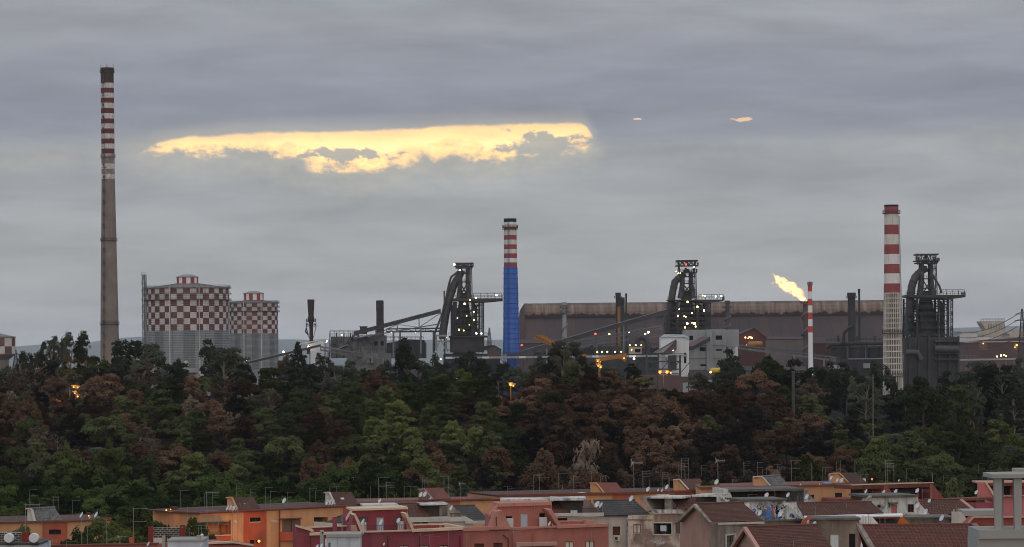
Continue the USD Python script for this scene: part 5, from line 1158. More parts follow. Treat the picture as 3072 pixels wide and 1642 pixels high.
mb = MB(); f.rect(mb, 2146, 1006, 2167, 1021, -2, -2.2); f.rect(mb, 2147, 1047, 2167, 1054, -2, -2.2); th.part('window', mb, 'void')
mb = MB(); f.rect(mb, 2178, 989, 2217, 1040, -5, -25); th.part('upper_wing', mb, 'bunker_grey')
mb = MB()
for a, b_ in ((2055, 2120), (2138, 2178)): f.rect(mb, a, 1036, b_, 1037.2, .25, 0); f.rect(mb, a, 1075, b_, 1076.2, .25, 0)
th.part('string_course', mb, 'bunker_dirty')
gallery('short covered conveyor rising into the face of the concrete bunker', (2066, 1046), (2118, 1018), 1640, 11, 'closed', [], 'dark_steel', 0, roof='works_brown', Y2=1655)
th = Thing('white_silo', 'white round silo beside the concrete bunker', 'silo', P(2200, 1040, 1690)); mb = MB(); mb.lathe(P(2200, 1045, 1690), [(14 * px(1690), -8), (14 * px(1690), 5.5), (6 * px(1690), 7), (.02, 7)], 20); th.part('shell', mb, 'tower_white', 30); mb = MB(); ring_rail(mb, P(2200, 1012, 1690), 14 * px(1690), 1.3, .14, 16); mb.bar(P(2195, 1015, 1690), P(2195, 992, 1690), .3); th.part('guard_rail', mb, 'grey_steel')
th, f = block('transfer_hut', 'white transfer hut under the flared dark stack', 'hut', 1800, [(920, 1035), (955, 1022), (973, 1028), (973, 1095), (931, 1095), (931, 1037)], 14, 'tower_white', [(922, 1036, 930.5, 1052)])
mb = MB(); mb.plate([f.pt(905, 1030, 1.2), f.pt(953, 1021, 1.2), f.pt(976, 1027, -13), f.pt(930, 1026, -13)], [0, 0, -.4]); th.part('roof', mb, 'tower_white'); mb = MB(); f.rect(mb, 920, 1036, 931, 1063, -2, -2.4); th.part('doorway', mb, 'works_brown'); lamp(th, 925, 1041, 1798, 6.5, LW)
th, f = block('ore_bin_house', 'sooty grey ore bin house with two square windows left of the square stack', 'bunker', 1800, [(993, 1010), (1110, 1010), (1110, 1003), (1155, 1006), (1155, 1070), (993, 1075)], 26, 'bunker_dirty', [(1123, 1024, 1133, 1037), (1142, 1024, 1151, 1037)])
mb = MB(); f.rect(mb, 1080, 980, 1099, 1002, -3, -12); f.rect(mb, 1078, 979, 1101, 981.5, -2.5, -12.5); th.part('roof_hut', mb, 'dark_steel')
mb = MB()
for v in (1000, 1010): rail(mb, [f.pt(990, v, 1), f.pt(1100, v, 1)], 1.5, .2, 2.4)
for u in (990, 1010, 1032, 1052, 1075): f.bar(mb, (u, 1075), (u, 998), .6, 1.0)
for u in (990, 1032): f.bar(mb, (u, 1040), (u + 20, 1012), .4, 1.0)
r = random.Random(9)
for k in range(18): u, v = r.uniform(995, 1095), r.uniform(1004, 1060); f.rect(mb, u, v, u + r.uniform(3, 10), v + r.uniform(3, 12), r.uniform(.5, 2.2), 0)
th.part('gantry', mb, 'dark_steel')
mb = MB(); mb.plate([f.pt(1012, 1046, 6), f.pt(1040, 1034, 6), f.pt(1052, 1036, 1), f.pt(1030, 1046, 1)], [0, 0, -.4]); th.part('lean_to_roof', mb, 'holder_grey_light')
for (u, v, s, mt) in ((981, 1023, 5, LW), (1025, 1005, 4, LY), (979, 1027, 3, LY)): lamp(th, u, v, 1790, s, mt)
th, f = block('small_gabled_hall', 'small dark gabled hall at the foot of the left furnace', 'works hall', 1760, [(1462, 1070), (1462, 1048), (1482, 1036), (1503, 1048), (1503, 1070)], 20, 'shed_light')
mb = MB(); mb.plate([f.pt(1460, 1049, .4), f.pt(1482, 1035, .4), f.pt(1482, 1035, .4) + [0, 21, 0], f.pt(1460, 1049, .4) + [0, 21, 0]], [0, 0, -.4]); mb.plate([f.pt(1505, 1049, .4), f.pt(1482, 1035, .4), f.pt(1482, 1035, .4) + [0, 21, 0], f.pt(1505, 1049, .4) + [0, 21, 0]], [0, 0, -.4]); mb.plate([f.pt(1425, 1052, .3), f.pt(1460, 1050, .3), f.pt(1481, 1036, .4), f.pt(1440, 1040, .3)], [0, 8, 0]); th.part('roof', mb, 'shed_wall')
th, f = block('dark_shed_row', 'row of dark low sheds and tanks below the left conveyor', 'shed', 1830, [(1160, 1075), (1160, 1030), (1225, 1018), (1270, 1020), (1275, 1030), (1275, 1075)], 30, 'soot_steel')
for u in (1186, 1206, 1262): mb = MB(); mb.tube([P(u, 1075, 1820), P(u, 1030, 1820)], 8 * px(1820), 14); th.part('tank', mb, 'dark_steel', 40)
mb = MB(); rail(mb, [f.pt(1160, 1018, -1), f.pt(1270, 1018, -1)], 1.5, .2, 2.2); th.part('guard_rail', mb, 'dark_steel')
for k, (u0, u1, v, Yb, lab, mt) in enumerate(((1330, 1500, 1062, 1900, 'long low dark building under the left furnace and its gabled hall', 'soot_steel'), (1600, 1700, 1060, 1860, 'low sooty building behind the orange boom', 'dark_steel'), (1740, 1990, 1045, 1900, 'dark jumble of low sheds under the lower truss conveyor', 'dark_steel'), (1040, 1170, 1060, 1700, 'low grey block left of the left furnace, behind the trees', 'bunker_dirty'))):
    th, f = block('low_works', lab, 'works building', Yb, [(u0, 1125), (u1, 1125), (u1, v), (u0 + (u1 - u0) * .6, v), (u0 + (u1 - u0) * .55, v - 6), (u0 + (u1 - u0) * .2, v - 6), (u0 + (u1 - u0) * .15, v), (u0, v)], 20, mt)
    mb = MB(); r = random.Random(30 + k)
    for q in range(14): u = r.uniform(u0, u1 - 10); vv = r.uniform(v - 10, v + 20); f.rect(mb, u, vv, u + r.uniform(3, 12), vv + r.uniform(4, 20), r.uniform(.5, 3), -2)
    th.part('annex', mb, 'soot_steel' if k != 3 else 'bunker_dirty')
    mb = MB(); rail(mb, [f.pt(u0, v - 6, 0), f.pt(u1, v - 6, 0)], 1.6, .2, 2.5)
    for q in range(6): u = r.uniform(u0, u1); f.bar(mb, (u, v), (u, v - r.uniform(10, 25)), .4, 0)
    th.part('roof_rail', mb, 'dark_steel')
# big bent duct in front of the middle conveyor
th = Thing('bent_duct', 'big rust-dark bent duct in the shadow of the lower truss conveyor', 'duct', P(1925, 1060, 1790)); mb = MB(); mb.tube([P(1909 , 1060, 1790), P(1909, 1032, 1790), P(1914, 1018, 1790), P(1925, 1012, 1790), P(1938, 1018, 1790), P(1943, 1032, 1790), P(1943, 1060, 1790)], 8 * px(1790), 12); th.part('pipe', mb, 'pipe_steel', 40); mb = MB(); mb.box(P(1890, 1058, 1795), P(1896, 1045, 1800)); th.part('valve_box', mb, 'tan_silo')
th, f = block('control_cabin', 'small pale yellow-lit control cabin beneath the truss conveyor', 'cabin', 1745, [(1888, 1063), (1925, 1063), (1925, 1041), (1888, 1041)], 8, 'tan_silo', [(1905, 1047, 1922, 1058)])
mb = MB(); rail(mb, [f.pt(1880, 1041, 1), f.pt(1930, 1041, 1)], 1.6, .18, 1.6); th.part('guard_rail', mb, 'dark_steel'); [lamp(th, u, v, 1738, s, mt) for u, v, s, mt in ((1889, 1036, 4, LO), (1907, 1036, 4.5, LY), (1924, 1036, 3.5, LO), (1895, 1050, 3, LY))]
# ochre-streaked stack group before the shed
for nm, lab, u, vt, vb, w, mt, Yq in (('works_stack', 'dark stack with an ochre-streaked lower half in front of the shed', 1855, 879, 970, 7.3, 'stack_dark', 2000), ('works_stack', 'square dark stack standing right of the ochre-streaked one', 1868, 893, 965, 6.2, 'dark_steel', 2010), ('works_stack', 'thin black pipe stack, rightmost of the group before the shed', 1879, 881, 965, 2.7, 'soot_steel', 1990),
                             ('works_stack', 'thick black stack above the hot-blast stoves', 2556, 879, 1060, 11.5, 'soot_steel', 1890), ('works_stack', 'thin black stack right of the thick one above the stoves', 2579, 868, 1060, 3.2, 'soot_steel', 1900), ('works_stack', 'thin upright pipe on the edge of the square-stack gantry', 1333, 874, 920, 2.0, 'soot_steel', 1830)):
    c = P(u, vb, Yq); m = px(Yq); g = gz(u, Yq); th = Thing(nm, lab, 'stack', [c[0], c[1], g]); t = zof(u, vt, Yq); mb = MB(); mb.lathe([c[0], c[1], 0], [(w * m, g), (w * m, t), (w * m * .75, t), (w * m * .7, t - 2), (.02, t - 2)], 18); th.part('shaft', mb, mt, 30)
    mb = MB(); mb.lathe([c[0], c[1], 0], [(w * m, t - 9 * m), (w * m * 1.15, t - 9 * m), (w * m * 1.15, t + .1), (w * m * .9, t + .1)], 18); th.part('rim', mb, mt)
    if u == 1855: mb = MB(); mb.lathe([c[0], c[1], 0], [(w * m + .06, g), (w * m + .06, zof(u, 920, Yq))], 9, -1.9, -.6); th.part('ochre_streak', mb, 'ochre')
    if w > 6: mb = MB(); q = np.array([c[0], c[1], t - 16 * m]); ring_deck(mb, q, w * m, w * m + 4 * m, .25); ring_rail(mb, q, w * m + 4 * m, 1.3, .14, 12); th.part('gallery', mb, 'dark_steel')
# hot-blast stoves
for k, u in enumerate((2515, 2572, 2626)):
    Yq = 1880; m = px(Yq); c = P(u, 1100, Yq); c[2] = gz(u, Yq); th = Thing('hot_blast_stove', ('leftmost', 'middle', 'rightmost')[k] + ' of three black domed stoves before the shed', 'stove', c); t = zof(u, 1048, Yq) - c[2]
    mb = MB(); R_ = 23 * m; mb.lathe(c, [(R_, 0), (R_, t)] + [(R_ * math.cos(a), t + R_ * .62 * math.sin(a)) for a in np.linspace(.2, 1.55, 7)], 28); th.part('shell', mb, 'soot_steel', 30)
    for zz in (t, t * .5): mb = MB(); ring_rail(mb, c + [0, 0, zz], R_ + .3, 1.5, .2, 22); th.part('guard_rail', mb, 'dark_steel')
    mb = MB(); mb.tube([c + [R_ * .6, -R_ * .9, 0], c + [R_ * .6, -R_ * .9, t + 2]], 3.5 * m, 10); mb.tube([c + [0, 0, t + R_ * .55], c + [0, 0, t + R_ * .62 + 5]], 4 * m, 10); th.part('pipe', mb, 'dark_steel', 40)
    mb = MB(); mb.lathe(c + [-R_ * 1.2, -2, 0], [(6 * m, 0), (6 * m, t * .75)], 14); th.part('pale_column', mb, 'grey_steel', 40)
th = Thing('gas_main', 'black overhead gas main with guard rail linking the stoves to the gridded chimney', 'pipe', P(2580, 1030, 1870)); mb = MB(); mb.tube([P(2480, 1045, 1870), P(2490, 1034, 1870), P(2560, 1031, 1870), P(2665, 1029, 1870)], 6 * px(1870), 10); mb.tube([P(2530, 1030, 1868), P(2532, 1000, 1868), P(2545, 985, 1868), P(2556, 980, 1868)], 5 * px(1870), 10); th.part('main', mb, 'soot_steel', 40)
mb = MB(); rail(mb, [P(2480, 1026, 1868), P(2665, 1023, 1868)], 1.6, .25, 2.5); [mb.bar(P(u, 1030, 1870), P(u, 1100, 1870), .9) for u in (2490, 2540, 2600, 2650)]; th.part('support', mb, 'soot_steel')
th, f = block('stove_house', 'low black building with a pale strip along the foot of the stoves', 'works building', 1780, [(2495, 1130), (2660, 1130), (2660, 1078), (2520, 1078), (2520, 1068), (2495, 1068)], 14, 'soot_steel'); mb = MB(); f.rect(mb, 2545, 1075, 2660, 1078, .6, 0); f.rect(mb, 2487, 1095, 2520, 1108, 1.2, 0); f.rect(mb, 2590, 1090, 2610, 1105, 1.2, 0); th.part('pale_strip', mb, 'holder_grey_light')
# far right works, far left tank, pylons
th, f = block('white_works', 'white block of works behind the brown building at the right edge', 'works building', 2300, [(2886, 1090), (2886, 998), (2980, 996), (2980, 1090)], 40, 'holder_whiteb'); mb = MB(); f.rect(mb, 2884, 993, 2982, 998, .5, -40); th.part('roof_edge', mb, 'works_cream')
th, f = block('brown_works', 'brown works building with two orange-lit windows at the right edge', 'works building', 2150, [(2897, 1120), (2897, 1027), (2960, 1020), (3110, 1010), (3110, 1120)], 40, 'works_brown', [(2938, 1026, 2966, 1050), (3040, 1028, 3062, 1050)], 'dim_pane'); 
[lamp(th, u, v, 2149.6, s, mt) for u, v, s, mt in ((2950, 1031, 4, 'lamp_amber'), (3050, 1036, 6, 'lamp_amber'), (3045, 1042, 3.5, 'lamp_amber'))]
mb = MB(); f.rect(mb, 2895, 1024, 3112, 1027, .6, -40); rail(mb, [f.pt(2900, 1021, 0), f.pt(3110, 1008, 0)], 1.4, .18, 2.5); th.part('parapet', mb, 'works_cream')
th, f = block('roof_works', 'pale stained penthouse tower standing above the brown works', 'tower', 2220, [(2945, 1010), (2945, 1000), (2958, 990), (2945, 972), (2942, 964), (3014, 962), (3014, 992), (3072, 990), (3110, 990), (3110, 1015)], 20, 'works_cream')
mb = MB(); rail(mb, [f.pt(2942, 964, 0), f.pt(3014, 962, 0)], 1.5, .2, 2); mb.lathe(P(3018, 1010, 2215), [(12 * px(2215), 0), (11 * px(2215), 1.5), (.02, 3)], 16); [f.rect(mb, u, 972, u + 1.5, 988, .3, 0) for u in range(2965, 3014, 8)]; th.part('roof_rail', mb, 'grey_steel')
th, f = block('lit_canopy', 'low canopy with bright orange lamps before the brown works', 'canopy', 2080, [(2870, 1078), (3080, 1074), (3080, 1079), (2870, 1083)], 10, 'bunker_grey'); mb = MB(); [f.bar(mb, (u, 1078), (u, 1120), .5, -1) for u in range(2875, 3080, 24)]; f.rect(mb, 2876, 1066, 2935, 1067, 0, -.4); [f.bar(mb, (u, 1066), (u, 1079), .25, -.2) for u in range(2876, 2936, 12)]; th.part('post', mb, 'grey_steel'); [lamp(th, u, v, 2070, s, mt) for u, v, s, mt in ((2991, 1070, 4, 'lamp_white'), (3003, 1067, 6, LO), (3012, 1066, 5, LO), (3018, 1069, 4, LO))]
th = Thing('round_tank', 'banded red and white round tank cut off by the left edge', 'tank', P(-14, 1075, 1800)); m = px(1800)
for k, (v0, v1) in enumerate(((1014, 1040), (1040, 1062))):
    for q in range(12):
        mb = MB(); mb.lathe([P(-14, 0, 1800)[0], 1800, 0], [(50 * m, zof(-14, v1, 1800)), (50 * m, zof(-14, v0, 1800))], 3, 2 * math.pi * q / 12, 2 * math.pi * (q + 1) / 12); th.part('cladding_panel', mb, 'holder_red' if (q + k) % 2 else 'holder_white')
mb = MB(); mb.lathe([P(-14, 0, 1800)[0], 1800, 0], [(30 * m, gz(0, 1800)), (30 * m, zof(-14, 1080, 1800)), (50 * m, zof(-14, 1064, 1800)), (50 * m, zof(-14, 1062, 1800))], 32); mb.lathe([P(-14, 0, 1800)[0], 1800, 0], [(51 * m, zof(-14, 1015, 1800)), (51 * m, zof(-14, 1011, 1800)), (.02, zof(-14, 1000, 1800))], 32); th.part('frame', mb, 'holder_roof', 30)
def pylon(label, u, vt, vb, Y, w, arms):
    th = Thing('pylon', label, 'pylon', P(u, vb, Y)); mb = MB(); lattice(mb, P(u, vb, Y), P(u, vt, Y), w * px(Y), w * px(Y), 14, .3, .12)
    th.part('mast', mb, 'dark_steel'); mb = MB()
    for v, k in arms:
        for s in (-1, 1): mb.bar(P(u, v, Y), P(u + s * k, v + 1, Y), .3); mb.bar(P(u, v - 5, Y), P(u + s * k, v + 1, Y), .25)
    th.part('cross_arm', mb, 'dark_steel')
pylon('slender lattice mast between the left furnace and the blue chimney', 1468, 984, 1040, 1850, 16, [(1000, 5)])
pylon('grey lattice pylon by the round tank at the left edge', 47, 1050, 1110, 1900, 18, [(1062, 8)])
pylon('pylon cut by the right edge, carrying the wires', 3066, 928, 1110, 1500, 26, [(942, 20), (962, 22)])
for k, (a, b_) in enumerate((((2860, 996), (3052, 943)), ((2860, 1010), (3050, 962)), ((2862, 1024), (3052, 980)), ((2862, 1036), (3060, 1010)))):
    p0, p1 = P(*a, 1900), P(*b_, 1500); mb = MB(); t = np.linspace(0, 1, 16)[:, None]; q = p0 + (p1 - p0) * t; q[:, 2] -= (4 * t * (1 - t))[:, 0] * 3.5; mb.tube(q, .16, 5)
    solo('power_line', mb, 'wire', ('topmost', 'second', 'third', 'lowest')[k] + ' of four sagging power lines reaching the right-hand pylon', 'power line')
# gasholder pumphouse, tan silo, pipe
th, f = block('pump_house', 'grey pump house with brick lower wall at the foot of the big gasholder', 'pump house', 1850, [(520, 1160), (605, 1160), (605, 1126), (595, 1118), (530, 1118), (520, 1126)], 14, 'bunker_grey'); mb = MB(); [f.rect(mb, u, 1136, u + 14, 1158, .3, 0) for u in (530, 548, 566, 584)]; th.part('brick_bay', mb, 'works_brown'); lamp(th, 600, 1133, 1848, 4, LO)
th = Thing('tan_tank', 'small cream faceted tank on the roof before the big gasholder', 'tank', P(558, 1104, 1845)); mb = MB(); mb.lathe(P(558, 1104, 1845), [(7 * px(1845), 0), (10 * px(1845), 1.3), (10 * px(1845), 2.4), (3 * px(1845), 4), (.02, 4)], 8); th.part('shell', mb, 'tan_silo'); mb = MB(); mb.box(P(530, 1118, 1842), P(596, 1104, 1852)); th.part('plinth', mb, 'bunker_grey')
# orange boom of a stacker, its body among the trees
Y = 1300.0; th = Thing('stacker_machine', 'orange stacker machine raising a box-girder boom above the trees', 'stacker', P(1720, 1090, Y)); f = Face(1600, Y)
mb = MB(); f.poly(mb, [(1600, 1016), (1610, 1004), (1636, 1008), (1667, 1030), (1662, 1041), (1640, 1034)], 2.2, -2.2); bm = th.part('boom', mb, 'orange_machine')
mb = MB(); [f.bar(mb, (1612 + 9 * k, 1008 + 5.2 * k), (1606 + 9 * k, 1018 + 4.6 * k), .25, 2.3) for k in range(6)]; f.bar(mb, (1608, 1009), (1658, 1034), .2, 2.3); th.part('boom_rib', mb, 'rust', parent=bm)
mb = MB(); f.poly(mb, [(1664, 1028), (1692, 1046), (1742, 1062), (1738, 1070), (1690, 1058), (1660, 1040)], 1.2, -1.2); th.part('lower_boom', mb, 'orange_machine')
mb = MB(); f.rect(mb, 1700, 1046, 1722, 1062, 3, -3); f.rect(mb, 1735, 1062, 1760, 1072, 3, -3); f.bar(mb, (1790, 1080), (1880, 1066), 1.6, 0); f.bar(mb, (1790, 1082), (1790, 1120), 1.6, 0); f.bar(mb, (1860, 1070), (1878, 1082), 1.4, 0); th.part('body', mb, 'orange_machine')
mb = MB(); f.bar(mb, (1614, 1000), (1616, 1010), .3, 0); f.bar(mb, (1660, 1028), (1690, 1012), .25, 0); f.bar(mb, (1690, 1012), (1716, 1048), .25, 0); th.part('stay', mb, 'dark_steel')
for u, v, s, mt in ((1708, 1050, 5, 'lamp_amber'), (1800, 1088, 6, 'lamp_amber'), (1872, 1075, 4, 'lamp_amber')): lamp(th, u, v, Y - 4, s, mt)
th = Thing('yellow_machine', 'yellow domed machine body with a lamp, behind the trees below the bunker', 'machine', P(2145, 1120, 1250)); mb = MB(); a = P(2147, 1112, 1250); mb.tube([a - [2.2, 0, .2], a - [1.4, 0, 0], a + [1.2, 0, 0], a + [2.0, 0, -.2]], [.5, 1.05, 1.05, .7], 14); th.part('hood', mb, 'yellow_machine', 40); mb = MB(); mb.box(a + [-2.4, -1, -2.5], a + [2.2, 1, -.7]); th.part('chassis', mb, 'dark_steel'); lamp(th, 2132, 1117, 1246, 6, 'lamp_yellow')
# frames and red walls round the twin orange lamps
th = Thing('trestle_frame', 'dark steel trestle frame right of the twin orange lamps', 'frame', P(1975, 1130, 1590)); f = Face(1900, 1590); mb = MB()
for u in (1940, 1975, 2006, 2040): f.bar(mb, (u, 1066), (u, 1140), .9, 0)
for v in (1085, 1108, 1122): f.bar(mb, (1936, v), (2044, v), .6, 0)
for k in range(4): f.bar(mb, (1940 + 33 * k, 1122), (1972 + 33 * k, 1085), .35, 0)
f.rect(mb, 2008, 1066, 2030, 1112, -1, -4); th.part('frame', mb, 'dark_steel')
th, f = block('red_wall_yard', 'dull red walled yard building under the twin orange lamps', 'works building', 1480, [(1935, 1190), (1935, 1126), (2040, 1126), (2060, 1150), (2060, 1190)], 12, 'works_brown', [(1950, 1133, 1960, 1142)])
th, f = block('pale_yard', 'pale concrete yard wall glimpsed between trees below the bunker', 'wall', 1120, [(2050, 1200), (2050, 1150), (2140, 1140), (2140, 1200)], 4, 'bunker_grey')
# street lamps and poles in front of the works
def bulb(path, at, power):
    b_ = UsdLux.SphereLight.Define(stage, fresh(path, 'bulb')); b_.CreateRadiusAttr(0.12); b_.CreateIntensityAttr(power); b_.CreateColorAttr((1.0, 0.36, 0.07)); UsdGeom.Xformable(b_).AddTranslateOp().Set(tuple(float(q) for q in at))
def pole_lamp(label, u, vt, vb, Y, heads, mat, power=3600.0, r=.16):
    b_ = P(u, vb, Y); t = P(u, vt, Y); th = Thing('street_lamp', label, 'street lamp', b_); mb = MB(); mb.tube([b_ - [0, 0, 3], t], [r, r * .7], 8); th.part('pole', mb, 'soot_steel')
    for du, dv, s in heads:
        q = P(u + du, vt + dv, Y); mb = MB(); mb.box(q + [-.5, -.3, .25], q + [.5, .3, .5]); mb.bar(t, q + [0, 0, .3], .12); th.part('lamp_arm', mb, 'dark_steel'); mb = MB(); mb.sphere(q, s * px(Y) / 2, 1); th.part('lamp', mb, mat, True)
    if mat == 'lamp_street': bulb(th.path, P(u, vt, Y) + [0, -2.6, .2] - th.o, power)
pole_lamp('pole with two bright orange lamps over the red yard', 1990, 1118, 1235, 800, [(-10, -1, 8), (11, -1, 8), (22, 1, 5)], 'lamp_street')
pole_lamp('pole with a white-gold lamp burning low beside the thick dark post', 2364, 1146, 1230, 1000, [(0, 0, 9)], 'lamp_white')
pole_lamp('small white lamp under the thick dark post', 2363, 1216, 1240, 860, [(0, 0, 7)], 'lamp_white')
pole_lamp('orange lamp glowing inside the crest trees right of the left edge', 228, 1166, 1200, 722, [(-7, -4, 5), (6, -2, 5), (-4, 14, 4), (5, 24, 5)], 'lamp_street')
pole_lamp('orange lamp glowing among the pines below the blue chimney', 1532, 1154, 1185, 716, [(0, 0, 9), (8, 4, 5)], 'lamp_street')
pole_lamp('orange lamp seen through the crowns left of the twin lamps', 1797, 1092, 1125, 748, [(-4, -8, 5), (5, 10, 6), (-2, 6, 5)], 'lamp_street')
for k, (u, v, Y, s, mt, lab) in enumerate(((252, 1144, 765, 4, LY, 'tiny yellow light above the orange-lit crest trees'), (535, 1144, 900, 4, LW, 'small white light below the cream tank'), (730, 1140, 900, 4, LY, 'small yellow light left under the small gasholder'), (838, 1142, 900, 4, LY, 'small yellow light under the flared stack, left of the cypress'),
                             (1370, 1133, 900, 5, LW, 'white light among the crest trees under the left furnace'), (1372, 1137, 830, 3, LW, 'faint white light just right of another under the left furnace'), (1505, 1125, 1000, 4, LW, 'white light left of the blue chimney base'), (1498, 1112, 1000, 4, 'lamp_red', 'red signal light left of the blue chimney base'), (1565, 1036, 1700, 5, 'lamp_red', 'red signal light at the right flank of the blue chimney'),
                             (1786, 1002, 1700, 6, 'lamp_red', 'red signal light on a post before the long covered conveyor'), (1828, 1003, 1700, 5, LY, 'yellow light on the lower truss conveyor'), (1888, 998, 1700, 3.5, LW, 'pale light on the truss conveyor left of two brighter ones'), (1936, 1002, 1700, 5, LY, 'yellow light left of the brightest lamp on the truss conveyor'), (1945, 997, 1700, 7, LW, 'brightest white lamp on the truss conveyor'),
                             (1854, 1187, 745, 6, LO, 'orange light among scorched pines under the twin lamps'), (2228, 1199, 745, 5, LW, 'left white light between scorched pines below the bunker'), (2309, 1198, 745, 5, LW, 'right white light between scorched pines below the bunker'), (850, 1056, 1800, 6, LW, 'white light beside the right rim of the small gasholder'), (740, 1081, 1780, 4, LW, 'white light at the low end of the left covered conveyor'), (1918, 1124, 1250, 4, LY, 'yellow light left of the twin orange lamps'))):
    q = P(u, v, Y); th = Thing('work_light', lab, 'lamp', q); mb = MB(); mb.tube([q - [0, 0, 6], q], .12, 6); th.part('post', mb, 'dark_steel'); mb = MB(); mb.sphere(q, s * px(Y) / 2, 1); th.part('lamp', mb, mt, True)
for k, (u, vt, vb, Y, r, lab) in enumerate(((2380, 1118, 1292, 690, .32, 'thick dark post standing before the crest trees under the flare stack'), (2066, 1120, 1260, 720, .12, 'thin dark pole between trees below the white tower'), (2540, 1200, 1300, 690, .10, 'thin grey pole among the tall trees under the black stoves'), (2619, 1125, 1300, 690, .08, 'slim pale pole among tall trees left of the gridded chimney'), (1972, 1095, 1240, 735, .16, 'dark pole just left of the twin orange lamps'))):
    mb = MB(); mb.tube([P(u, vb, Y) - [0, 0, 2], P(u, vt, Y)], [r * 1.2, r], 8); mb.bar(P(u - 6, vt + 8, Y), P(u + 6, vt + 8, Y), r * .7); mb.sphere(P(u, vt, Y), r * 1.3, 0); solo('utility_pole', mb, 'dark_steel' if k != 3 else 'bark_pale', lab, 'pole')

# ------------------------------------------------------------------ the houses in front
def wall_paint(name, rgb, **k):
    kw = dict(var=0.14, scale=0.35, rough=0.9, streak=0.42, zs=0.18, spec=0.15, bump=0.01, bscale=8.0); kw.update(k)
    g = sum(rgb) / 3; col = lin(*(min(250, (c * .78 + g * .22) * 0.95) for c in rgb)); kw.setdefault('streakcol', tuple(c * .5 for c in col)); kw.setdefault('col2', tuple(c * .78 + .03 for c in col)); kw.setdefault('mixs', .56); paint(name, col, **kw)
wall_paint('plaster_orange', (232, 162, 104)); wall_paint('plaster_red', (212, 92, 58)); wall_paint('plaster_magenta', (164, 64, 74)); wall_paint('plaster_salmon', (196, 110, 92)); wall_paint('plaster_salmon_light', (208, 130, 110))
wall_paint('plaster_cream', (218, 206, 190), streak=0.5); wall_paint('coping_cream', (232, 196, 160), streak=0.2); wall_paint('coping_brown', (140, 72, 54)); wall_paint('plaster_redbrown', (176, 78, 62)); wall_paint('plaster_pink', (214, 112, 108))
wall_paint('plaster_old', (188, 170, 152), streak=0.75, streakcol=(0.07, 0.06, 0.055), col2=lin(120, 100, 88), mixs=0.5, var=0.18)
wall_paint('tuff_stone', (172, 140, 120), streak=0.55, streakcol=(0.10, 0.07, 0.055), col2=lin(214, 196, 176), mixs=0.53, sharp=0.06, var=0.18, scale=0.7)
wall_paint('plaster_mould', (226, 220, 210), streak=0.6, streakcol=(0.06, 0.06, 0.055), col2=lin(104, 100, 96), mixs=0.57, sharp=0.07, scale=0.8)
wall_paint('plaster_greybrown', (166, 144, 128), streak=0.6, streakcol=(0.07, 0.055, 0.045), col2=lin(112, 94, 84), mixs=0.5)
wall_paint('gable_pink', (206, 150, 126), streak=0.35, streakcol=(0.26, 0.15, 0.11)); wall_paint('plaster_bluewhite', (214, 216, 222), streak=0.35, streakcol=(0.3, 0.3, 0.32)); wall_paint('concrete_light', (168, 163, 155), var=0.06, streak=0.15); wall_paint('door_blue', (186, 196, 206), streak=0.1); wall_paint('door_white', (226, 226, 224), streak=0.1)
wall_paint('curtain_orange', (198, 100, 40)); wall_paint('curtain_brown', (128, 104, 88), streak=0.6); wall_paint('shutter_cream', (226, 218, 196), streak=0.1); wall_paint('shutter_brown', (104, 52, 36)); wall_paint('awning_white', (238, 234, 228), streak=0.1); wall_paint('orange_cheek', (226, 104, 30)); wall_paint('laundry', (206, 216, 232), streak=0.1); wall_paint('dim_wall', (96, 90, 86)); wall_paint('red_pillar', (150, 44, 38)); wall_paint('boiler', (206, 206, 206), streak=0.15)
paint('bitumen', (0.074, 0.041, 0.033), 0.3, 0.25, 0.9, col2=(0.115, 0.058, 0.043), mixs=0.58); paint('roof_red', (0.20, 0.075, 0.055), 0.2, 0.3, 0.9, col2=(0.12, 0.058, 0.045), mixs=0.55)
paint('dark_glass', (0.02, 0.022, 0.025), 0.2, 0.5, 0.12, spec=0.5); paint('grey_glass', (0.11, 0.12, 0.115), 0.3, 0.5, 0.25, spec=0.5); paint('iron', (0.05, 0.045, 0.042), 0.2, 1.0, 0.7); paint('zinc', (0.27, 0.265, 0.26), 0.1, 1.0, 0.5); paint('dish_white', (0.66, 0.66, 0.66), 0.05, 1.0, 0.5); paint('slate', (0.055, 0.050, 0.050), 0.25, 0.4, 0.85, col2=(0.085, 0.075, 0.070), mixs=0.55, streak=0.4, streakcol=(0.14, 0.12, 0.11), zs=0.5)
paint('blue_tarp', (0.16, 0.32, 0.62), 0.1, 1.0, 0.6); paint('graffiti_blue', (0.10, 0.20, 0.52), 0.2, 2.0, 0.8); paint('graffiti_dark', (0.09, 0.08, 0.085), 0.3, 2.0, 0.8); paint('graffiti_pale', (0.62, 0.64, 0.66), 0.1, 2.0, 0.8)
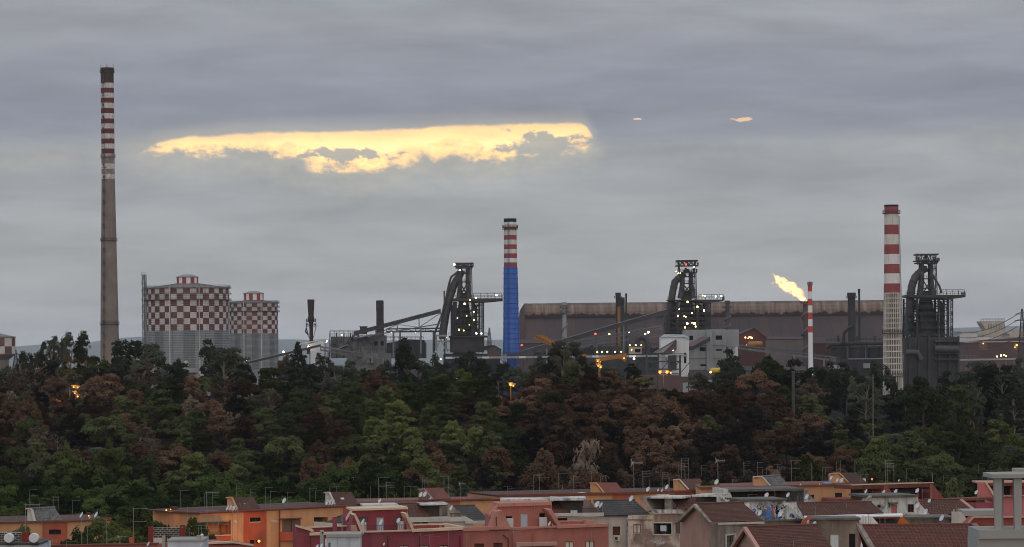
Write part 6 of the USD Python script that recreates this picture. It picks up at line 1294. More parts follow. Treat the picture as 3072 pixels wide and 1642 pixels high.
def tiles(name, c1, c2, c3):
    """roof tiles: tone by tile on courses that are built; moss and soot on top"""
    N = {'g': ('geometry', {}), 'rp': ('rgb_ramp', {'ramp': [(0.0, c1), (0.5, c2), (1.0, c3)]}), 'n': ('noise_texture', {'scale': 2.3, 'detail': 3.0, 'roughness': 0.7}), 'a': ('math', {'math_type': 'multiply_add', 'value2': 0.9, 'value3': -0.25}), 'b': ('math', {'math_type': 'multiply_add', 'value2': 0.5, 'value3': 0.0}), 's': ('math', {'math_type': 'add'}),
         'n2': ('noise_texture', {'scale': 0.5, 'detail': 5.0}), 'm': ('map_range', {'from_min': 0.5, 'from_max': 0.75, 'to_min': 0.0, 'to_max': 0.6, 'clamp': True}), 'x': ('mix_color', {'blend_type': 'mix', 'b': (0.05, 0.042, 0.038)}), 'p': ('principled_bsdf', {'roughness': 0.85, 'specular_ior_level': 0.2})}
    MATS[name] = usdkit.material(stage, '/World/Looks/' + name, N, [('g.random_per_island', 'b.value1'), ('g.position', 'n.vector'), ('n.fac', 'a.value1'), ('a.value', 's.value1'), ('b.value', 's.value2'), ('s.value', 'rp.fac'), ('g.position', 'n2.vector'), ('n2.fac', 'm.value'), ('rp.color', 'x.a'), ('m.result', 'x.fac'), ('x.result', 'p.base_color')], surface='p.BSDF')
tiles('tile_brown', (0.095, 0.045, 0.033), (0.155, 0.070, 0.050), (0.22, 0.110, 0.080)); tiles('tile_red', (0.105, 0.043, 0.032), (0.190, 0.076, 0.054), (0.32, 0.14, 0.095)); tiles('tile_dark', (0.045, 0.034, 0.030), (0.070, 0.050, 0.044), (0.10, 0.075, 0.064)); tiles('tile_mossy', (0.09, 0.085, 0.08), (0.27, 0.265, 0.26), (0.56, 0.55, 0.54))
tiles('brick_dark', (0.05, 0.042, 0.040), (0.085, 0.070, 0.064), (0.12, 0.10, 0.09))

paint('slab_moss', (0.115, 0.100, 0.088), 0.3, 0.5, 0.9, col2=(0.20, 0.185, 0.17), mixs=0.58, streak=0.4, zs=0.3)
BASE = -1.2
def vb(Y): return V0 + (EYE - BASE) / Y * F
class House:
    def __init__(s, label, uL, YL, uR=None, YR=None, name='house', cat='house'):
        s.f = Face(uL, YL, uR, YR); s.Y = YL; p = P(uL if uR is None else (uL + uR) / 2, 1600, YL); p[2] = BASE; s.t = Thing(name, label, cat, p); s.vb = vb(YL)
    def wall(s, poly, D, mat, wins=(), deep=(), name='wall', o=0.0, label=None):
        """front shell with real openings, then the body; deep openings are loggias 2.2 m deep. poly: the top edge left to right; the wall runs to the ground"""
        f = s.f; full = [(poly[0][0], s.vb)] + list(poly) + [(poly[-1][0], s.vb)]; mb = MB(); f.poly(mb, full[::-1], o, o - .35, list(wins) + list(deep))
        s.t.part(name, mb, mat, label=label); mb = MB(); low = [(u, v + 1.2) for u, v in poly]; full = [(low[0][0] + .6, s.vb)] + [(low[0][0] + .6, low[0][1])] + low[1:-1] + [(low[-1][0] - .6, low[-1][1]), (low[-1][0] - .6, s.vb)]
        if deep: f.poly(mb, full[::-1], o - .352, o - 2.2, list(deep)); f.poly(mb, full[::-1], o - 2.202, o - D)
        else: f.poly(mb, full[::-1], o - .352, o - D)
        s.t.part('body', mb, mat); return s
    def roof(s, a, b, D, mat, lift=.12, o=0.2):
        mb = MB(); p, q = s.f.pt(*a, o), s.f.pt(*b, o); n = -s.f.n * (D + .4); mb.plate([p, q, q + n, p + n], [0, 0, -lift]); s.t.part('flat_roof', mb, mat); return s
    def cope(s, pts, h, o0, o1, mat, name='coping'):
        for a, b in zip(pts[:-1], pts[1:]):
            mb = MB(); s.f.poly(mb, [(a[0], a[1] + h), (b[0], b[1] + h), b, a], o0, o1); s.t.part(name, mb, mat)
        return s
    def side(s, a, b, o0, o1, h, mat, name='coping'):
        """a coping running back from offset o0 at pixel a to o1 at pixel b"""
        mb = MB(); p, q = s.f.pt(*a, o0), s.f.pt(*b, o1); mb.bar(p, q, .45, h * px(s.Y)); s.t.part(name, mb, mat); return s
    def block(s, u0, v0, u1, v1, o0, o1, mat, name):
        if name == 'loggia_back': v1 += 7; u0 -= 3; u1 += 3
        mb = MB(); s.f.rect(mb, u0, v0, u1, v1, o0, o1); return s.t.part(name, mb, mat)
    def poly(s, pts, o0, o1, mat, name, holes=()): mb = MB(); s.f.poly(mb, pts, o0, o1, holes); return s.t.part(name, mb, mat)
    def window(s, u0, v0, u1, v1, kind='dark', o=0.0, sill=True, leaves=2, frame='shutter_brown'):
        f, t = s.f, s.t; w = .06 / px(s.Y) ; mb = MB()
        for a in (u0, u1 - w): f.rect(mb, a, v0, a + w, v1, o - .10, o - .20)
        f.rect(mb, u0 + w, v0, u1 - w, v0 + w, o - .10, o - .20); f.rect(mb, u0 + w, v1 - w, u1 - w, v1, o - .10, o - .20)
        for k in range(1, leaves): c = u0 + (u1 - u0) * k / leaves; f.rect(mb, c - w * .6, v0 + w, c + w * .6, v1 - w, o - .10, o - .20)
        fr = t.part('window', mb, frame)
        for k in range(leaves):
            a, b = u0 + (u1 - u0) * k / leaves, u0 + (u1 - u0) * (k + 1) / leaves; mb = MB(); f.rect(mb, a + w * .4, v0 + w * .5, b - w * .4, v1 - w * .5, o - .15, o - .18); t.part('pane', mb, {'dark': 'dark_glass', 'cream': 'shutter_cream', 'grey': 'grey_glass', 'brown': 'shutter_brown', 'void': 'void', 'curtain': 'curtain_brown', 'blue': 'door_blue'}[kind], parent=fr)
        mb = MB(); f.rect(mb, u0 - .5, v0 - .5, u1 + .5, v1 + .5, o - .30, o - .345); t.part('reveal', mb, 'void', parent=fr)
        if sill: mb = MB(); f.rect(mb, u0 - 1, v1, u1 + 1, v1 + 1.6, o + .10, o - .10); t.part('sill', mb, 'coping_cream', parent=fr)
        return fr
    def tiled(s, A, B, C, D, mat, n, name='tiled_roof'):
        """roof slope in overlapping courses: A ridge left, B ridge right, C eave right, D eave left (3-D points); every course is a part"""
        A, B, C, D = (np.asarray(q, float) for q in (A, B, C, D)); nn = np.cross(B - A, D - A); nn /= np.linalg.norm(nn); nn = nn if nn[2] > 0 else -nn
        mb = MB(); mb.plate([A, B, C, D], -nn * .12); base = s.t.part(name, mb, mat); w = np.linalg.norm(B - A); cnt = max(4, int(w / .33))
        for i in range(n):
            t0, t1 = i / n, (i + 1.12) / n; mb = MB(); r = random.Random(i + 7)
            for k in range(cnt):
                q0, q1 = (k + .04) / cnt, (k + .96) / cnt
                def pp(q, t): return (A + (B - A) * q) * (1 - t) + (D + (C - D) * q) * t
                h = .035 + r.uniform(0, .012); a, b, c, d = pp(q0, t0), pp(q1, t0), pp(q1, min(t1, 1.01)), pp(q0, min(t1, 1.01)); m0, m1 = (a + b) / 2 + nn * .05, (c + d) / 2 + nn * (.05 + h)
                v = [a + nn * .01, m0, b + nn * .01, d + nn * h, m1, c + nn * h, d, c]; mb.add(v, [(0, 3, 4), (0, 4, 1), (1, 4, 5), (1, 5, 2), (3, 6, 7), (3, 7, 5), (3, 5, 4)])
            s.t.part('tile_course', mb, mat, parent=base, kind='stuff')
        mb = MB(); mb.tube([A + nn * .05, B + nn * .05], .13, 6); s.t.part('ridge_tile', mb, mat, parent=base); return s
    def ptx(s, u, v, o=0.0): return s.f.pt(u, v, o)

def bulkhead(label, Y, wall, roof, roofmat, wallmat='plaster_orange', vents=False, cap=None, tiled=0):
    """stair head on a flat roof: upright end wall, single roof slope falling towards the viewer's right"""
    (A, B, C, D_), (E, Fv) = wall, roof; h = House(label, A[0], Y, C[0], Y - .8, name='stair_head', cat='stair head'); f = h.f
    mb = MB(); f.poly(mb, [D_, C, B, A], 0, -.3); h.t.part('end_wall', mb, wallmat)
    b, c = f.pt(*B), f.pt(*C); e, g = P(E[0], E[1], Y + 2.4), P(Fv[0], Fv[1], Y + 1.3)
    up = np.array([0, 0, .10]); a, d = f.pt(*A), f.pt(*D_); back = np.array([0, 2.6, 0])
    mb = MB(); pts = [a + [0, .31, -.05], b + [0, .31, -.05], c + [0, .31, -.05], d + [0, .31, 0], e - up * 1.5, g - up * 1.5, a + back, np.array([e[0], e[1] + 1.0, d[2]]), np.array([a[0], a[1] + 2.6, d[2]])]
    hull = trimesh.convex.convex_hull(np.array(pts)); mb.add(hull.vertices, hull.faces); h.t.part('body', mb, wallmat)
    if tiled: h.tiled(b + up, e + up, g + up, c + up, roofmat, tiled)
    else: mb = MB(); mb.plate([b + up * 1.5 + [-.15, -.1, 0], e + up, g + up + [0.1, -.15, -.05], c + up + [-.1, -.25, -.05]], [0, .02, -.14]); h.t.part('roof', mb, roofmat)
    mb = MB(); mb.bar(a + [-.1, 0, .08], b + [0, 0, .12], .42, .14); mb.bar(b + [0, -.02, .12], c + [0, -.1, .10], .34, .13); h.t.part('verge', mb, cap or wallmat)
    if vents:
        for k in range(3): u = A[0] + 2 + k * 3.2; mb = MB(); f.rect(mb, u, A[1] + 1.5, u + 1.8, A[1] + 4.5, .03, -.05); h.t.part('vent', mb, 'void')
    return h

# ---- left orange block
h = House('low orange block with a red stairwell panel at the far left', -40, 402, 330, 406)
h.wall([(-40, 1570), (80, 1569), (330, 1561)], 16, 'plaster_orange', [(147, 1589, 183, 1604)])
mb = MB(); h.f.poly(mb, [(128, h.vb), (202, h.vb), (202, 1566), (128, 1568)], .08, .004, [(147, 1589, 183, 1604)]); h.t.part('stairwell_panel', mb, 'plaster_red'); h.window(147, 1589, 183, 1604, 'dark', sill=False)
h.cope([(-40, 1567), (80, 1566), (330, 1558)], 4.5, .3, -.3, 'coping_brown'); h.roof((-40, 1568), (330, 1559.5), 15.6, 'bitumen')
mb = MB(); a, b = h.f.pt(-40, 1568, -15.5), h.f.pt(330, 1559, -15.5); mb.bar(a, b, .4, .5); mb.bar(b, h.f.pt(330, 1559, 0), .4, .4); h.t.part('rear_parapet', mb, 'coping_brown')
h.block(262, 1538, 273, 1545, -3, -4, 'shutter_brown', 'vent_hood'); lamp(h.t, 266, 1548, 400, 4, 'lamp_street')
bulkhead('mossy-tiled stair head on the orange block at the far left', 405, [(82, 1528), (95, 1529), (104, 1566), (82, 1567)], [(164, 1525), (187, 1562)], 'tile_mossy', 'plaster_cream', cap='plaster_cream', tiled=5)
# ---- big orange block
h = House('long orange block with red stairwell panels and curtained openings, left of centre', 600, 414, 1090, 428)
deep = [(628, 1574, 686, 1607), (942, 1552, 985, 1566)]
h.wall([(600, 1541), (680, 1537), (1090, 1517)], 15, 'plaster_orange', [(750, 1553, 782, 1566), (750, 1620, 764, 1632), (847, 1558, 902, 1600)], deep)
for (a, b, va, vb_) in ((732, 800, 1531, 1529), (1030, 1090, 1520, 1517)):
    mb = MB(); h.f.poly(mb, [(a, h.vb), (b, h.vb), (b, vb_), (a, va)], .09, .004, [(750, 1553, 782, 1566), (750, 1620, 764, 1632)] if a == 732 else []); h.t.part('stairwell_panel', mb, 'plaster_red')
h.window(750, 1553, 782, 1566, 'void', frame='iron'); h.window(750, 1620, 764, 1632, 'void', leaves=1, sill=False); h.window(847, 1558, 902, 1600, 'curtain', sill=False, frame='shutter_brown')
h.block(847, 1596, 905, 1622, .9, .02, 'plaster_red', 'balcony_front'); h.block(843, 1555, 906, 1558, .6, 0, 'coping_brown', 'lintel')
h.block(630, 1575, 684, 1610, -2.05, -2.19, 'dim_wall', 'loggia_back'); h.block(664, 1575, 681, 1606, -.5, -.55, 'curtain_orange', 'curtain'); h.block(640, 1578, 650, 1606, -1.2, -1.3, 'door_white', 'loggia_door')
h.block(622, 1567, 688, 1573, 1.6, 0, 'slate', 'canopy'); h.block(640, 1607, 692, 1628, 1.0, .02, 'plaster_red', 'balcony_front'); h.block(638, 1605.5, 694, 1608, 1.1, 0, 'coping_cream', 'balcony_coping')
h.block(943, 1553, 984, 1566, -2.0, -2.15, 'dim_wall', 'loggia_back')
h.cope([(600, 1538), (680, 1534), (880, 1524), (1090, 1514)], 4.0, .35, -.3, 'coping_brown'); h.roof((600, 1540), (1090, 1516), 14.6, 'bitumen')
mb = MB(); h.f.poly(mb, [(838, h.vb), (840.5, h.vb), (840.5, 1530), (838, 1530)], .3, .15); h.t.part('downpipe', mb, 'coping_brown'); mb = MB(); h.f.poly(mb, [(690, h.vb), (692.5, h.vb), (692.5, 1560), (690, 1560)], .3, .15); h.t.part('downpipe', mb, 'coping_brown')
for (pts) in (((812, 1560), (832, 1561), (836, 1567), (824, 1569), (815, 1564)), ((702, 1562), (708, 1561), (712, 1568), (705, 1569))): h.poly(list(pts), .04, .003, 'plaster_cream', 'plaster_patch')
mb = MB(); a, b = h.f.pt(600, 1539, -14.5), h.f.pt(1090, 1515, -14.5); mb.bar(a, b, .4, .5); h.t.part('rear_parapet', mb, 'coping_brown')
h.block(772, 1621, 782, 1627, .5, .05, 'iron', 'lamp_bracket'); lamp(h.t, 777, 1624, 413, 8, 'lamp_street'); bulb(h.t.path, P(777, 1625, 412) + [0, -.5, 0] - h.t.o, 900.0)
h2 = House('orange end wing of the long block, with a lamp on its corner', 500, 423, 602, 414.5, name='house')
h2.wall([(502, 1533), (540, 1536), (602, 1541)], 9, 'plaster_orange'); h2.cope([(500, 1530), (560, 1535), (602, 1538)], 4.5, .3, -.3, 'coping_brown'); h2.roof((503, 1531.5), (602, 1539), 8.7, 'bitumen'); h2.block(509, 1520, 519, 1527, -1, -1.8, 'shutter_brown', 'vent_hood'); lamp(h2.t, 499, 1531, 421, 5, 'lamp_street'); bulb(h2.t.path, P(501, 1532, 420) - h2.t.o, 45.0); lamp(h2.t, 512, 1528.5, 421.3, 3, 'lamp_street')
bulkhead('dark-roofed stair head with three dishes on the left of the long orange block', 421, [(681, 1495), (695, 1495), (712, 1531), (681, 1531)], [(760, 1494), (778, 1527)], 'bitumen', 'plaster_orange')
bulkhead('dark-roofed stair head with three dishes on the right of the long orange block', 430, [(976, 1480), (988, 1480), (1004, 1516), (976, 1517)], [(1053, 1478), (1076, 1513)], 'bitumen', 'plaster_cream')
# ---- orange row behind, middle and right
h = House('orange row seen over the salmon house, middle right', 1500, 452, 2110, 462)
h.wall([(1500, 1490), (1850, 1484), (2110, 1476)], 15, 'plaster_orange'); h.cope([(1500, 1484), (1850, 1478), (2110, 1470)], 7, .35, -.3, 'coping_brown'); h.roof((1500, 1487), (2110, 1473), 14.5, 'bitumen')
for a, b, va in ((1838, 1890, 1485), (2025, 2070, 1478)): mb = MB(); h.f.poly(mb, [(a, h.vb), (b, h.vb), (b, va), (a, va + .5)], .08, .004); h.t.part('stairwell_panel', mb, 'plaster_red')
mb = MB(); mb.bar(h.f.pt(1500, 1486, -14.5), h.f.pt(2110, 1472, -14.5), .4, .5); h.t.part('rear_parapet', mb, 'coping_brown'); h.block(1745, 1479, 1760, 1482, -2, -4, 'awning_white', 'roof_box')
bulkhead('red-roofed stair head on the orange row, right of the stump antennas', 460, [(1772, 1451), (1788, 1451), (1815, 1485), (1772, 1485)], [(1850, 1450), (1872, 1480)], 'roof_red', 'plaster_orange')
bulkhead('brown-roofed stair head beside two dishes on the orange row', 463, [(2022, 1441), (2038, 1441), (2066, 1471), (2022, 1472)], [(2100, 1438), (2122, 1468)], 'bitumen', 'plaster_orange', cap='plaster_cream')
h = House('orange row over the magenta house with a russet parapet', 1090, 446, 1510, 452)
h.wall([(1090, 1511), (1340, 1503), (1455, 1500), (1508, 1501)], 12, 'plaster_orange'); h.cope([(1090, 1505), (1340, 1499), (1455, 1496), (1508, 1498)], 5.5, .35, -.3, 'coping_brown'); h.roof((1090, 1507), (1508, 1499), 11.5, 'roof_red'); mb = MB(); h.f.poly(mb, [(1340, h.vb), (1380, h.vb), (1380, 1501), (1340, 1503)], .08, .004); h.t.part('stairwell_panel', mb, 'plaster_red')
mb = MB(); mb.bar(h.f.pt(1090, 1506, -11.5), h.f.pt(1508, 1498, -11.5), .4, .6); h.t.part('rear_parapet', mb, 'coping_brown')
bulkhead('reddish-roofed stair head with peeling end wall above the magenta house', 449, [(1256, 1470), (1272, 1469), (1298, 1500), (1256, 1501)], [(1328, 1465), (1350, 1496)], 'roof_red', 'plaster_old')
h = House('orange block with a small window, upper right', 2100, 448, 2560, 448)
h.wall([(2100, 1467), (2300, 1463), (2440, 1459), (2560, 1456)], 14, 'plaster_orange', [(2505, 1479, 2526, 1492)], [(2420, 1485, 2442, 1500)]); h.window(2505, 1479, 2526, 1492, 'dark', leaves=1, sill=False); h.cope([(2100, 1462), (2300, 1458), (2560, 1451)], 6, .4, -.3, 'coping_brown'); h.roof((2100, 1464), (2560, 1453), 13.5, 'roof_red')
h.poly([(2555, h.vb), (2555, 1457), (2572, 1457), (2598, 1503), (2598, h.vb)][::-1], .05, -8, 'plaster_redbrown', 'red_end_wall'); h.block(2470, 1494, 2600, 1506, 2.2, .3, 'coping_brown', 'balcony_front'); mb = MB(); mb.bar(h.f.pt(2100, 1463, -13.5), h.f.pt(2560, 1452, -13.5), .4, .6); h.t.part('rear_parapet', mb, 'coping_brown')
h.block(2474, 1448, 2494, 1452, -3, -5, 'blue_tarp', 'blue_tarpaulin'); h.block(2588, 1437, 2598, 1447, -6, -6.6, 'awning_white', 'roof_box'); lamp(h.t, 2616, 1438, 440, 6, 'lamp_red')
bulkhead('mossy-tiled stair head on the orange block, upper right', 450, [(2262, 1432), (2286, 1432), (2312, 1461), (2262, 1462)], [(2338, 1429), (2366, 1457)], 'tile_mossy', 'plaster_orange', True, 'plaster_cream', tiled=5)
bulkhead('brown-roofed stair head with round vents and a dish, upper right', 452, [(2491, 1423), (2518, 1422), (2545, 1450), (2491, 1450)], [(2566, 1420), (2598, 1449)], 'bitumen', 'plaster_orange', True)
# ---- dark-red mansards with loggias, right
h = House('dark red mansard row with deep shaded loggias, right', 2565, 412, 2835, 418)
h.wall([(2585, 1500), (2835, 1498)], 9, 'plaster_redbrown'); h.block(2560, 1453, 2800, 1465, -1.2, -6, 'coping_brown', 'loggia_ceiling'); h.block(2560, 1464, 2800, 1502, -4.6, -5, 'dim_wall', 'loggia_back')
h.poly([(2790, 1500), (2835, 1500), (2800, 1455), (2795, 1453), (2790, 1453)], -1, -5.5, 'plaster_redbrown', 'cheek_wall'); h.poly([(2652, 1485), (2680, 1485), (2662, 1457), (2652, 1457)], -.6, -4.5, 'plaster_redbrown', 'cheek_wall')
h.tiled(h.ptx(2662, 1455, -3.5), h.ptx(2706, 1455, -3.5), h.ptx(2740, 1488, -.3), h.ptx(2684, 1488, -.3), 'tile_dark', 6); h.block(2556, 1450.5, 2802, 1453, -.6, -.9, 'coping_cream', 'roof_edge')
mb = MB(); [h.f.bar(mb, (u, 1458), (u, 1500), .09, -1.0) for u in (2605, 2630, 2765, 2780)]; h.t.part('post', mb, 'iron')
h = House('low crimson house with brown tiled slope at the right, below the mansards', 2740, 372, 3010, 380)
h.wall([(2745, 1555), (2926, 1538), (2932, 1508), (3010, 1510)], 8, 'plaster_magenta'); h.tiled(h.ptx(2770, 1500, -2.6), h.ptx(2885, 1500, -2.6), h.ptx(2925, 1534, .7), h.ptx(2755, 1552, .7), 'tile_brown', 9); h.block(2830, 1495, 2990, 1502, -2.5, -5, 'coping_brown', 'parapet'); h.block(2925, 1530, 2990, 1534, 1.5, 0, 'coping_cream', 'balcony_coping'); h.side((2883, 1500), (2925, 1533), -2.4, .8, 4, 'gable_pink')
# ---- pink house at the right edge
h = House('pink house with a slanting cheek wall beside the concrete chimney', 2930, 392, 3090, 392)
h.wall([(2985, 1494), (3090, 1494)], 9, 'plaster_pink'); h.poly([(2933, 1493), (2985, 1491), (2960, 1448), (2933, 1448)], .1, -.4, 'plaster_pink', 'cheek_wall'); h.poly([(2955, 1448), (2961, 1448), (2990, 1490), (2983, 1493)], .35, -.5, 'coping_cream', 'coping'); h.block(2932, 1445.5, 3090, 1450, -.3, -5, 'gable_pink', 'roof_edge'); h.block(2970, 1450, 3090, 1458, -.8, -5, 'plaster_redbrown', 'lintel'); h.block(2965, 1456, 3090, 1495, -3.5, -4, 'plaster_redbrown', 'loggia_back'); h.block(3005, 1460, 3030, 1484, -3.4, -3.5, 'void', 'doorway'); h.block(2992, 1486, 3090, 1490, .5, .1, 'plaster_mould', 'parapet')
# ---- terraces behind the magenta house
h = House('white-parapet terrace house with a dark recess behind the magenta house', 1050, 374, 1420, 376)
h.wall([(1050, 1552), (1240, 1553), (1398, 1550), (1420, 1562)], 3, 'plaster_cream', [(1240, 1567, 1262, 1572), (1264, 1567, 1284, 1572)]); h.block(1240, 1567, 1284, 1572, -.2, -.3, 'void', 'vent_slot')
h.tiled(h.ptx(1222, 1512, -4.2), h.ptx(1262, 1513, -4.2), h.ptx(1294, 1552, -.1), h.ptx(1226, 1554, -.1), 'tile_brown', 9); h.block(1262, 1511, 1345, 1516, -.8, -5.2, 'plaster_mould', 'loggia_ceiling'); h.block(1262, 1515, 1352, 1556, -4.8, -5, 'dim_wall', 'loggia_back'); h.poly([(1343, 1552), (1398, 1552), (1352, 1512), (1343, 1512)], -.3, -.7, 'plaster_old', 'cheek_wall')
h.block(1318, 1518, 1343, 1553, -4.6, -4.78, 'plaster_old', 'inner_wall'); h.tiled(h.ptx(1352, 1520, -4), h.ptx(1425, 1518, -4), h.ptx(1470, 1562, -.2), h.ptx(1398, 1562, -.2), 'slate', 7); h.block(1228, 1553, 1398, 1566, .5, .02, 'plaster_cream', 'parapet'); h.block(1395, 1563, 1470, 1571, .4, .02, 'plaster_cream', 'parapet')
mb = MB(); [h.f.bar(mb, (u, 1540), (u, 1553), .05, .2) for u in range(1350, 1384, 4)]; h.f.bar(mb, (1348, 1540), (1384, 1540), .06, .2); h.t.part('railing', mb, 'iron')
h.block(1090, 1514, 1196, 1519, -1.5, -6, 'plaster_cream', 'roof_edge'); h.tiled(h.ptx(1010, 1555, -4), h.ptx(1042, 1545, -4), h.ptx(1050, 1573, -.2), h.ptx(960, 1572, -.2), 'tile_dark', 6) ; h.poly([(942, 1566), (1042, 1573), (1042, 1582), (944, 1582)][::-1], -.1, -.4, 'plaster_cream', 'low_wall')
mb = MB(); mb.plate([h.ptx(1255, 1509, -5.5), h.ptx(1070, 1512, -5.5), h.ptx(1070, 1505, -11), h.ptx(1255, 1503, -11)], [0, 0, -.2]); h.t.part('flat_roof', mb, 'bitumen')
# ---- magenta house
h = House('magenta house with cream copings, terrace doors and dishes, front centre left', 890, 334, 1390, 337)
h.wall([(930, 1602), (1090, 1600), (1235, 1597), (1390, 1588)], 3.5, 'plaster_magenta', [(1198, 1637, 1225, 1672), (1259, 1637, 1286, 1672), (1317, 1636, 1345, 1672)]); h.f.poly(mb := MB(), [(889, h.vb), (932, h.vb), (932, 1594), (889, 1577)], .0, -3.5); h.t.part('side_wing', mb, 'plaster_magenta')
for u in (1198, 1259, 1317): h.window(u, 1637, u + 27, 1672, 'cream')
h.cope([(888, 1575), (941, 1590)], 6, .35, -.5, 'coping_cream'); h.cope([(929, 1599), (1092, 1594)], 8, .4, -.5, 'coping_cream'); h.cope([(1092, 1594), (1236, 1590)], 4, .3, -.3, 'coping_cream'); h.cope([(1236, 1589), (1389, 1582)], 8, .4, -.5, 'coping_cream')
h.block(938, 1580, 1043, 1598, -3.2, -3.5, 'plaster_magenta', 'terrace_back'); h.cope([(920, 1582), (1043, 1577)], 3, -3.0, -3.7, 'coping_cream'); cp = h.block(999, 1553, 1011, 1598, -2.2, -2.7, 'plaster_magenta', 'flue'); mb = MB(); h.f.rect(mb, 1000.5, 1552, 1009.5, 1553.5, -2.3, -2.6); h.t.part('flue_mouth', mb, 'void', parent=cp)
mb = MB(); h.f.poly(mb, [(1043, 1600), (1043, 1556), (1057, 1530), (1223, 1526), (1223, 1598)][::-1], -3.5, -8, [(1186, 1552, 1203, 1574), (1130, 1553, 1151, 1592), (1076, 1551, 1102, 1570)]); h.t.part('upper_wall', mb, 'plaster_magenta')
h.cope([(1055, 1527), (1224, 1522)], 6, -3.2, -8.2, 'coping_cream'); h.cope([(1040, 1556), (1057, 1527)], 7, -3.2, -4.2, 'coping_cream'); h.block(1130, 1553, 1151, 1594, -3.6, -3.7, 'door_blue', 'door'); h.block(1186, 1552, 1203, 1574, -3.8, -3.9, 'grey_glass', 'window'); h.block(1076, 1551, 1102, 1570, -3.8, -3.9, 'bunker_dirty', 'window')
h.poly([(1062, 1546), (1067, 1542), (1093, 1593), (1082, 1596)][::-1], .2, -3.45, 'coping_cream', 'coping') ; h.poly([(1046, 1598), (1062, 1545), (1068, 1545), (1090, 1598)][::-1], -.1, -3.4, 'plaster_magenta', 'cheek_wall'); h.poly([(1214, 1541), (1222, 1540), (1243, 1589), (1236, 1592)][::-1], .2, -3.45, 'coping_cream', 'coping'); h.poly([(1222, 1598), (1218, 1545), (1224, 1545), (1240, 1598)][::-1], -.1, -3.4, 'plaster_salmon', 'cheek_wall')
h.block(1195, 1565, 1211, 1592, -.8, -1.5, 'boiler', 'boiler_cabinet'); h.block(1084, 1568, 1099, 1594, -.8, -1.5, 'boiler', 'boiler_cabinet'); h.poly([(1054, 1602), (1054, 1576), (1068, 1576), (1076, 1602)], .6, .1, 'gable_pink', 'chimney_breast')
h.cope([(1240, 1573), (1332, 1572)], 3.5, -3.0, -3.6, 'coping_cream'); h.block(1242, 1576, 1334, 1590, -3.1, -3.5, 'plaster_redbrown', 'terrace_back'); h.side((1332, 1573), (1389, 1583), -3.3, 0, 6, 'coping_cream'); mb = MB(); h.f.poly(mb, [(1318, 1576), (1326, 1576), (1326, 1589), (1318, 1589)][::-1], -2.9, -3.1); h.t.part('terrace_pier', mb, 'plaster_salmon')
mb = MB(); [h.f.bar(mb, (u, 1577), (u, 1590), .03, -.2) for u in range(1098, 1234, 6)]; h.f.bar(mb, (1095, 1577), (1235, 1575), .05, -.2); h.t.part('railing', mb, 'iron')
for u in (1162, 1258, 1379): mb = MB(); h.f.poly(mb, [(u, h.vb), (u + 3, h.vb), (u + 3, 1607), (u, 1607)], .14, .01); h.t.part('downpipe', mb, 'shutter_brown')
# ---- salmon house
h = House('salmon house with matching copings, light blue door and dishes, front centre', 1390, 341, 1826, 343)
h.wall([(1390, 1594), (1530, 1591), (1670, 1586), (1826, 1579)], 3.5, 'plaster_salmon', [(1423, 1631, 1452, 1665), (1480, 1629, 1508, 1665), (1695, 1625, 1720, 1660), (1756, 1623, 1783, 1660)])
for u, v, k in ((1423, 1631, 'brown'), (1480, 1629, 'brown'), (1695, 1625, 'cream'), (1756, 1623, 'cream')): h.window(u, v, u + (29 if k == 'brown' else 26), v + 36, k)
h.cope([(1390, 1583), (1531, 1579)], 9, .4, -.5, 'plaster_salmon_light'); h.cope([(1531, 1583), (1671, 1579)], 4, .3, -.3, 'plaster_salmon_light'); h.cope([(1671, 1577), (1827, 1571)], 9, .4, -.5, 'plaster_salmon_light')
mb = MB(); h.f.poly(mb, [(1470, 1592), (1470, 1546), (1496, 1514), (1656, 1508), (1656, 1588)][::-1], -3.5, -8, [(1618, 1540, 1635, 1562), (1562, 1541, 1583, 1582), (1518, 1549, 1536, 1560)]); h.t.part('upper_wall', mb, 'plaster_salmon')
h.cope([(1494, 1511), (1655, 1506)], 10, -3.2, -8.2, 'plaster_salmon_light'); h.cope([(1468, 1545), (1496, 1511)], 9, -3.2, -4.2, 'plaster_salmon_light'); h.block(1562, 1541, 1583, 1584, -3.6, -3.7, 'door_blue', 'door'); h.block(1618, 1540, 1635, 1562, -3.8, -3.9, 'void', 'window'); h.block(1518, 1549, 1536, 1560, -3.8, -3.9, 'void', 'window')
h.poly([(1473, 1590), (1488, 1536), (1506, 1532), (1532, 1582), (1528, 1590)][::-1], -.1, -3.4, 'plaster_salmon_light', 'cheek_wall'); h.block(1487.5, 1551, 1490.5, 1582, -.08, -.15, 'shutter_brown', 'slit'); h.poly([(1642, 1530), (1656, 1529), (1684, 1577), (1674, 1580)][::-1], .2, -3.4, 'plaster_salmon_light', 'cheek_wall')
h.block(1620, 1553, 1641, 1583, -.8, -1.5, 'boiler', 'boiler_cabinet'); h.block(1521, 1556, 1540, 1584, -.8, -1.5, 'boiler', 'boiler_cabinet')
h.block(1674, 1565, 1762, 1580, -3.1, -3.5, 'plaster_salmon', 'terrace_back'); h.cope([(1678, 1563), (1762, 1562)], 3, -3.0, -3.6, 'plaster_salmon_light'); h.poly([(1757, 1578), (1757, 1560), (1818, 1573), (1826, 1578)][::-1], -1.2, -3.0, 'plaster_salmon_light', 'terrace_wing')
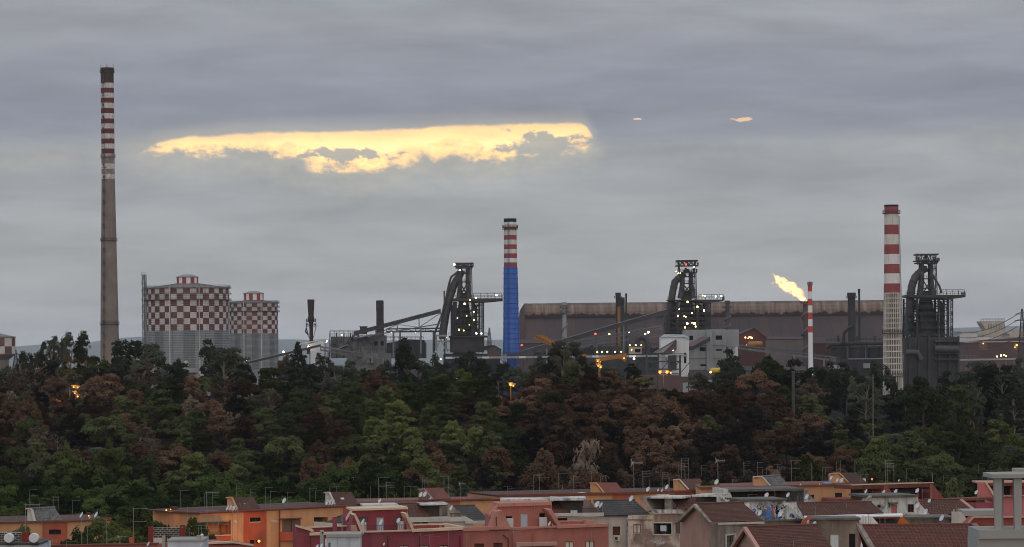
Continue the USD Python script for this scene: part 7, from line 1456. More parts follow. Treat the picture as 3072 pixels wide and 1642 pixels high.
mb = MB(); h.f.poly(mb, [(1556, h.vb), (1558, h.vb), (1558, 1640), (1672, 1637), (1672, 1627), (1550, 1629), (1550, h.vb)][::-1], 1.8, .3); h.t.part('awning', mb, 'gable_pink'); mb = MB(); [h.f.bar(mb, (1537 + k * 3, 1600), (1537 + k * 3, 1640), .12, .2) for k in (0, 20)]; h.t.part('downpipe', mb, 'plaster_redbrown'); mb = MB(); h.f.bar(mb, (1508, 1604), (1524, 1617), .12, .2); h.f.bar(mb, (1524, 1617), (1524, 1642), .12, .2); h.t.part('stove_pipe', mb, 'shutter_brown')
# ---- cream house, then the stone house with terraces
h = House('cream house wall with one shuttered window and an air conditioner', 1700, 356, 1884, 356)
h.wall([(1700, 1553), (1884, 1548)], 5, 'plaster_cream', [(1838, 1580, 1860, 1606)]); h.window(1838, 1580, 1860, 1606, 'brown', leaves=1); ac = h.block(1843, 1608, 1860, 1623, .5, .1, 'boiler', 'air_conditioner'); mb = MB(); h.f.rect(mb, 1845, 1611, 1853, 1620, .52, .45); h.t.part('fan_grille', mb, 'iron', parent=ac)
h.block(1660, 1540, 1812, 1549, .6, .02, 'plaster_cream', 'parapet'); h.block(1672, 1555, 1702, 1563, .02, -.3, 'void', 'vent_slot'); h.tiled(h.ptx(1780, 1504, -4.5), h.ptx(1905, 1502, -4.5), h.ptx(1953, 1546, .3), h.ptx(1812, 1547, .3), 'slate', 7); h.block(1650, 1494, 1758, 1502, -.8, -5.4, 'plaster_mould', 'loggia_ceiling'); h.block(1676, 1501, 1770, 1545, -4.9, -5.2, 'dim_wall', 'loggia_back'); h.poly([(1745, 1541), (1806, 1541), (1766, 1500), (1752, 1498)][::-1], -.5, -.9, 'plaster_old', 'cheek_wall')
h.tiled(h.ptx(1650, 1503, -4.4), h.ptx(1676, 1503, -4.4), h.ptx(1708, 1540, 0), h.ptx(1660, 1540, 0), 'tile_brown', 8); h.block(1500, 1498, 1660, 1506, -1.5, -6, 'plaster_mould', 'roof_edge'); mb = MB(); [h.f.bar(mb, (u, 1525), (u, 1540), .04, -.1) for u in range(1745, 1806, 5)]; h.f.bar(mb, (1742, 1525), (1806, 1525), .05, -.1); h.t.part('railing', mb, 'iron'); mb = MB(); h.f.poly(mb, [(1881, h.vb), (1884, h.vb), (1884, 1548), (1881, 1548)], .2, .02); h.t.part('downpipe', mb, 'plaster_mould'); h.block(1712, 1532, 1732, 1540, -1, -2, 'boiler', 'bench')
h = House('weathered stone house with laundry in a loggia and white scribbled writing', 1884, 352, 2048, 350)
h.wall([(1884, 1547), (2048, 1543)], 6, 'tuff_stone', [(1899, 1573, 1922, 1600), (2026, 1568, 2041, 1602)], [(1960, 1571, 2014, 1603)]); h.window(1899, 1573, 1922, 1600, 'cream', frame='shutter_brown'); h.window(2026, 1568, 2041, 1602, 'grey', leaves=1)
for a in ((1957, 1568, 1960, 1606), (2014, 1568, 2017, 1606), (1957, 1603, 2017, 1606.5), (1957, 1567, 2017, 1570)): h.block(*a, .12, -.2, 'plaster_cream', 'loggia_frame')
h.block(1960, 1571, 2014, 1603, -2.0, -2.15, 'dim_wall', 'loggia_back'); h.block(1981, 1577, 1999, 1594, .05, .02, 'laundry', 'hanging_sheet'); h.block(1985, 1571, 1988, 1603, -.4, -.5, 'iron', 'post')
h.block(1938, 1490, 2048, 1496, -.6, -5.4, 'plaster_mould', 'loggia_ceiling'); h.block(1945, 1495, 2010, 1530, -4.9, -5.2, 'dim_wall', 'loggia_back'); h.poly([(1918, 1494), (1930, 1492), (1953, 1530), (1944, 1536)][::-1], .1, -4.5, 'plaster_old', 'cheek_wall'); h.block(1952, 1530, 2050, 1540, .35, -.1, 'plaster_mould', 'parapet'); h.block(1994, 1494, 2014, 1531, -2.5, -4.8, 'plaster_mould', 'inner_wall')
h.tiled(h.ptx(2010, 1488, -4.5), h.ptx(2075, 1487, -4.5), h.ptx(2108, 1526, -.1), h.ptx(2040, 1528, -.1), 'tile_brown', 8); h.block(2076, 1486, 2150, 1491, -.8, -5.4, 'plaster_mould', 'loggia_ceiling'); h.block(2090, 1490, 2152, 1520, -4.9, -5.2, 'dim_wall', 'loggia_back'); h.poly([(2150, 1520), (2192, 1522), (2160, 1484), (2150, 1484)][::-1], -.6, -1.0, 'plaster_mould', 'cheek_wall')
rg2 = random.Random(21); mb = MB()
for k in range(9):                                                # scribble
    u, v = 1962 + k * 3.4, 1630 + rg2.uniform(-3, 5); pts = [h.f.pt(u + rg2.uniform(-1.5, 1.5) + q * .7, v + rg2.uniform(-5, 5), .03) for q in range(6)]; mb.tube(pts, .045, 4)
h.t.part('wall_scribble', mb, 'graffiti_pale', kind='stuff')
h.block(1884, 1558, 1958, 1561, .08, .0, 'plaster_old', 'string_course')
# ---- pink gabled house
h = House('pink-brown gabled house with a broad brown tiled roof, centre right', 2040, 304, 2142, 294)
h.poly([(2040, h.vb), (2137, h.vb), (2137, 1568), (2091, 1523), (2040, 1563)], 0, -.06, 'gable_pink', 'wall'); e0, e1 = h.ptx(2138, 1570), P(2282, 1566, 303); r0, r1 = h.ptx(2091, 1519), P(2222, 1516, 309); s2 = Face(2138, 294, 2281, 303)
mb = MB(); s2.poly(mb, [(2137, vb(300)), (2281, vb(300)), (2281, 1567), (2137, 1570)], 0, -.3, [(2180, 1607, 2207, 1650)]); h.t.part('side_wall', mb, 'plaster_greybrown')
mb = MB(); lo = [np.array([p[0], p[1], z]) for p in (h.ptx(2041, 1565, -.8), e0 + [0, .5, 0], e1 + [-.2, .5, 0], e1 + [-4, 8, 0]) for z in (BASE, p[2] - .8)] + [r0 + [0, 1.0, -.75], r1 + [0, .5, -.75]]; hl = trimesh.convex.convex_hull(np.array(lo)); mb.add(hl.vertices, hl.faces); h.t.part('body', mb, 'plaster_greybrown')
h.tiled(r0 + [-.2, -.2, .2], r1 + [.2, 0, .2], e1 + [.2, -.3, .1], e0 + [-.25, -.35, .1], 'tile_brown', 15); l0 = h.ptx(2038, 1563, .3); mb = MB(); mb.plate([r0 + [-.1, -.2, .2], l0 + [0, 0, .1], l0 + [4, 12, .1], r1 + [0, .2, .2]], [0, 0, -.15]); h.t.part('left_slope', mb, 'tile_brown')
mb = MB(); mb.bar(r0 + [-.2, -.25, .1], e0 + [-.25, -.4, .0], .3, .28); mb.bar(r0 + [-.2, -.25, .1], l0, .3, .28); h.t.part('verge', mb, 'plaster_old'); mb = MB(); mb.bar(e0 + [-.2, -.4, -.05], e1 + [.2, -.4, -.05], .25, .2); h.t.part('gutter', mb, 'plaster_cream')
mb = MB(); w = [s2.sz(2180, 1607), s2.sz(2207, 1650)]
for a in ((2178, 1605, 2181, 1650), (2206, 1605, 2209, 1650), (2178, 1603, 2209, 1606)): s2.rect(mb, *a, .1, -.1)
fr = h.t.part('window', mb, 'plaster_cream'); mb = MB(); s2.rect(mb, 2181, 1607, 2206, 1650, -.15, -.2); h.t.part('pane', mb, 'grey_glass', parent=fr); mb = MB(); s2.rect(mb, 2192.5, 1607, 2194.5, 1650, -.08, -.14); s2.rect(mb, 2181, 1620, 2206, 1622, -.08, -.14); h.t.part('glazing_bar', mb, 'shutter_brown', parent=fr)
# ---- front gabled house at the bottom
h = House('front gabled house with a red-brown tiled roof, bottom right of centre', 2196, 262, 2300, 250)
h.poly([(2196, h.vb), (2289, h.vb), (2289, 1653), (2242, 1593), (2196, 1647)], 0, -.06, 'gable_pink', 'wall'); r0, r1 = h.ptx(2242, 1589), P(2440, 1584, 268); e0, e1 = h.ptx(2294, 1664), P(2492, 1652, 258)
mb = MB(); lo = [np.array([p[0], p[1], z]) for p in (h.ptx(2197, 1650, -.8), e0 + [0, .5, 0], e1 + [-.2, .5, 0], e1 + [-4, 8, 0]) for z in (BASE, p[2] - .8)] + [r0 + [0, 1.0, -.75], r1 + [0, .5, -.75]]; hl = trimesh.convex.convex_hull(np.array(lo)); mb.add(hl.vertices, hl.faces); h.t.part('body', mb, 'plaster_greybrown')
h.tiled(r0 + [-.2, -.2, .2], r1 + [.2, 0, .2], e1 + [.2, -.3, .1], e0 + [-.25, -.35, .1], 'tile_red', 17); l0 = h.ptx(2194, 1648, .3); mb = MB(); mb.plate([r0 + [-.1, -.2, .2], l0 + [0, 0, .1], l0 + [4, 12, .1], r1 + [0, .2, .2]], [0, 0, -.15]); h.t.part('left_slope', mb, 'tile_red'); mb = MB(); mb.bar(r0 + [-.2, -.25, .1], e0 + [-.25, -.4, .0], .3, .28); mb.bar(r0 + [-.2, -.25, .1], l0, .3, .28); h.t.part('verge', mb, 'gable_pink')
# ---- graffiti terrace house
h = House('terrace house covered in blue and white graffiti, right of centre', 2200, 332, 2420, 334)
h.wall([(2270, 1562), (2420, 1562)], 4, 'plaster_greybrown'); h.poly([(2235, 1562), (2222, 1510), (2232, 1504), (2358, 1503), (2358, 1562)][::-1], -1.8, -6, 'plaster_mould', 'upper_wall', [(2328, 1523, 2350, 1543)]); h.block(2328, 1523, 2350, 1543, -2.1, -2.2, 'void', 'window'); h.block(2220, 1497, 2362, 1502.5, -1.2, -6.2, 'slab_moss', 'roof_edge'); h.poly([(2360, 1562), (2412, 1562), (2366, 1518), (2360, 1516)][::-1], -.9, -1.4, 'plaster_mould', 'cheek_wall'); h.side((2222, 1505), (2200, 1516), -1.8, -.2, 6, 'gable_pink'); h.block(2270, 1559, 2415, 1564, .3, 0, 'bunker_dirty', 'parapet')
mb = MB(); mbd = MB(); mbw = MB()
for k in range(46):
    u, v = rg2.uniform(2252, 2356), rg2.uniform(1518, 1558); s = rg2.uniform(2, 5); tgt = (mb, mbd, mbw)[rg2.choice([0, 0, 1, 2, 2])]; a0 = rg2.uniform(0, 6.28)
    tgt.tube([h.f.pt(u + s * math.cos(a0 + q * rg2.uniform(.6, 1.0)) + q * .6, v + s * math.sin(a0 + q * .9), -1.78) for q in range(6)], rg2.uniform(.04, .10), 4)
for k in range(14): u = rg2.uniform(2366, 2396); v = 1536 + (u - 2366) * .75 + rg2.uniform(0, 10); (mb, mbd)[k % 2].tube([h.f.pt(u + q, v + rg2.uniform(-3, 3), -.88) for q in range(5)], .05, 4)
for m_, mt in ((mb, 'graffiti_blue'), (mbd, 'graffiti_dark'), (mbw, 'graffiti_pale')): h.t.part('graffiti', m_, mt, kind='stuff')
h.poly([(2296, 1554), (2304, 1522), (2312, 1524), (2316, 1552), (2306, 1556)][::-1], -1.70, -1.77, 'graffiti_blue', 'graffiti'); h.poly([(2318, 1550), (2314, 1524), (2320, 1524), (2324, 1548)][::-1], -1.70, -1.77, 'orange_cheek', 'graffiti')
# ---- mossy flat-roofed row with dark openings
h = House('weathered flat-roofed terrace row with black openings behind the graffiti house', 2170, 368, 2430, 370)
h.wall([(2205, 1512), (2430, 1507)], 8, 'plaster_mould'); h.block(2186, 1467, 2412, 1474, .2, -7, 'slab_moss', 'roof_slab'); h.block(2186, 1474, 2420, 1512, -5, -5.4, 'dim_wall', 'loggia_back'); h.poly([(2171, 1514), (2171, 1467), (2186, 1468), (2205, 1512)][::-1], 0, -5, 'plaster_cream', 'cheek_wall'); h.tiled(h.ptx(2270, 1474, -3.2), h.ptx(2338, 1472, -3.2), h.ptx(2352, 1498, -.2), h.ptx(2264, 1500, -.2), 'tile_brown', 6); h.poly([(2412, 1507), (2412, 1472), (2420, 1474), (2450, 1507)][::-1], 0, -4, 'plaster_mould', 'cheek_wall'); h.block(2190, 1471, 2270, 1476, .1, -.3, 'bunker_dirty', 'lintel'); mb = MB(); [h.f.bar(mb, (u, 1474), (u, 1507), .08, -.3) for u in (2362, 2385, 2408)]; h.t.part('post', mb, 'iron')
# ---- brown tiled roof with white awning, weathered wall below, right
h = House('weathered grey house under a long white awning, with a white door, right', 2400, 322, 2580, 322)
h.wall([(2440, 1562), (2576, 1557)], 5, 'plaster_greybrown', [(2491, 1604, 2516, 1660), (2547, 1602, 2566, 1645)]); h.block(2491, 1604, 2516, 1665, -.1, -.2, 'door_white', 'door'); h.window(2547, 1602, 2566, 1645, 'void', leaves=1, sill=False); h.block(2436, 1555, 2582, 1561, .4, -5, 'slab_moss', 'roof_edge'); h.poly([(2572, 1585), (2580, 1585), (2616, 1645), (2604, 1645)][::-1], .4, 0, 'plaster_old', 'sloping_coping')
h.tiled(h.ptx(2390, 1511, -10), h.ptx(2615, 1508, -10), h.ptx(2652, 1540, -6), h.ptx(2412, 1549, -6), 'tile_brown', 10); mb = MB(); mb.plate([h.ptx(2412, 1548, -5.5), h.ptx(2706, 1540, -5.5), h.ptx(2708, 1546, -3.5), h.ptx(2416, 1556, -3.5)], [0, 0, -.15]); h.t.part('awning', mb, 'awning_white')
h.poly([(2578, 1579), (2578, 1550), (2614, 1548), (2640, 1577)][::-1], -1.8, -3.4, 'awning_white', 'white_cheek'); h.block(2612, 1551, 2700, 1556, -3.2, -7, 'coping_brown', 'loggia_ceiling'); h.block(2612, 1555, 2712, 1580, -6.5, -6.8, 'dim_wall', 'loggia_back'); h.poly([(2690, 1579), (2736, 1577), (2708, 1551), (2700, 1551)][::-1], -3.2, -3.7, 'orange_cheek', 'orange_cheek'); h.poly([(2408, 1562), (2420, 1552), (2446, 1554), (2444, 1558), (2424, 1560), (2404, 1583), (2400, 1582)][::-1], .3, -.2, 'plaster_red', 'gutter_end')
# ---- weathered white dormer house with a pink door
h = House('mould-stained white house with a pink door, upper right', 2600, 352, 2790, 354)
h.wall([(2600, 1545), (2612, 1510), (2750, 1510), (2775, 1545)], 2, 'plaster_mould', [(2674, 1515, 2691, 1541), (2723, 1513, 2742, 1537), (2632, 1515, 2642, 1524), (2666, 1514, 2670, 1522)]) ; h.block(2674, 1515, 2691, 1541, -.15, -.25, 'plaster_pink', 'door'); h.window(2723, 1513, 2742, 1537, 'void', leaves=2, sill=True); h.window(2632, 1515, 2642, 1524, 'void', leaves=1, sill=False)
h.poly([(2606, 1512), (2616, 1493), (2754, 1491), (2756, 1512)][::-1], .01, -2.5, 'plaster_mould', 'upper_wall'); h.block(2612, 1486, 2757, 1492, .5, -6, 'slab_moss', 'roof_slab'); h.side((2612, 1489), (2592, 1507), .4, .6, 5, 'plaster_old'); h.block(2670, 1508, 2694, 1513, .6, 0, 'bunker_dirty', 'canopy'); h.poly([(2755, 1546), (2755, 1512), (2762, 1514), (2790, 1545)][::-1], .2, -.4, 'plaster_mould', 'cheek_wall'); h.block(2722, 1540, 2748, 1547, .6, 0, 'plaster_cream', 'balcony')
h = House('low stained wall and small parapet below the mould-stained house', 2710, 330, 2870, 330, name='house')
h.wall([(2715, 1556), (2860, 1552)], 5, 'plaster_old'); h.block(2713, 1551, 2862, 1556, .3, -5, 'slab_moss', 'coping'); [h.block(u, 1559, u + 3, 1562, .02, -.1, 'void', 'vent') for u in (2846, 2851, 2856)]
h = House('cream cheek wall and long grey slab roof beside the concrete chimney', 2855, 322, 3000, 322)
h.wall([(2856, 1574), (2900, 1574)], 4, 'plaster_cream'); h.poly([(2856, 1576), (2856, 1536), (2884, 1537), (2904, 1562), (2898, 1576)][::-1], .02, -.4, 'plaster_cream', 'cheek_wall'); h.block(2890, 1532, 3000, 1548, -.6, -5, 'concrete_light', 'roof_slab'); h.block(2880, 1548, 2995, 1580, -4, -4.4, 'dim_wall', 'loggia_back'); h.block(2861, 1528, 2863, 1536, -.1, -.3, 'plaster_cream', 'post')
h = House('red walled terrace left of the concrete chimney, behind the big tiled roof', 2895, 296, 3090, 296)
h.wall([(2897, 1580), (2922, 1554), (3090, 1552)], 4, 'plaster_redbrown'); h.cope([(2896, 1580), (2922, 1550), (3090, 1549)], 5, .3, -.4, 'gable_pink')
# ---- big tiled roof, bottom right
h = House('large house whose broad red-brown tiled roof fills the bottom right', 2575, 244, 2950, 246)
A, B, C, D = h.ptx(2575, 1579, -3.2), h.ptx(2920, 1576, -3.2), h.ptx(2960, 1664, 2.6), h.ptx(2628, 1668, 2.6)
h.wall([(2625, 1672), (2955, 1668)], 5, 'gable_pink'); h.tiled(A, B, C, D, 'tile_red', 20); mb = MB(); mb.bar(A + [0, -.1, .1], D + [0, 0, .1], .35, .3); mb.bar(B + [0, -.1, .05], h.ptx(2934, 1592, -2.4) + [0, 0, .05], .4, .3); mb.bar(h.ptx(2934, 1592, -2.4), C, .3, .25); h.t.part('verge', mb, 'plaster_old'); mb = MB(); mb.plate([A + [0, .3, 0], B + [0, .3, 0], B + [1, 4, -2.5], A + [1, 4, -2.5]], [0, 0, -.2]); h.t.part('rear_slope', mb, 'tile_red')
# ---- front left: roof tops cut by the lower edge
h = House('pale grey flat-roofed house with two white round tanks, bottom left corner', -30, 300, 120, 300)
h.wall([(-30, 1635), (118, 1635)], 8, 'plaster_bluewhite'); h.block(-32, 1630, 119, 1634, .3, -7, 'slate', 'roof_slab')
h.block(66, 1597, 84, 1631, -1.2, -1.8, 'red_pillar', 'pillar')
def brickwork(hh, u0, v0, u1, v1, cols, rows, o):
    mb = MB(); hh.f.rect(mb, u0, v0, u1, v1, o - .04, o - .3); w = hh.t.part('masonry', mb, 'plaster_cream')
    for j in range(rows):
        for i in range(cols + 1):
            a = u0 + (i - .5 * (j % 2)) * (u1 - u0) / cols; b = a + (u1 - u0) / cols; a, b = max(a + .7, u0), min(b - .7, u1)
            if b - a > 2: mb = MB(); r = random.Random(i * 31 + j); hh.f.rect(mb, a + r.uniform(0, .5), v0 + (v1 - v0) * j / rows + .8, b, v0 + (v1 - v0) * (j + 1) / rows - .8, o + r.uniform(0, .03), o - .05); hh.t.part('block', mb, 'brick_dark', parent=w)
brickwork(h, -20, 1598, 64, 1631, 5, 5, -1.3)
for k, u in enumerate((25.5, 100.5)):
    t_ = Thing('water_tank', ('left', 'right')[k] + ' of two round white tanks on the grey roof, bottom left', 'tank', P(u, 1630, 298)); mb = MB(); c = P(u, 1615, 298); r = 14.5 * px(298); mb.tube([c, c + [0, .05, 0], c + [0, .7, 0], c + [0, .75, 0]], [r * .9, r, r, r * .9], 24); t_.part('drum', mb, 'dish_white', 30); mb = MB(); mb.tube([c + [0, .35, -r], c + [0, .35, -r - .12]], .3, 8); mb.box(c + [-.35, .1, -r - .1], c + [.35, .7, -r + .1]); t_.part('cradle', mb, 'iron')
h = House('long orange parapet with a square post along the bottom edge, left', 95, 330, 470, 326)
h.wall([(95, 1640), (470, 1632)], 4, 'plaster_salmon'); h.cope([(95, 1637), (470, 1629)], 4, .3, -.3, 'coping_brown'); h.block(388, 1612, 398, 1645, -.2, -.6, 'plaster_red', 'post')
h = House('dark block wall with white joints between two red pillars, lower left', 440, 352, 560, 352, name='garden_wall', cat='wall')
brickwork(h, 461, 1583, 541, 1614, 6, 5, 0); h.block(446, 1581, 461, h.vb, .25, -.35, 'red_pillar', 'pillar'); p2 = h.block(541, 1576, 556, h.vb, .25, -.35, 'red_pillar', 'pillar'); h.block(461, 1614, 541, h.vb, 0, -.3, 'plaster_cream', 'wall_base'); lamp(h.t, 547, 1582, 351, 3, 'boiler')
h = House('pale blue-grey roof box with a white pipe at the bottom, left of centre', 488, 318, 612, 318)
h.wall([(503, 1623), (610, 1621)], 6, 'plaster_bluewhite'); h.block(501, 1619, 612, 1624, .2, -5, 'concrete_light', 'coping'); h.block(488, 1608, 496, h.vb, .2, -.4, 'concrete_light', 'pillar'); h.block(590, 1607, 600, 1620, -1, -1.7, 'concrete_light', 'cowl'); mb = MB(); mb.sphere(h.ptx(606, 1606, -1), .16, 1); h.t.part('vent_ball', mb, 'dish_white', True)
h = House('brown-edged low roof below the long orange block, bottom', 612, 350, 760, 352)
h.wall([(612, 1634), (700, 1628), (760, 1636)], 8, 'plaster_salmon'); h.cope([(610, 1628), (700, 1624), (760, 1633)], 6, .4, -.4, 'coping_cream'); h.roof((614, 1632), (755, 1632), 7, 'bitumen')
h = House('bluish white rendered roof hut in front of the magenta house, bottom', 960, 300, 1082, 300, name='roof_hut', cat='hut')
h.wall([(980, 1611), (1080, 1608)], 4, 'plaster_bluewhite'); h.block(978, 1603, 1082, 1612, .25, -4, 'concrete_light', 'roof_slab'); h.block(962, 1592, 973, h.vb, .2, -.5, 'concrete_light', 'pillar'); h.block(966, 1597, 970, 1601, .22, .1, 'void', 'opening'); h.block(985, 1628, 992, 1660, .02, -.1, 'grey_glass', 'window'); mb = MB(); h.f.poly(mb, [(980, 1640), (980, 1612), (975, 1620), (975, 1640)], .4, -.1); h.t.part('buttress', mb, 'plaster_bluewhite')
# ---- concrete chimney pavilion, bottom right, close to the camera
Yc = 96.0; f = Face(2950, Yc); th = Thing('concrete_chimney', 'pale concrete chimney cowl on four slim legs filling the lower right corner', 'chimney', [P(3030, 1600, Yc)[0], Yc, BASE])
def cbox(name, u0, v0, u1, v1, o0, o1): mb = MB(); f.rect(mb, u0, v0, u1, v1, o0, o1); return th.part(name, mb, 'concrete_light')
cbox('cap_block', 3045, 1406, 3098, 1416, -.5, -1.1)
a0, b0 = f.pt(2976, 1424, .1), f.pt(3168, 1422, .1); mb = MB(); mb.plate([a0, b0, b0 + [0, 1.9, 0], a0 + [0, 1.9, 0]], [0, 0, -.115]); th.part('cap_slab', mb, 'concrete_light')
tp = [f.pt(3045, 1415, -.5), f.pt(3098, 1415, -.5), f.pt(3098, 1415, -1.1), f.pt(3045, 1415, -1.1)]; lo = [a0, b0, b0 + [0, 1.9, 0], a0 + [0, 1.9, 0]]; mb = MB(); mb.add([*(q + [0, 0, .001] for q in lo), *tp], [(0, 1, 5), (0, 5, 4), (1, 2, 6), (1, 6, 5), (2, 3, 7), (2, 7, 6), (3, 0, 4), (3, 4, 7)]); th.part('cap_slope', mb, 'concrete_light')
for u0, u1, d in ((2983, 3006, 0), (3041, 3066, 0), (3126, 3150, 0), (2990, 3012, -1.4), (3124, 3146, -1.4)):
    mb = MB(); t0, t1 = f.pt(u0, 1436, d), f.pt(u1, 1436, d); c0, c1 = f.pt(u0 + 4, 1592, d), f.pt(u1 - 2, 1592, d); mb.add([c0, c1, c1 + [0, .26, 0], c0 + [0, .26, 0], t0, t1, t1 + [0, .26, 0], t0 + [0, .26, 0]], BOXF); th.part('leg', mb, 'concrete_light')
cbox('base_slab', 2938, 1590, 3200, 1616, .25, -2.1); cbox('shaft', 2946, 1616, 3190, vb(Yc), .15, -2.0)

# ---- garden trees between the houses
foliage('leaf_garden', (0.040, 0.050, 0.018), (0.090, 0.105, 0.036), (0.160, 0.170, 0.062))
def garden(name, seed):
    r = np.random.default_rng(seed); L = []
    for i in range(46):
        a, q = r.uniform(0, 6.28), math.sqrt(r.random()); z = 12.2 - 3.6 * q * q - 2.6 * r.random() ** 2
        L.append(((4.4 * q * math.cos(a), 4.4 * q * math.sin(a), z), r.uniform(.7, 1.15)))
    return tree_proto(name, seed, 13.0, L, 'leaf_garden', 'bark', .23, 135, .22, 8.5, limb_r=.3, droop=.3)
gp = [garden('garden_tree', 9100 + k)[0] for k in range(2)]
for u, vt, Yg, k, w, lab in ((300, 1548, 384, 0, .85, 'feathery light green tree before the orange block at the left'), (415, 1532, 390, 1, .9, 'taller feathery green tree left of the block wall'), (245, 1590, 372, 1, .7, 'lower bushy green tree beneath the orange block'), (368, 1585, 368, 0, .85, 'bushy green tree in front of the two taller feathery ones'), (590, 1548, 392, 0, .55, 'slim green tree before the end wing of the long orange block'), (545, 1590, 385, 1, .6, 'green shrub-like tree behind the right red pillar'), (660, 1618, 380, 0, .5, 'low green bush under the loggia canopy'), (505, 1618, 340, 1, .35, 'yellow-green bush below the block wall'), (30, 1532, 440, 1, .8, 'dark green tree behind the block at the far left edge'), (60, 1572, 385, 0, .6, 'green climber tree before the orange block at the far left')):
    p = P(u, vt, Yg); s = (p[2] - BASE) / 13.0; copy_of(gp[k], 'garden_tree', lab, 'tree', (p[0], Yg, BASE), 70 * k + u, (w, w, s))
for u, vt, Yg, lab in ((2115, 1456, 455, 'small bright shrub growing on the orange row parapet'), (2140, 1452, 456, 'second little shrub on the orange row parapet, nearer the white dish')):
    p = P(u, vt, Yg); pr, H = SP['brightbush'].protos[0]; g = zof(u, 1478, Yg); copy_of(pr, 'shrub', lab, 'shrub', (p[0], Yg, g), u, .4)

# ------------------------------------------------------------------ dishes and aerials
ROOFS = [(40, 1520, 'the far left orange block'), (240, 1540, 'the far left orange block'), (60, 1625, 'the bottom left grey roof'), (300, 1635, 'the bottom left orange parapet'), (450, 1630, 'the block wall'), (545, 1520, 'the orange end wing'), (600, 1610, 'the blue-grey roof box'), (692, 1525, 'the left stair head'), (640, 1500, 'left half of the long orange block'), (705, 1610, 'front of the long orange block'), (810, 1510, 'middle of the long orange block'), (870, 1505, 'middle of the long orange block'),
         (992, 1510, 'the right stair head'), (940, 1495, 'right end of the long orange block'), (1040, 1630, 'the bluish roof hut'), (1145, 1570, 'the magenta house'), (1145, 1500, 'the roof behind the magenta house'), (1278, 1485, 'the peeling stair head'), (1340, 1470, 'the peeling stair head'), (1370, 1525, 'the slate roof by the salmon house'), (1150, 1640, 'the magenta front wall'), (1520, 1480, 'the wall behind the salmon house'), (1640, 1570, 'the salmon house'), (1620, 1480, 'the left of the orange row'), (1800, 1515, 'the slate roof of the cream house'),
         (1720, 1455, 'the red-roofed stair head'), (1895, 1497, 'the top of the stone house'), (1910, 1460, 'the middle of the orange row'), (1975, 1465, 'the roof before the brown stair head'), (2050, 1430, 'the brown-roofed stair head'), (2150, 1450, 'the right end of the orange row'), (2250, 1525, 'the graffiti house'), (2340, 1540, 'the graffiti house'), (2310, 1487, 'the flat-roofed terrace row'), (2410, 1490, 'the flat-roofed terrace row'), (2300, 1430, 'the mossy stair head'), (2390, 1430, 'the roof right of the mossy stair head'), (2444, 1574, 'the weathered grey house'), (2592, 1630, 'the weathered grey house'), (2440, 1452, 'the orange roof by the blue tarpaulin'), (2520, 1440, 'the vented stair head'), (2640, 1478, 'the dark red mansards'), (2740, 1475, 'the dark red mansards'),
         (2680, 1430, 'the roof behind the dark red mansards'), (2800, 1440, 'the roof behind the dark red mansards'), (2765, 1525, 'the mould-stained house'), (2827, 1556, 'the low stained wall'), (2930, 1478, 'the pink house'), (2600, 1560, 'the white awning'), (2960, 1420, 'the trees by the concrete chimney')]
NTH = ['leftmost', 'second', 'third', 'fourth', 'fifth', 'sixth', 'seventh', 'eighth', 'ninth', 'tenth']
NUM = {2: 'two', 3: 'three', 4: 'four', 5: 'five', 6: 'six', 7: 'seven', 8: 'eight', 9: 'nine', 10: 'ten'}
def short(it): return ('large' if it[2] > 18.5 else 'white' if it[2] > 12 else 'tiny') if len(it) == 4 or it[3] > 90 else AW[it[3]]
def place(items, what, cat, group, name, make):
    by = {}
    for it in items: by.setdefault(min(ROOFS, key=lambda r: abs(r[0] - it[0]) + .8 * abs(r[1] - it[1]))[2], []).append(it)
    for where, L in by.items():
        L.sort(key=lambda i: i[0])
        for k, it in enumerate(L):
            n = len(L); lab = f'{what(it)} on {where}' if n == 1 else f'{"rightmost" if k == n - 1 else NTH[k]} of {NUM.get(n, n)}{" dishes" if "dish" in cat else ""} on {where}, {short(it)}'
            make(it, lab, name, cat, group)
cls = stage.CreateClassPrim('/World/satellite_dish_kind'); R = .45
mb = MB(); v, f_ = [], []
rings_ = [(r, r * r / (4 * .42)) for r in np.linspace(0.001, R, 6)]; mb.lathe([0, 0, 0], rings_ + [(r, z - .015) for r, z in rings_[::-1]], 20)
def tilt(m, el=28): a = math.radians(90 - el); V = np.vstack(m.v); Rx = np.array([[1, 0, 0], [0, math.cos(a), -math.sin(a)], [0, math.sin(a), math.cos(a)]]); return V @ Rx.T, np.vstack(m.f)
V, f_ = tilt(mb); usdkit.mesh(stage, '/World/satellite_dish_kind/reflector', (V, f_), M('dish_white'), 40)
mb = MB(); mb.bar([0, -R * .95, .1], [0, -.05, .52], .03); mb.box([-.035, -.09, .48], [.035, -.01, .56]); V, f_ = tilt(mb); usdkit.mesh(stage, '/World/satellite_dish_kind/feed_arm', (V, f_), M('zinc'))
mb = MB(); mb.tube([[0, .18, -.75], [0, .18, .1], [0, .05, .1]], .03, 6); usdkit.mesh(stage, '/World/satellite_dish_kind/mast', (np.vstack(mb.v), np.vstack(mb.f)), M('zinc'))
rd = random.Random(4)
def mk_dish(it, lab, name, cat, group):
    u, v, hpx, Yd = it[:4]; s = hpx * px(Yd) / .86; rz = -62 + rd.uniform(-10, 10) if len(it) < 5 else it[4]
    copy_of('/World/satellite_dish_kind', name, lab, cat, P(u, v, Yd), rz, s, group)
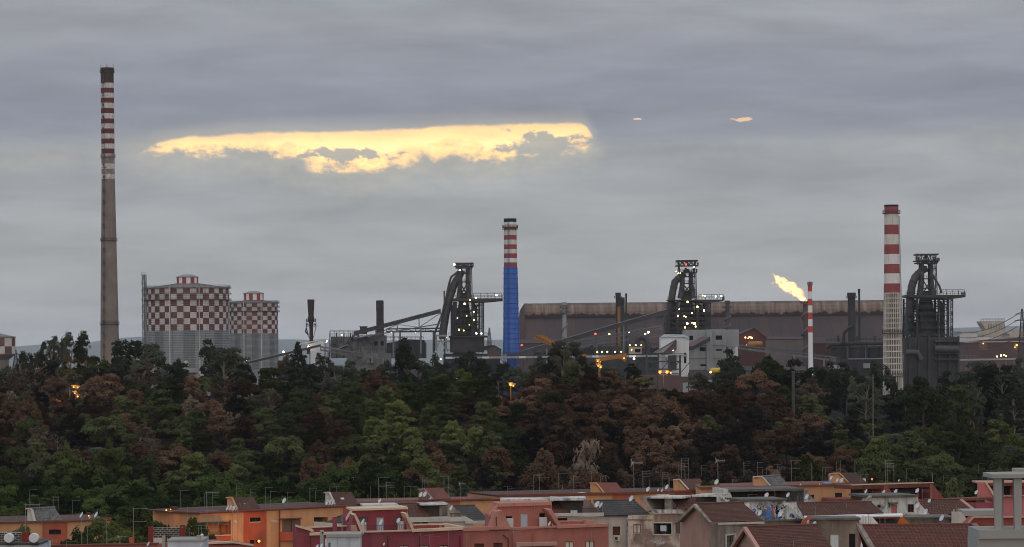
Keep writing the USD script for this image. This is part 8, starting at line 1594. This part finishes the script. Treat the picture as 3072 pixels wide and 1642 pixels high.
dishes = [(246, 1546, 19, 396), (290, 1545, 19, 396), (270, 1554, 9, 396), (446, 1633, 15, 324), (684, 1525, 17, 412), (693, 1525, 17, 412), (702, 1526, 17, 412), (709, 1529, 6, 412), (854, 1503, 18, 426), (983, 1508, 17, 424), (991.5, 1508, 17, 424), (1001, 1508, 16, 424), (605, 1634, 10, 316),
          (1090, 1567, 20, 335), (1145, 1568, 20, 335), (1197, 1562, 16, 334), (1140, 1503, 14, 372), (1264, 1485, 17, 445), (1276, 1484, 18, 445), (1293, 1495, 11, 445), (1355, 1525, 17, 368), (1153, 1633, 9, 332), (953, 1640, 12, 298), (966, 1638, 14, 297),
          (1793, 1514, 20, 350), (1804, 1517, 19, 350), (1895, 1497, 19, 348), (1945, 1469, 16, 458), (1975, 1471, 9, 458), (1987, 1472, 11, 458), (2002, 1462, 16, 458), (1650, 1572, 15, 338), (2151, 1447, 17, 446), (2301, 1487, 17, 360), (2365, 1486, 15, 360), (2422, 1491, 18, 360), (2242, 1520, 20, 325), (2281, 1540, 18, 328), (2343, 1542, 19, 328), (2444, 1574, 19, 318), (2402, 1454, 6, 444), (2459, 1453, 5, 444),
          (2526, 1442, 15, 446), (2513, 1441, 13, 446), (2495, 1434, 14, 446), (2599, 1475, 14, 408), (2652, 1478, 16, 408), (2688, 1476, 16, 400), (2753, 1473, 15, 405), (2789, 1503, 12, 370), (2754, 1517, 19, 348), (2778, 1537, 20, 344), (2827, 1555, 21, 326), (2930, 1478, 14, 388), (2592, 1632, 24, 316), (2402, 1640, 12, 300), (2697, 1442, 7, 430)]
place(dishes, lambda it: 'larger white satellite dish' if it[2] > 18.5 else 'white satellite dish' if it[2] > 12 else 'very small white satellite dish', 'satellite dish', 'satellite dishes on the roofs', 'satellite_dish', mk_dish)
def aerial_kind(kind):
    p = f'/World/aerial_kind_{kind}'; stage.CreateClassPrim(p); H = 3.0; mast, arr, el = MB(), MB(), MB(); mast.tube([[0, 0, -.3], [0, 0, H]], .023, 6)
    def yagi(z, x0, x1, n, w, vert=False):
        arr.bar([x0, 0, z], [x1, 0, z + .02], .024)
        for i in range(n): x = x0 + (x1 - x0) * (i + .3) / n; el.bar([x, -w, z], [x, w, z], .012) if not vert else el.bar([x, 0, z - w], [x, 0, z + w], .018)
    if kind == 0: yagi(2.95, -.1, 1.25, 7, .35)
    if kind == 1: yagi(2.95, -.1, 1.2, 6, .35); yagi(2.0, -.1, 1.05, 5, .3)
    if kind == 2:
        for z in (2.9, 2.5, 2.15): yagi(z, -.15, 1.15, 6, .3)
    if kind == 3: yagi(2.9, -.7, .75, 8, .4); yagi(2.4, -.1, 1.4, 8, .3)
    if kind == 4:                                                 # corner reflector with a director boom
        yagi(2.85, -.1, 1.0, 10, .12, True)
        for a in (-.6, -.2, .2, .6): el.bar([-.1, 0, 2.85], [-.32, .10, 2.85 + a * .62], .03); el.bar([-.1, 0, 2.85], [-.28, -.2, 2.85 + a * .5], .03)
    if kind == 5: arr.bar([-.02, 0, 2.95], [.03, 0, 2.95], .03)
    if kind == 6:
        for z in (2.9, 2.62, 2.3, 1.9): yagi(z, -.15, 1.0, 4, .3)
        mast.bar([.95, 0, 0], [.95, 0, 2.9], .03)
    for nm, m, mt in (('mast', mast, 'zinc'), ('boom', arr, 'zinc'), ('element', el, 'boiler' if kind == 4 else 'zinc')):
        if m.v: usdkit.mesh(stage, f'{p}/{nm}', (np.vstack(m.v), np.vstack(m.f)), M(mt))
    return p
AK = [aerial_kind(k) for k in range(7)]
AW = ['one-boom aerial', 'two-boom aerial', 'three-boom aerial', 'crossed aerial', 'star-headed aerial', 'bare mast', 'ladder aerial']
def mk_aerial(it, lab, name, cat, group):
    u, vbm, vt, k, Ya = it; p = P(u, vbm, Ya); s = (vbm - vt) * px(Ya) / 2.95; copy_of(AK[k], name, lab, cat, p, rd.choice([0, 8, -12, 4]) if k != 4 else 0, (max(.75, min(1.3, s)), 1.0, s), group)
A_ = [(90, 1527, 1470, 1, 404), (118, 1527, 1506, 1, 404), (77, 1650, 1515, 0, 330), (160, 1527, 1490, 6, 404), (218, 1556, 1503, 0, 408), (401, 1650, 1526, 1, 330), (246, 1650, 1555, 5, 335), (262, 1650, 1565, 5, 335), (320, 1640, 1560, 5, 335), (145, 1650, 1618, 2, 300), (200, 1645, 1624, 0, 300), (360, 1640, 1610, 4, 330), (460, 1640, 1600, 5, 335), (8, 1565, 1552, 1, 404), (50, 1565, 1548, 0, 404),
      (543, 1530, 1471, 0, 424), (614, 1534, 1482, 5, 420), (622, 1650, 1478, 1, 400), (638, 1532, 1480, 2, 424), (563, 1555, 1520, 5, 400), (568, 1645, 1585, 5, 330), (710, 1495, 1452, 1, 424), (752, 1495, 1468, 1, 425), (796, 1524, 1464, 0, 426), (811, 1528, 1475, 0, 420), (863, 1514, 1477, 0, 428), (930, 1512, 1466, 0, 431), (947, 1512, 1473, 0, 431), (990, 1482, 1460, 0, 432), (1010, 1480, 1459, 0, 433), (698, 1650, 1495, 5, 395), (714, 1650, 1520, 5, 395), (640, 1640, 1543, 5, 396), (657, 1640, 1543, 5, 396), (604, 1640, 1575, 3, 330), (522, 1585, 1550, 3, 395), (722, 1520, 1512, 4, 412), (595, 1640, 1580, 5, 330),
      (1137, 1512, 1434, 1, 440), (1159, 1512, 1447, 2, 441), (1213, 1503, 1460, 0, 446), (1232, 1500, 1460, 0, 447), (1268, 1470, 1432, 2, 449), (1275, 1470, 1440, 2, 450), (1332, 1466, 1430, 3, 450), (1347, 1500, 1431, 5, 450), (1382, 1500, 1450, 4, 448), (1111, 1508, 1460, 5, 446), (1104, 1500, 1483, 5, 446), (1183, 1505, 1485, 5, 446), (1060, 1440, 1432, 4, 440), (1161, 1590, 1515, 5, 360), (1027, 1660, 1545, 5, 320), (1050, 1660, 1606, 2, 299), (1012, 1660, 1600, 5, 300), (1263, 1640, 1600, 5, 330), (1290, 1640, 1605, 3, 330), (1345, 1640, 1590, 5, 330), (1400, 1640, 1600, 0, 335), (970, 1645, 1615, 1, 330),
      (1454, 1498, 1488, 5, 440), (1478, 1500, 1478, 5, 440), (1523, 1500, 1460, 3, 440), (1600, 1488, 1428, 0, 455), (1618, 1488, 1422, 3, 455), (1677, 1484, 1422, 0, 457), (1721, 1484, 1430, 1, 457), (1775, 1453, 1418, 0, 461), (1801, 1452, 1430, 0, 462), (1902, 1474, 1386, 4, 462), (1929, 1474, 1413, 2, 462), (1950, 1474, 1440, 5, 460), (1988, 1470, 1418, 6, 463), (2008, 1470, 1433, 2, 463), (1542, 1640, 1588, 2, 338), (1775, 1640, 1595, 0, 338), (1640, 1510, 1490, 5, 360), (1605, 1588, 1510, 5, 345),
      (2037, 1442, 1397, 2, 465), (2045, 1442, 1376, 6, 465), (2055, 1442, 1394, 5, 465), (2104, 1425, 1396, 1, 467), (2154, 1448, 1380, 4, 450), (2197, 1462, 1438, 2, 452), (2232, 1425, 1386, 2, 452), (2273, 1435, 1388, 1, 453), (2288, 1432, 1408, 0, 453), (2300, 1432, 1411, 0, 454), (2323, 1430, 1410, 5, 454), (2332, 1430, 1394, 3, 454), (2340, 1430, 1402, 2, 454), (2374, 1458, 1383, 1, 455), (2436, 1455, 1392, 5, 455), (2468, 1453, 1402, 0, 455), (2478, 1453, 1402, 0, 455), (2509, 1424, 1385, 5, 456), (2522, 1424, 1380, 5, 456), (2565, 1424, 1380, 5, 456), (2325, 1508, 1466, 5, 345), (2394, 1545, 1485, 5, 340), (2446, 1555, 1518, 5, 325), (2246, 1520, 1485, 0, 340), (2583, 1470, 1424, 0, 430), (2657, 1452, 1382, 2, 435), (2662, 1452, 1390, 6, 436), (2720, 1455, 1407, 0, 436), (2751, 1455, 1436, 0, 425), (2798, 1500, 1420, 5, 420), (2830, 1442, 1428, 1, 430), (2936, 1420, 1392, 0, 440), (2962, 1440, 1413, 0, 440), (2540, 1555, 1510, 5, 330), (2590, 1650, 1548, 5, 320), (2598, 1650, 1552, 5, 320), (2606, 1650, 1545, 0, 320), (2612, 1640, 1556, 5, 320), (2640, 1580, 1548, 5, 325), (2655, 1580, 1550, 5, 325), (2767, 1500, 1468, 2, 408), (2794, 1560, 1455, 5, 400), (2870, 1545, 1515, 5, 350), (2505, 1640, 1612, 2, 318), (2380, 1650, 1622, 0, 255)]
place(A_, lambda it: 'thin grey ' + AW[it[3]], 'aerial', 'television aerials on the roofs', 'roof_aerial', mk_aerial)
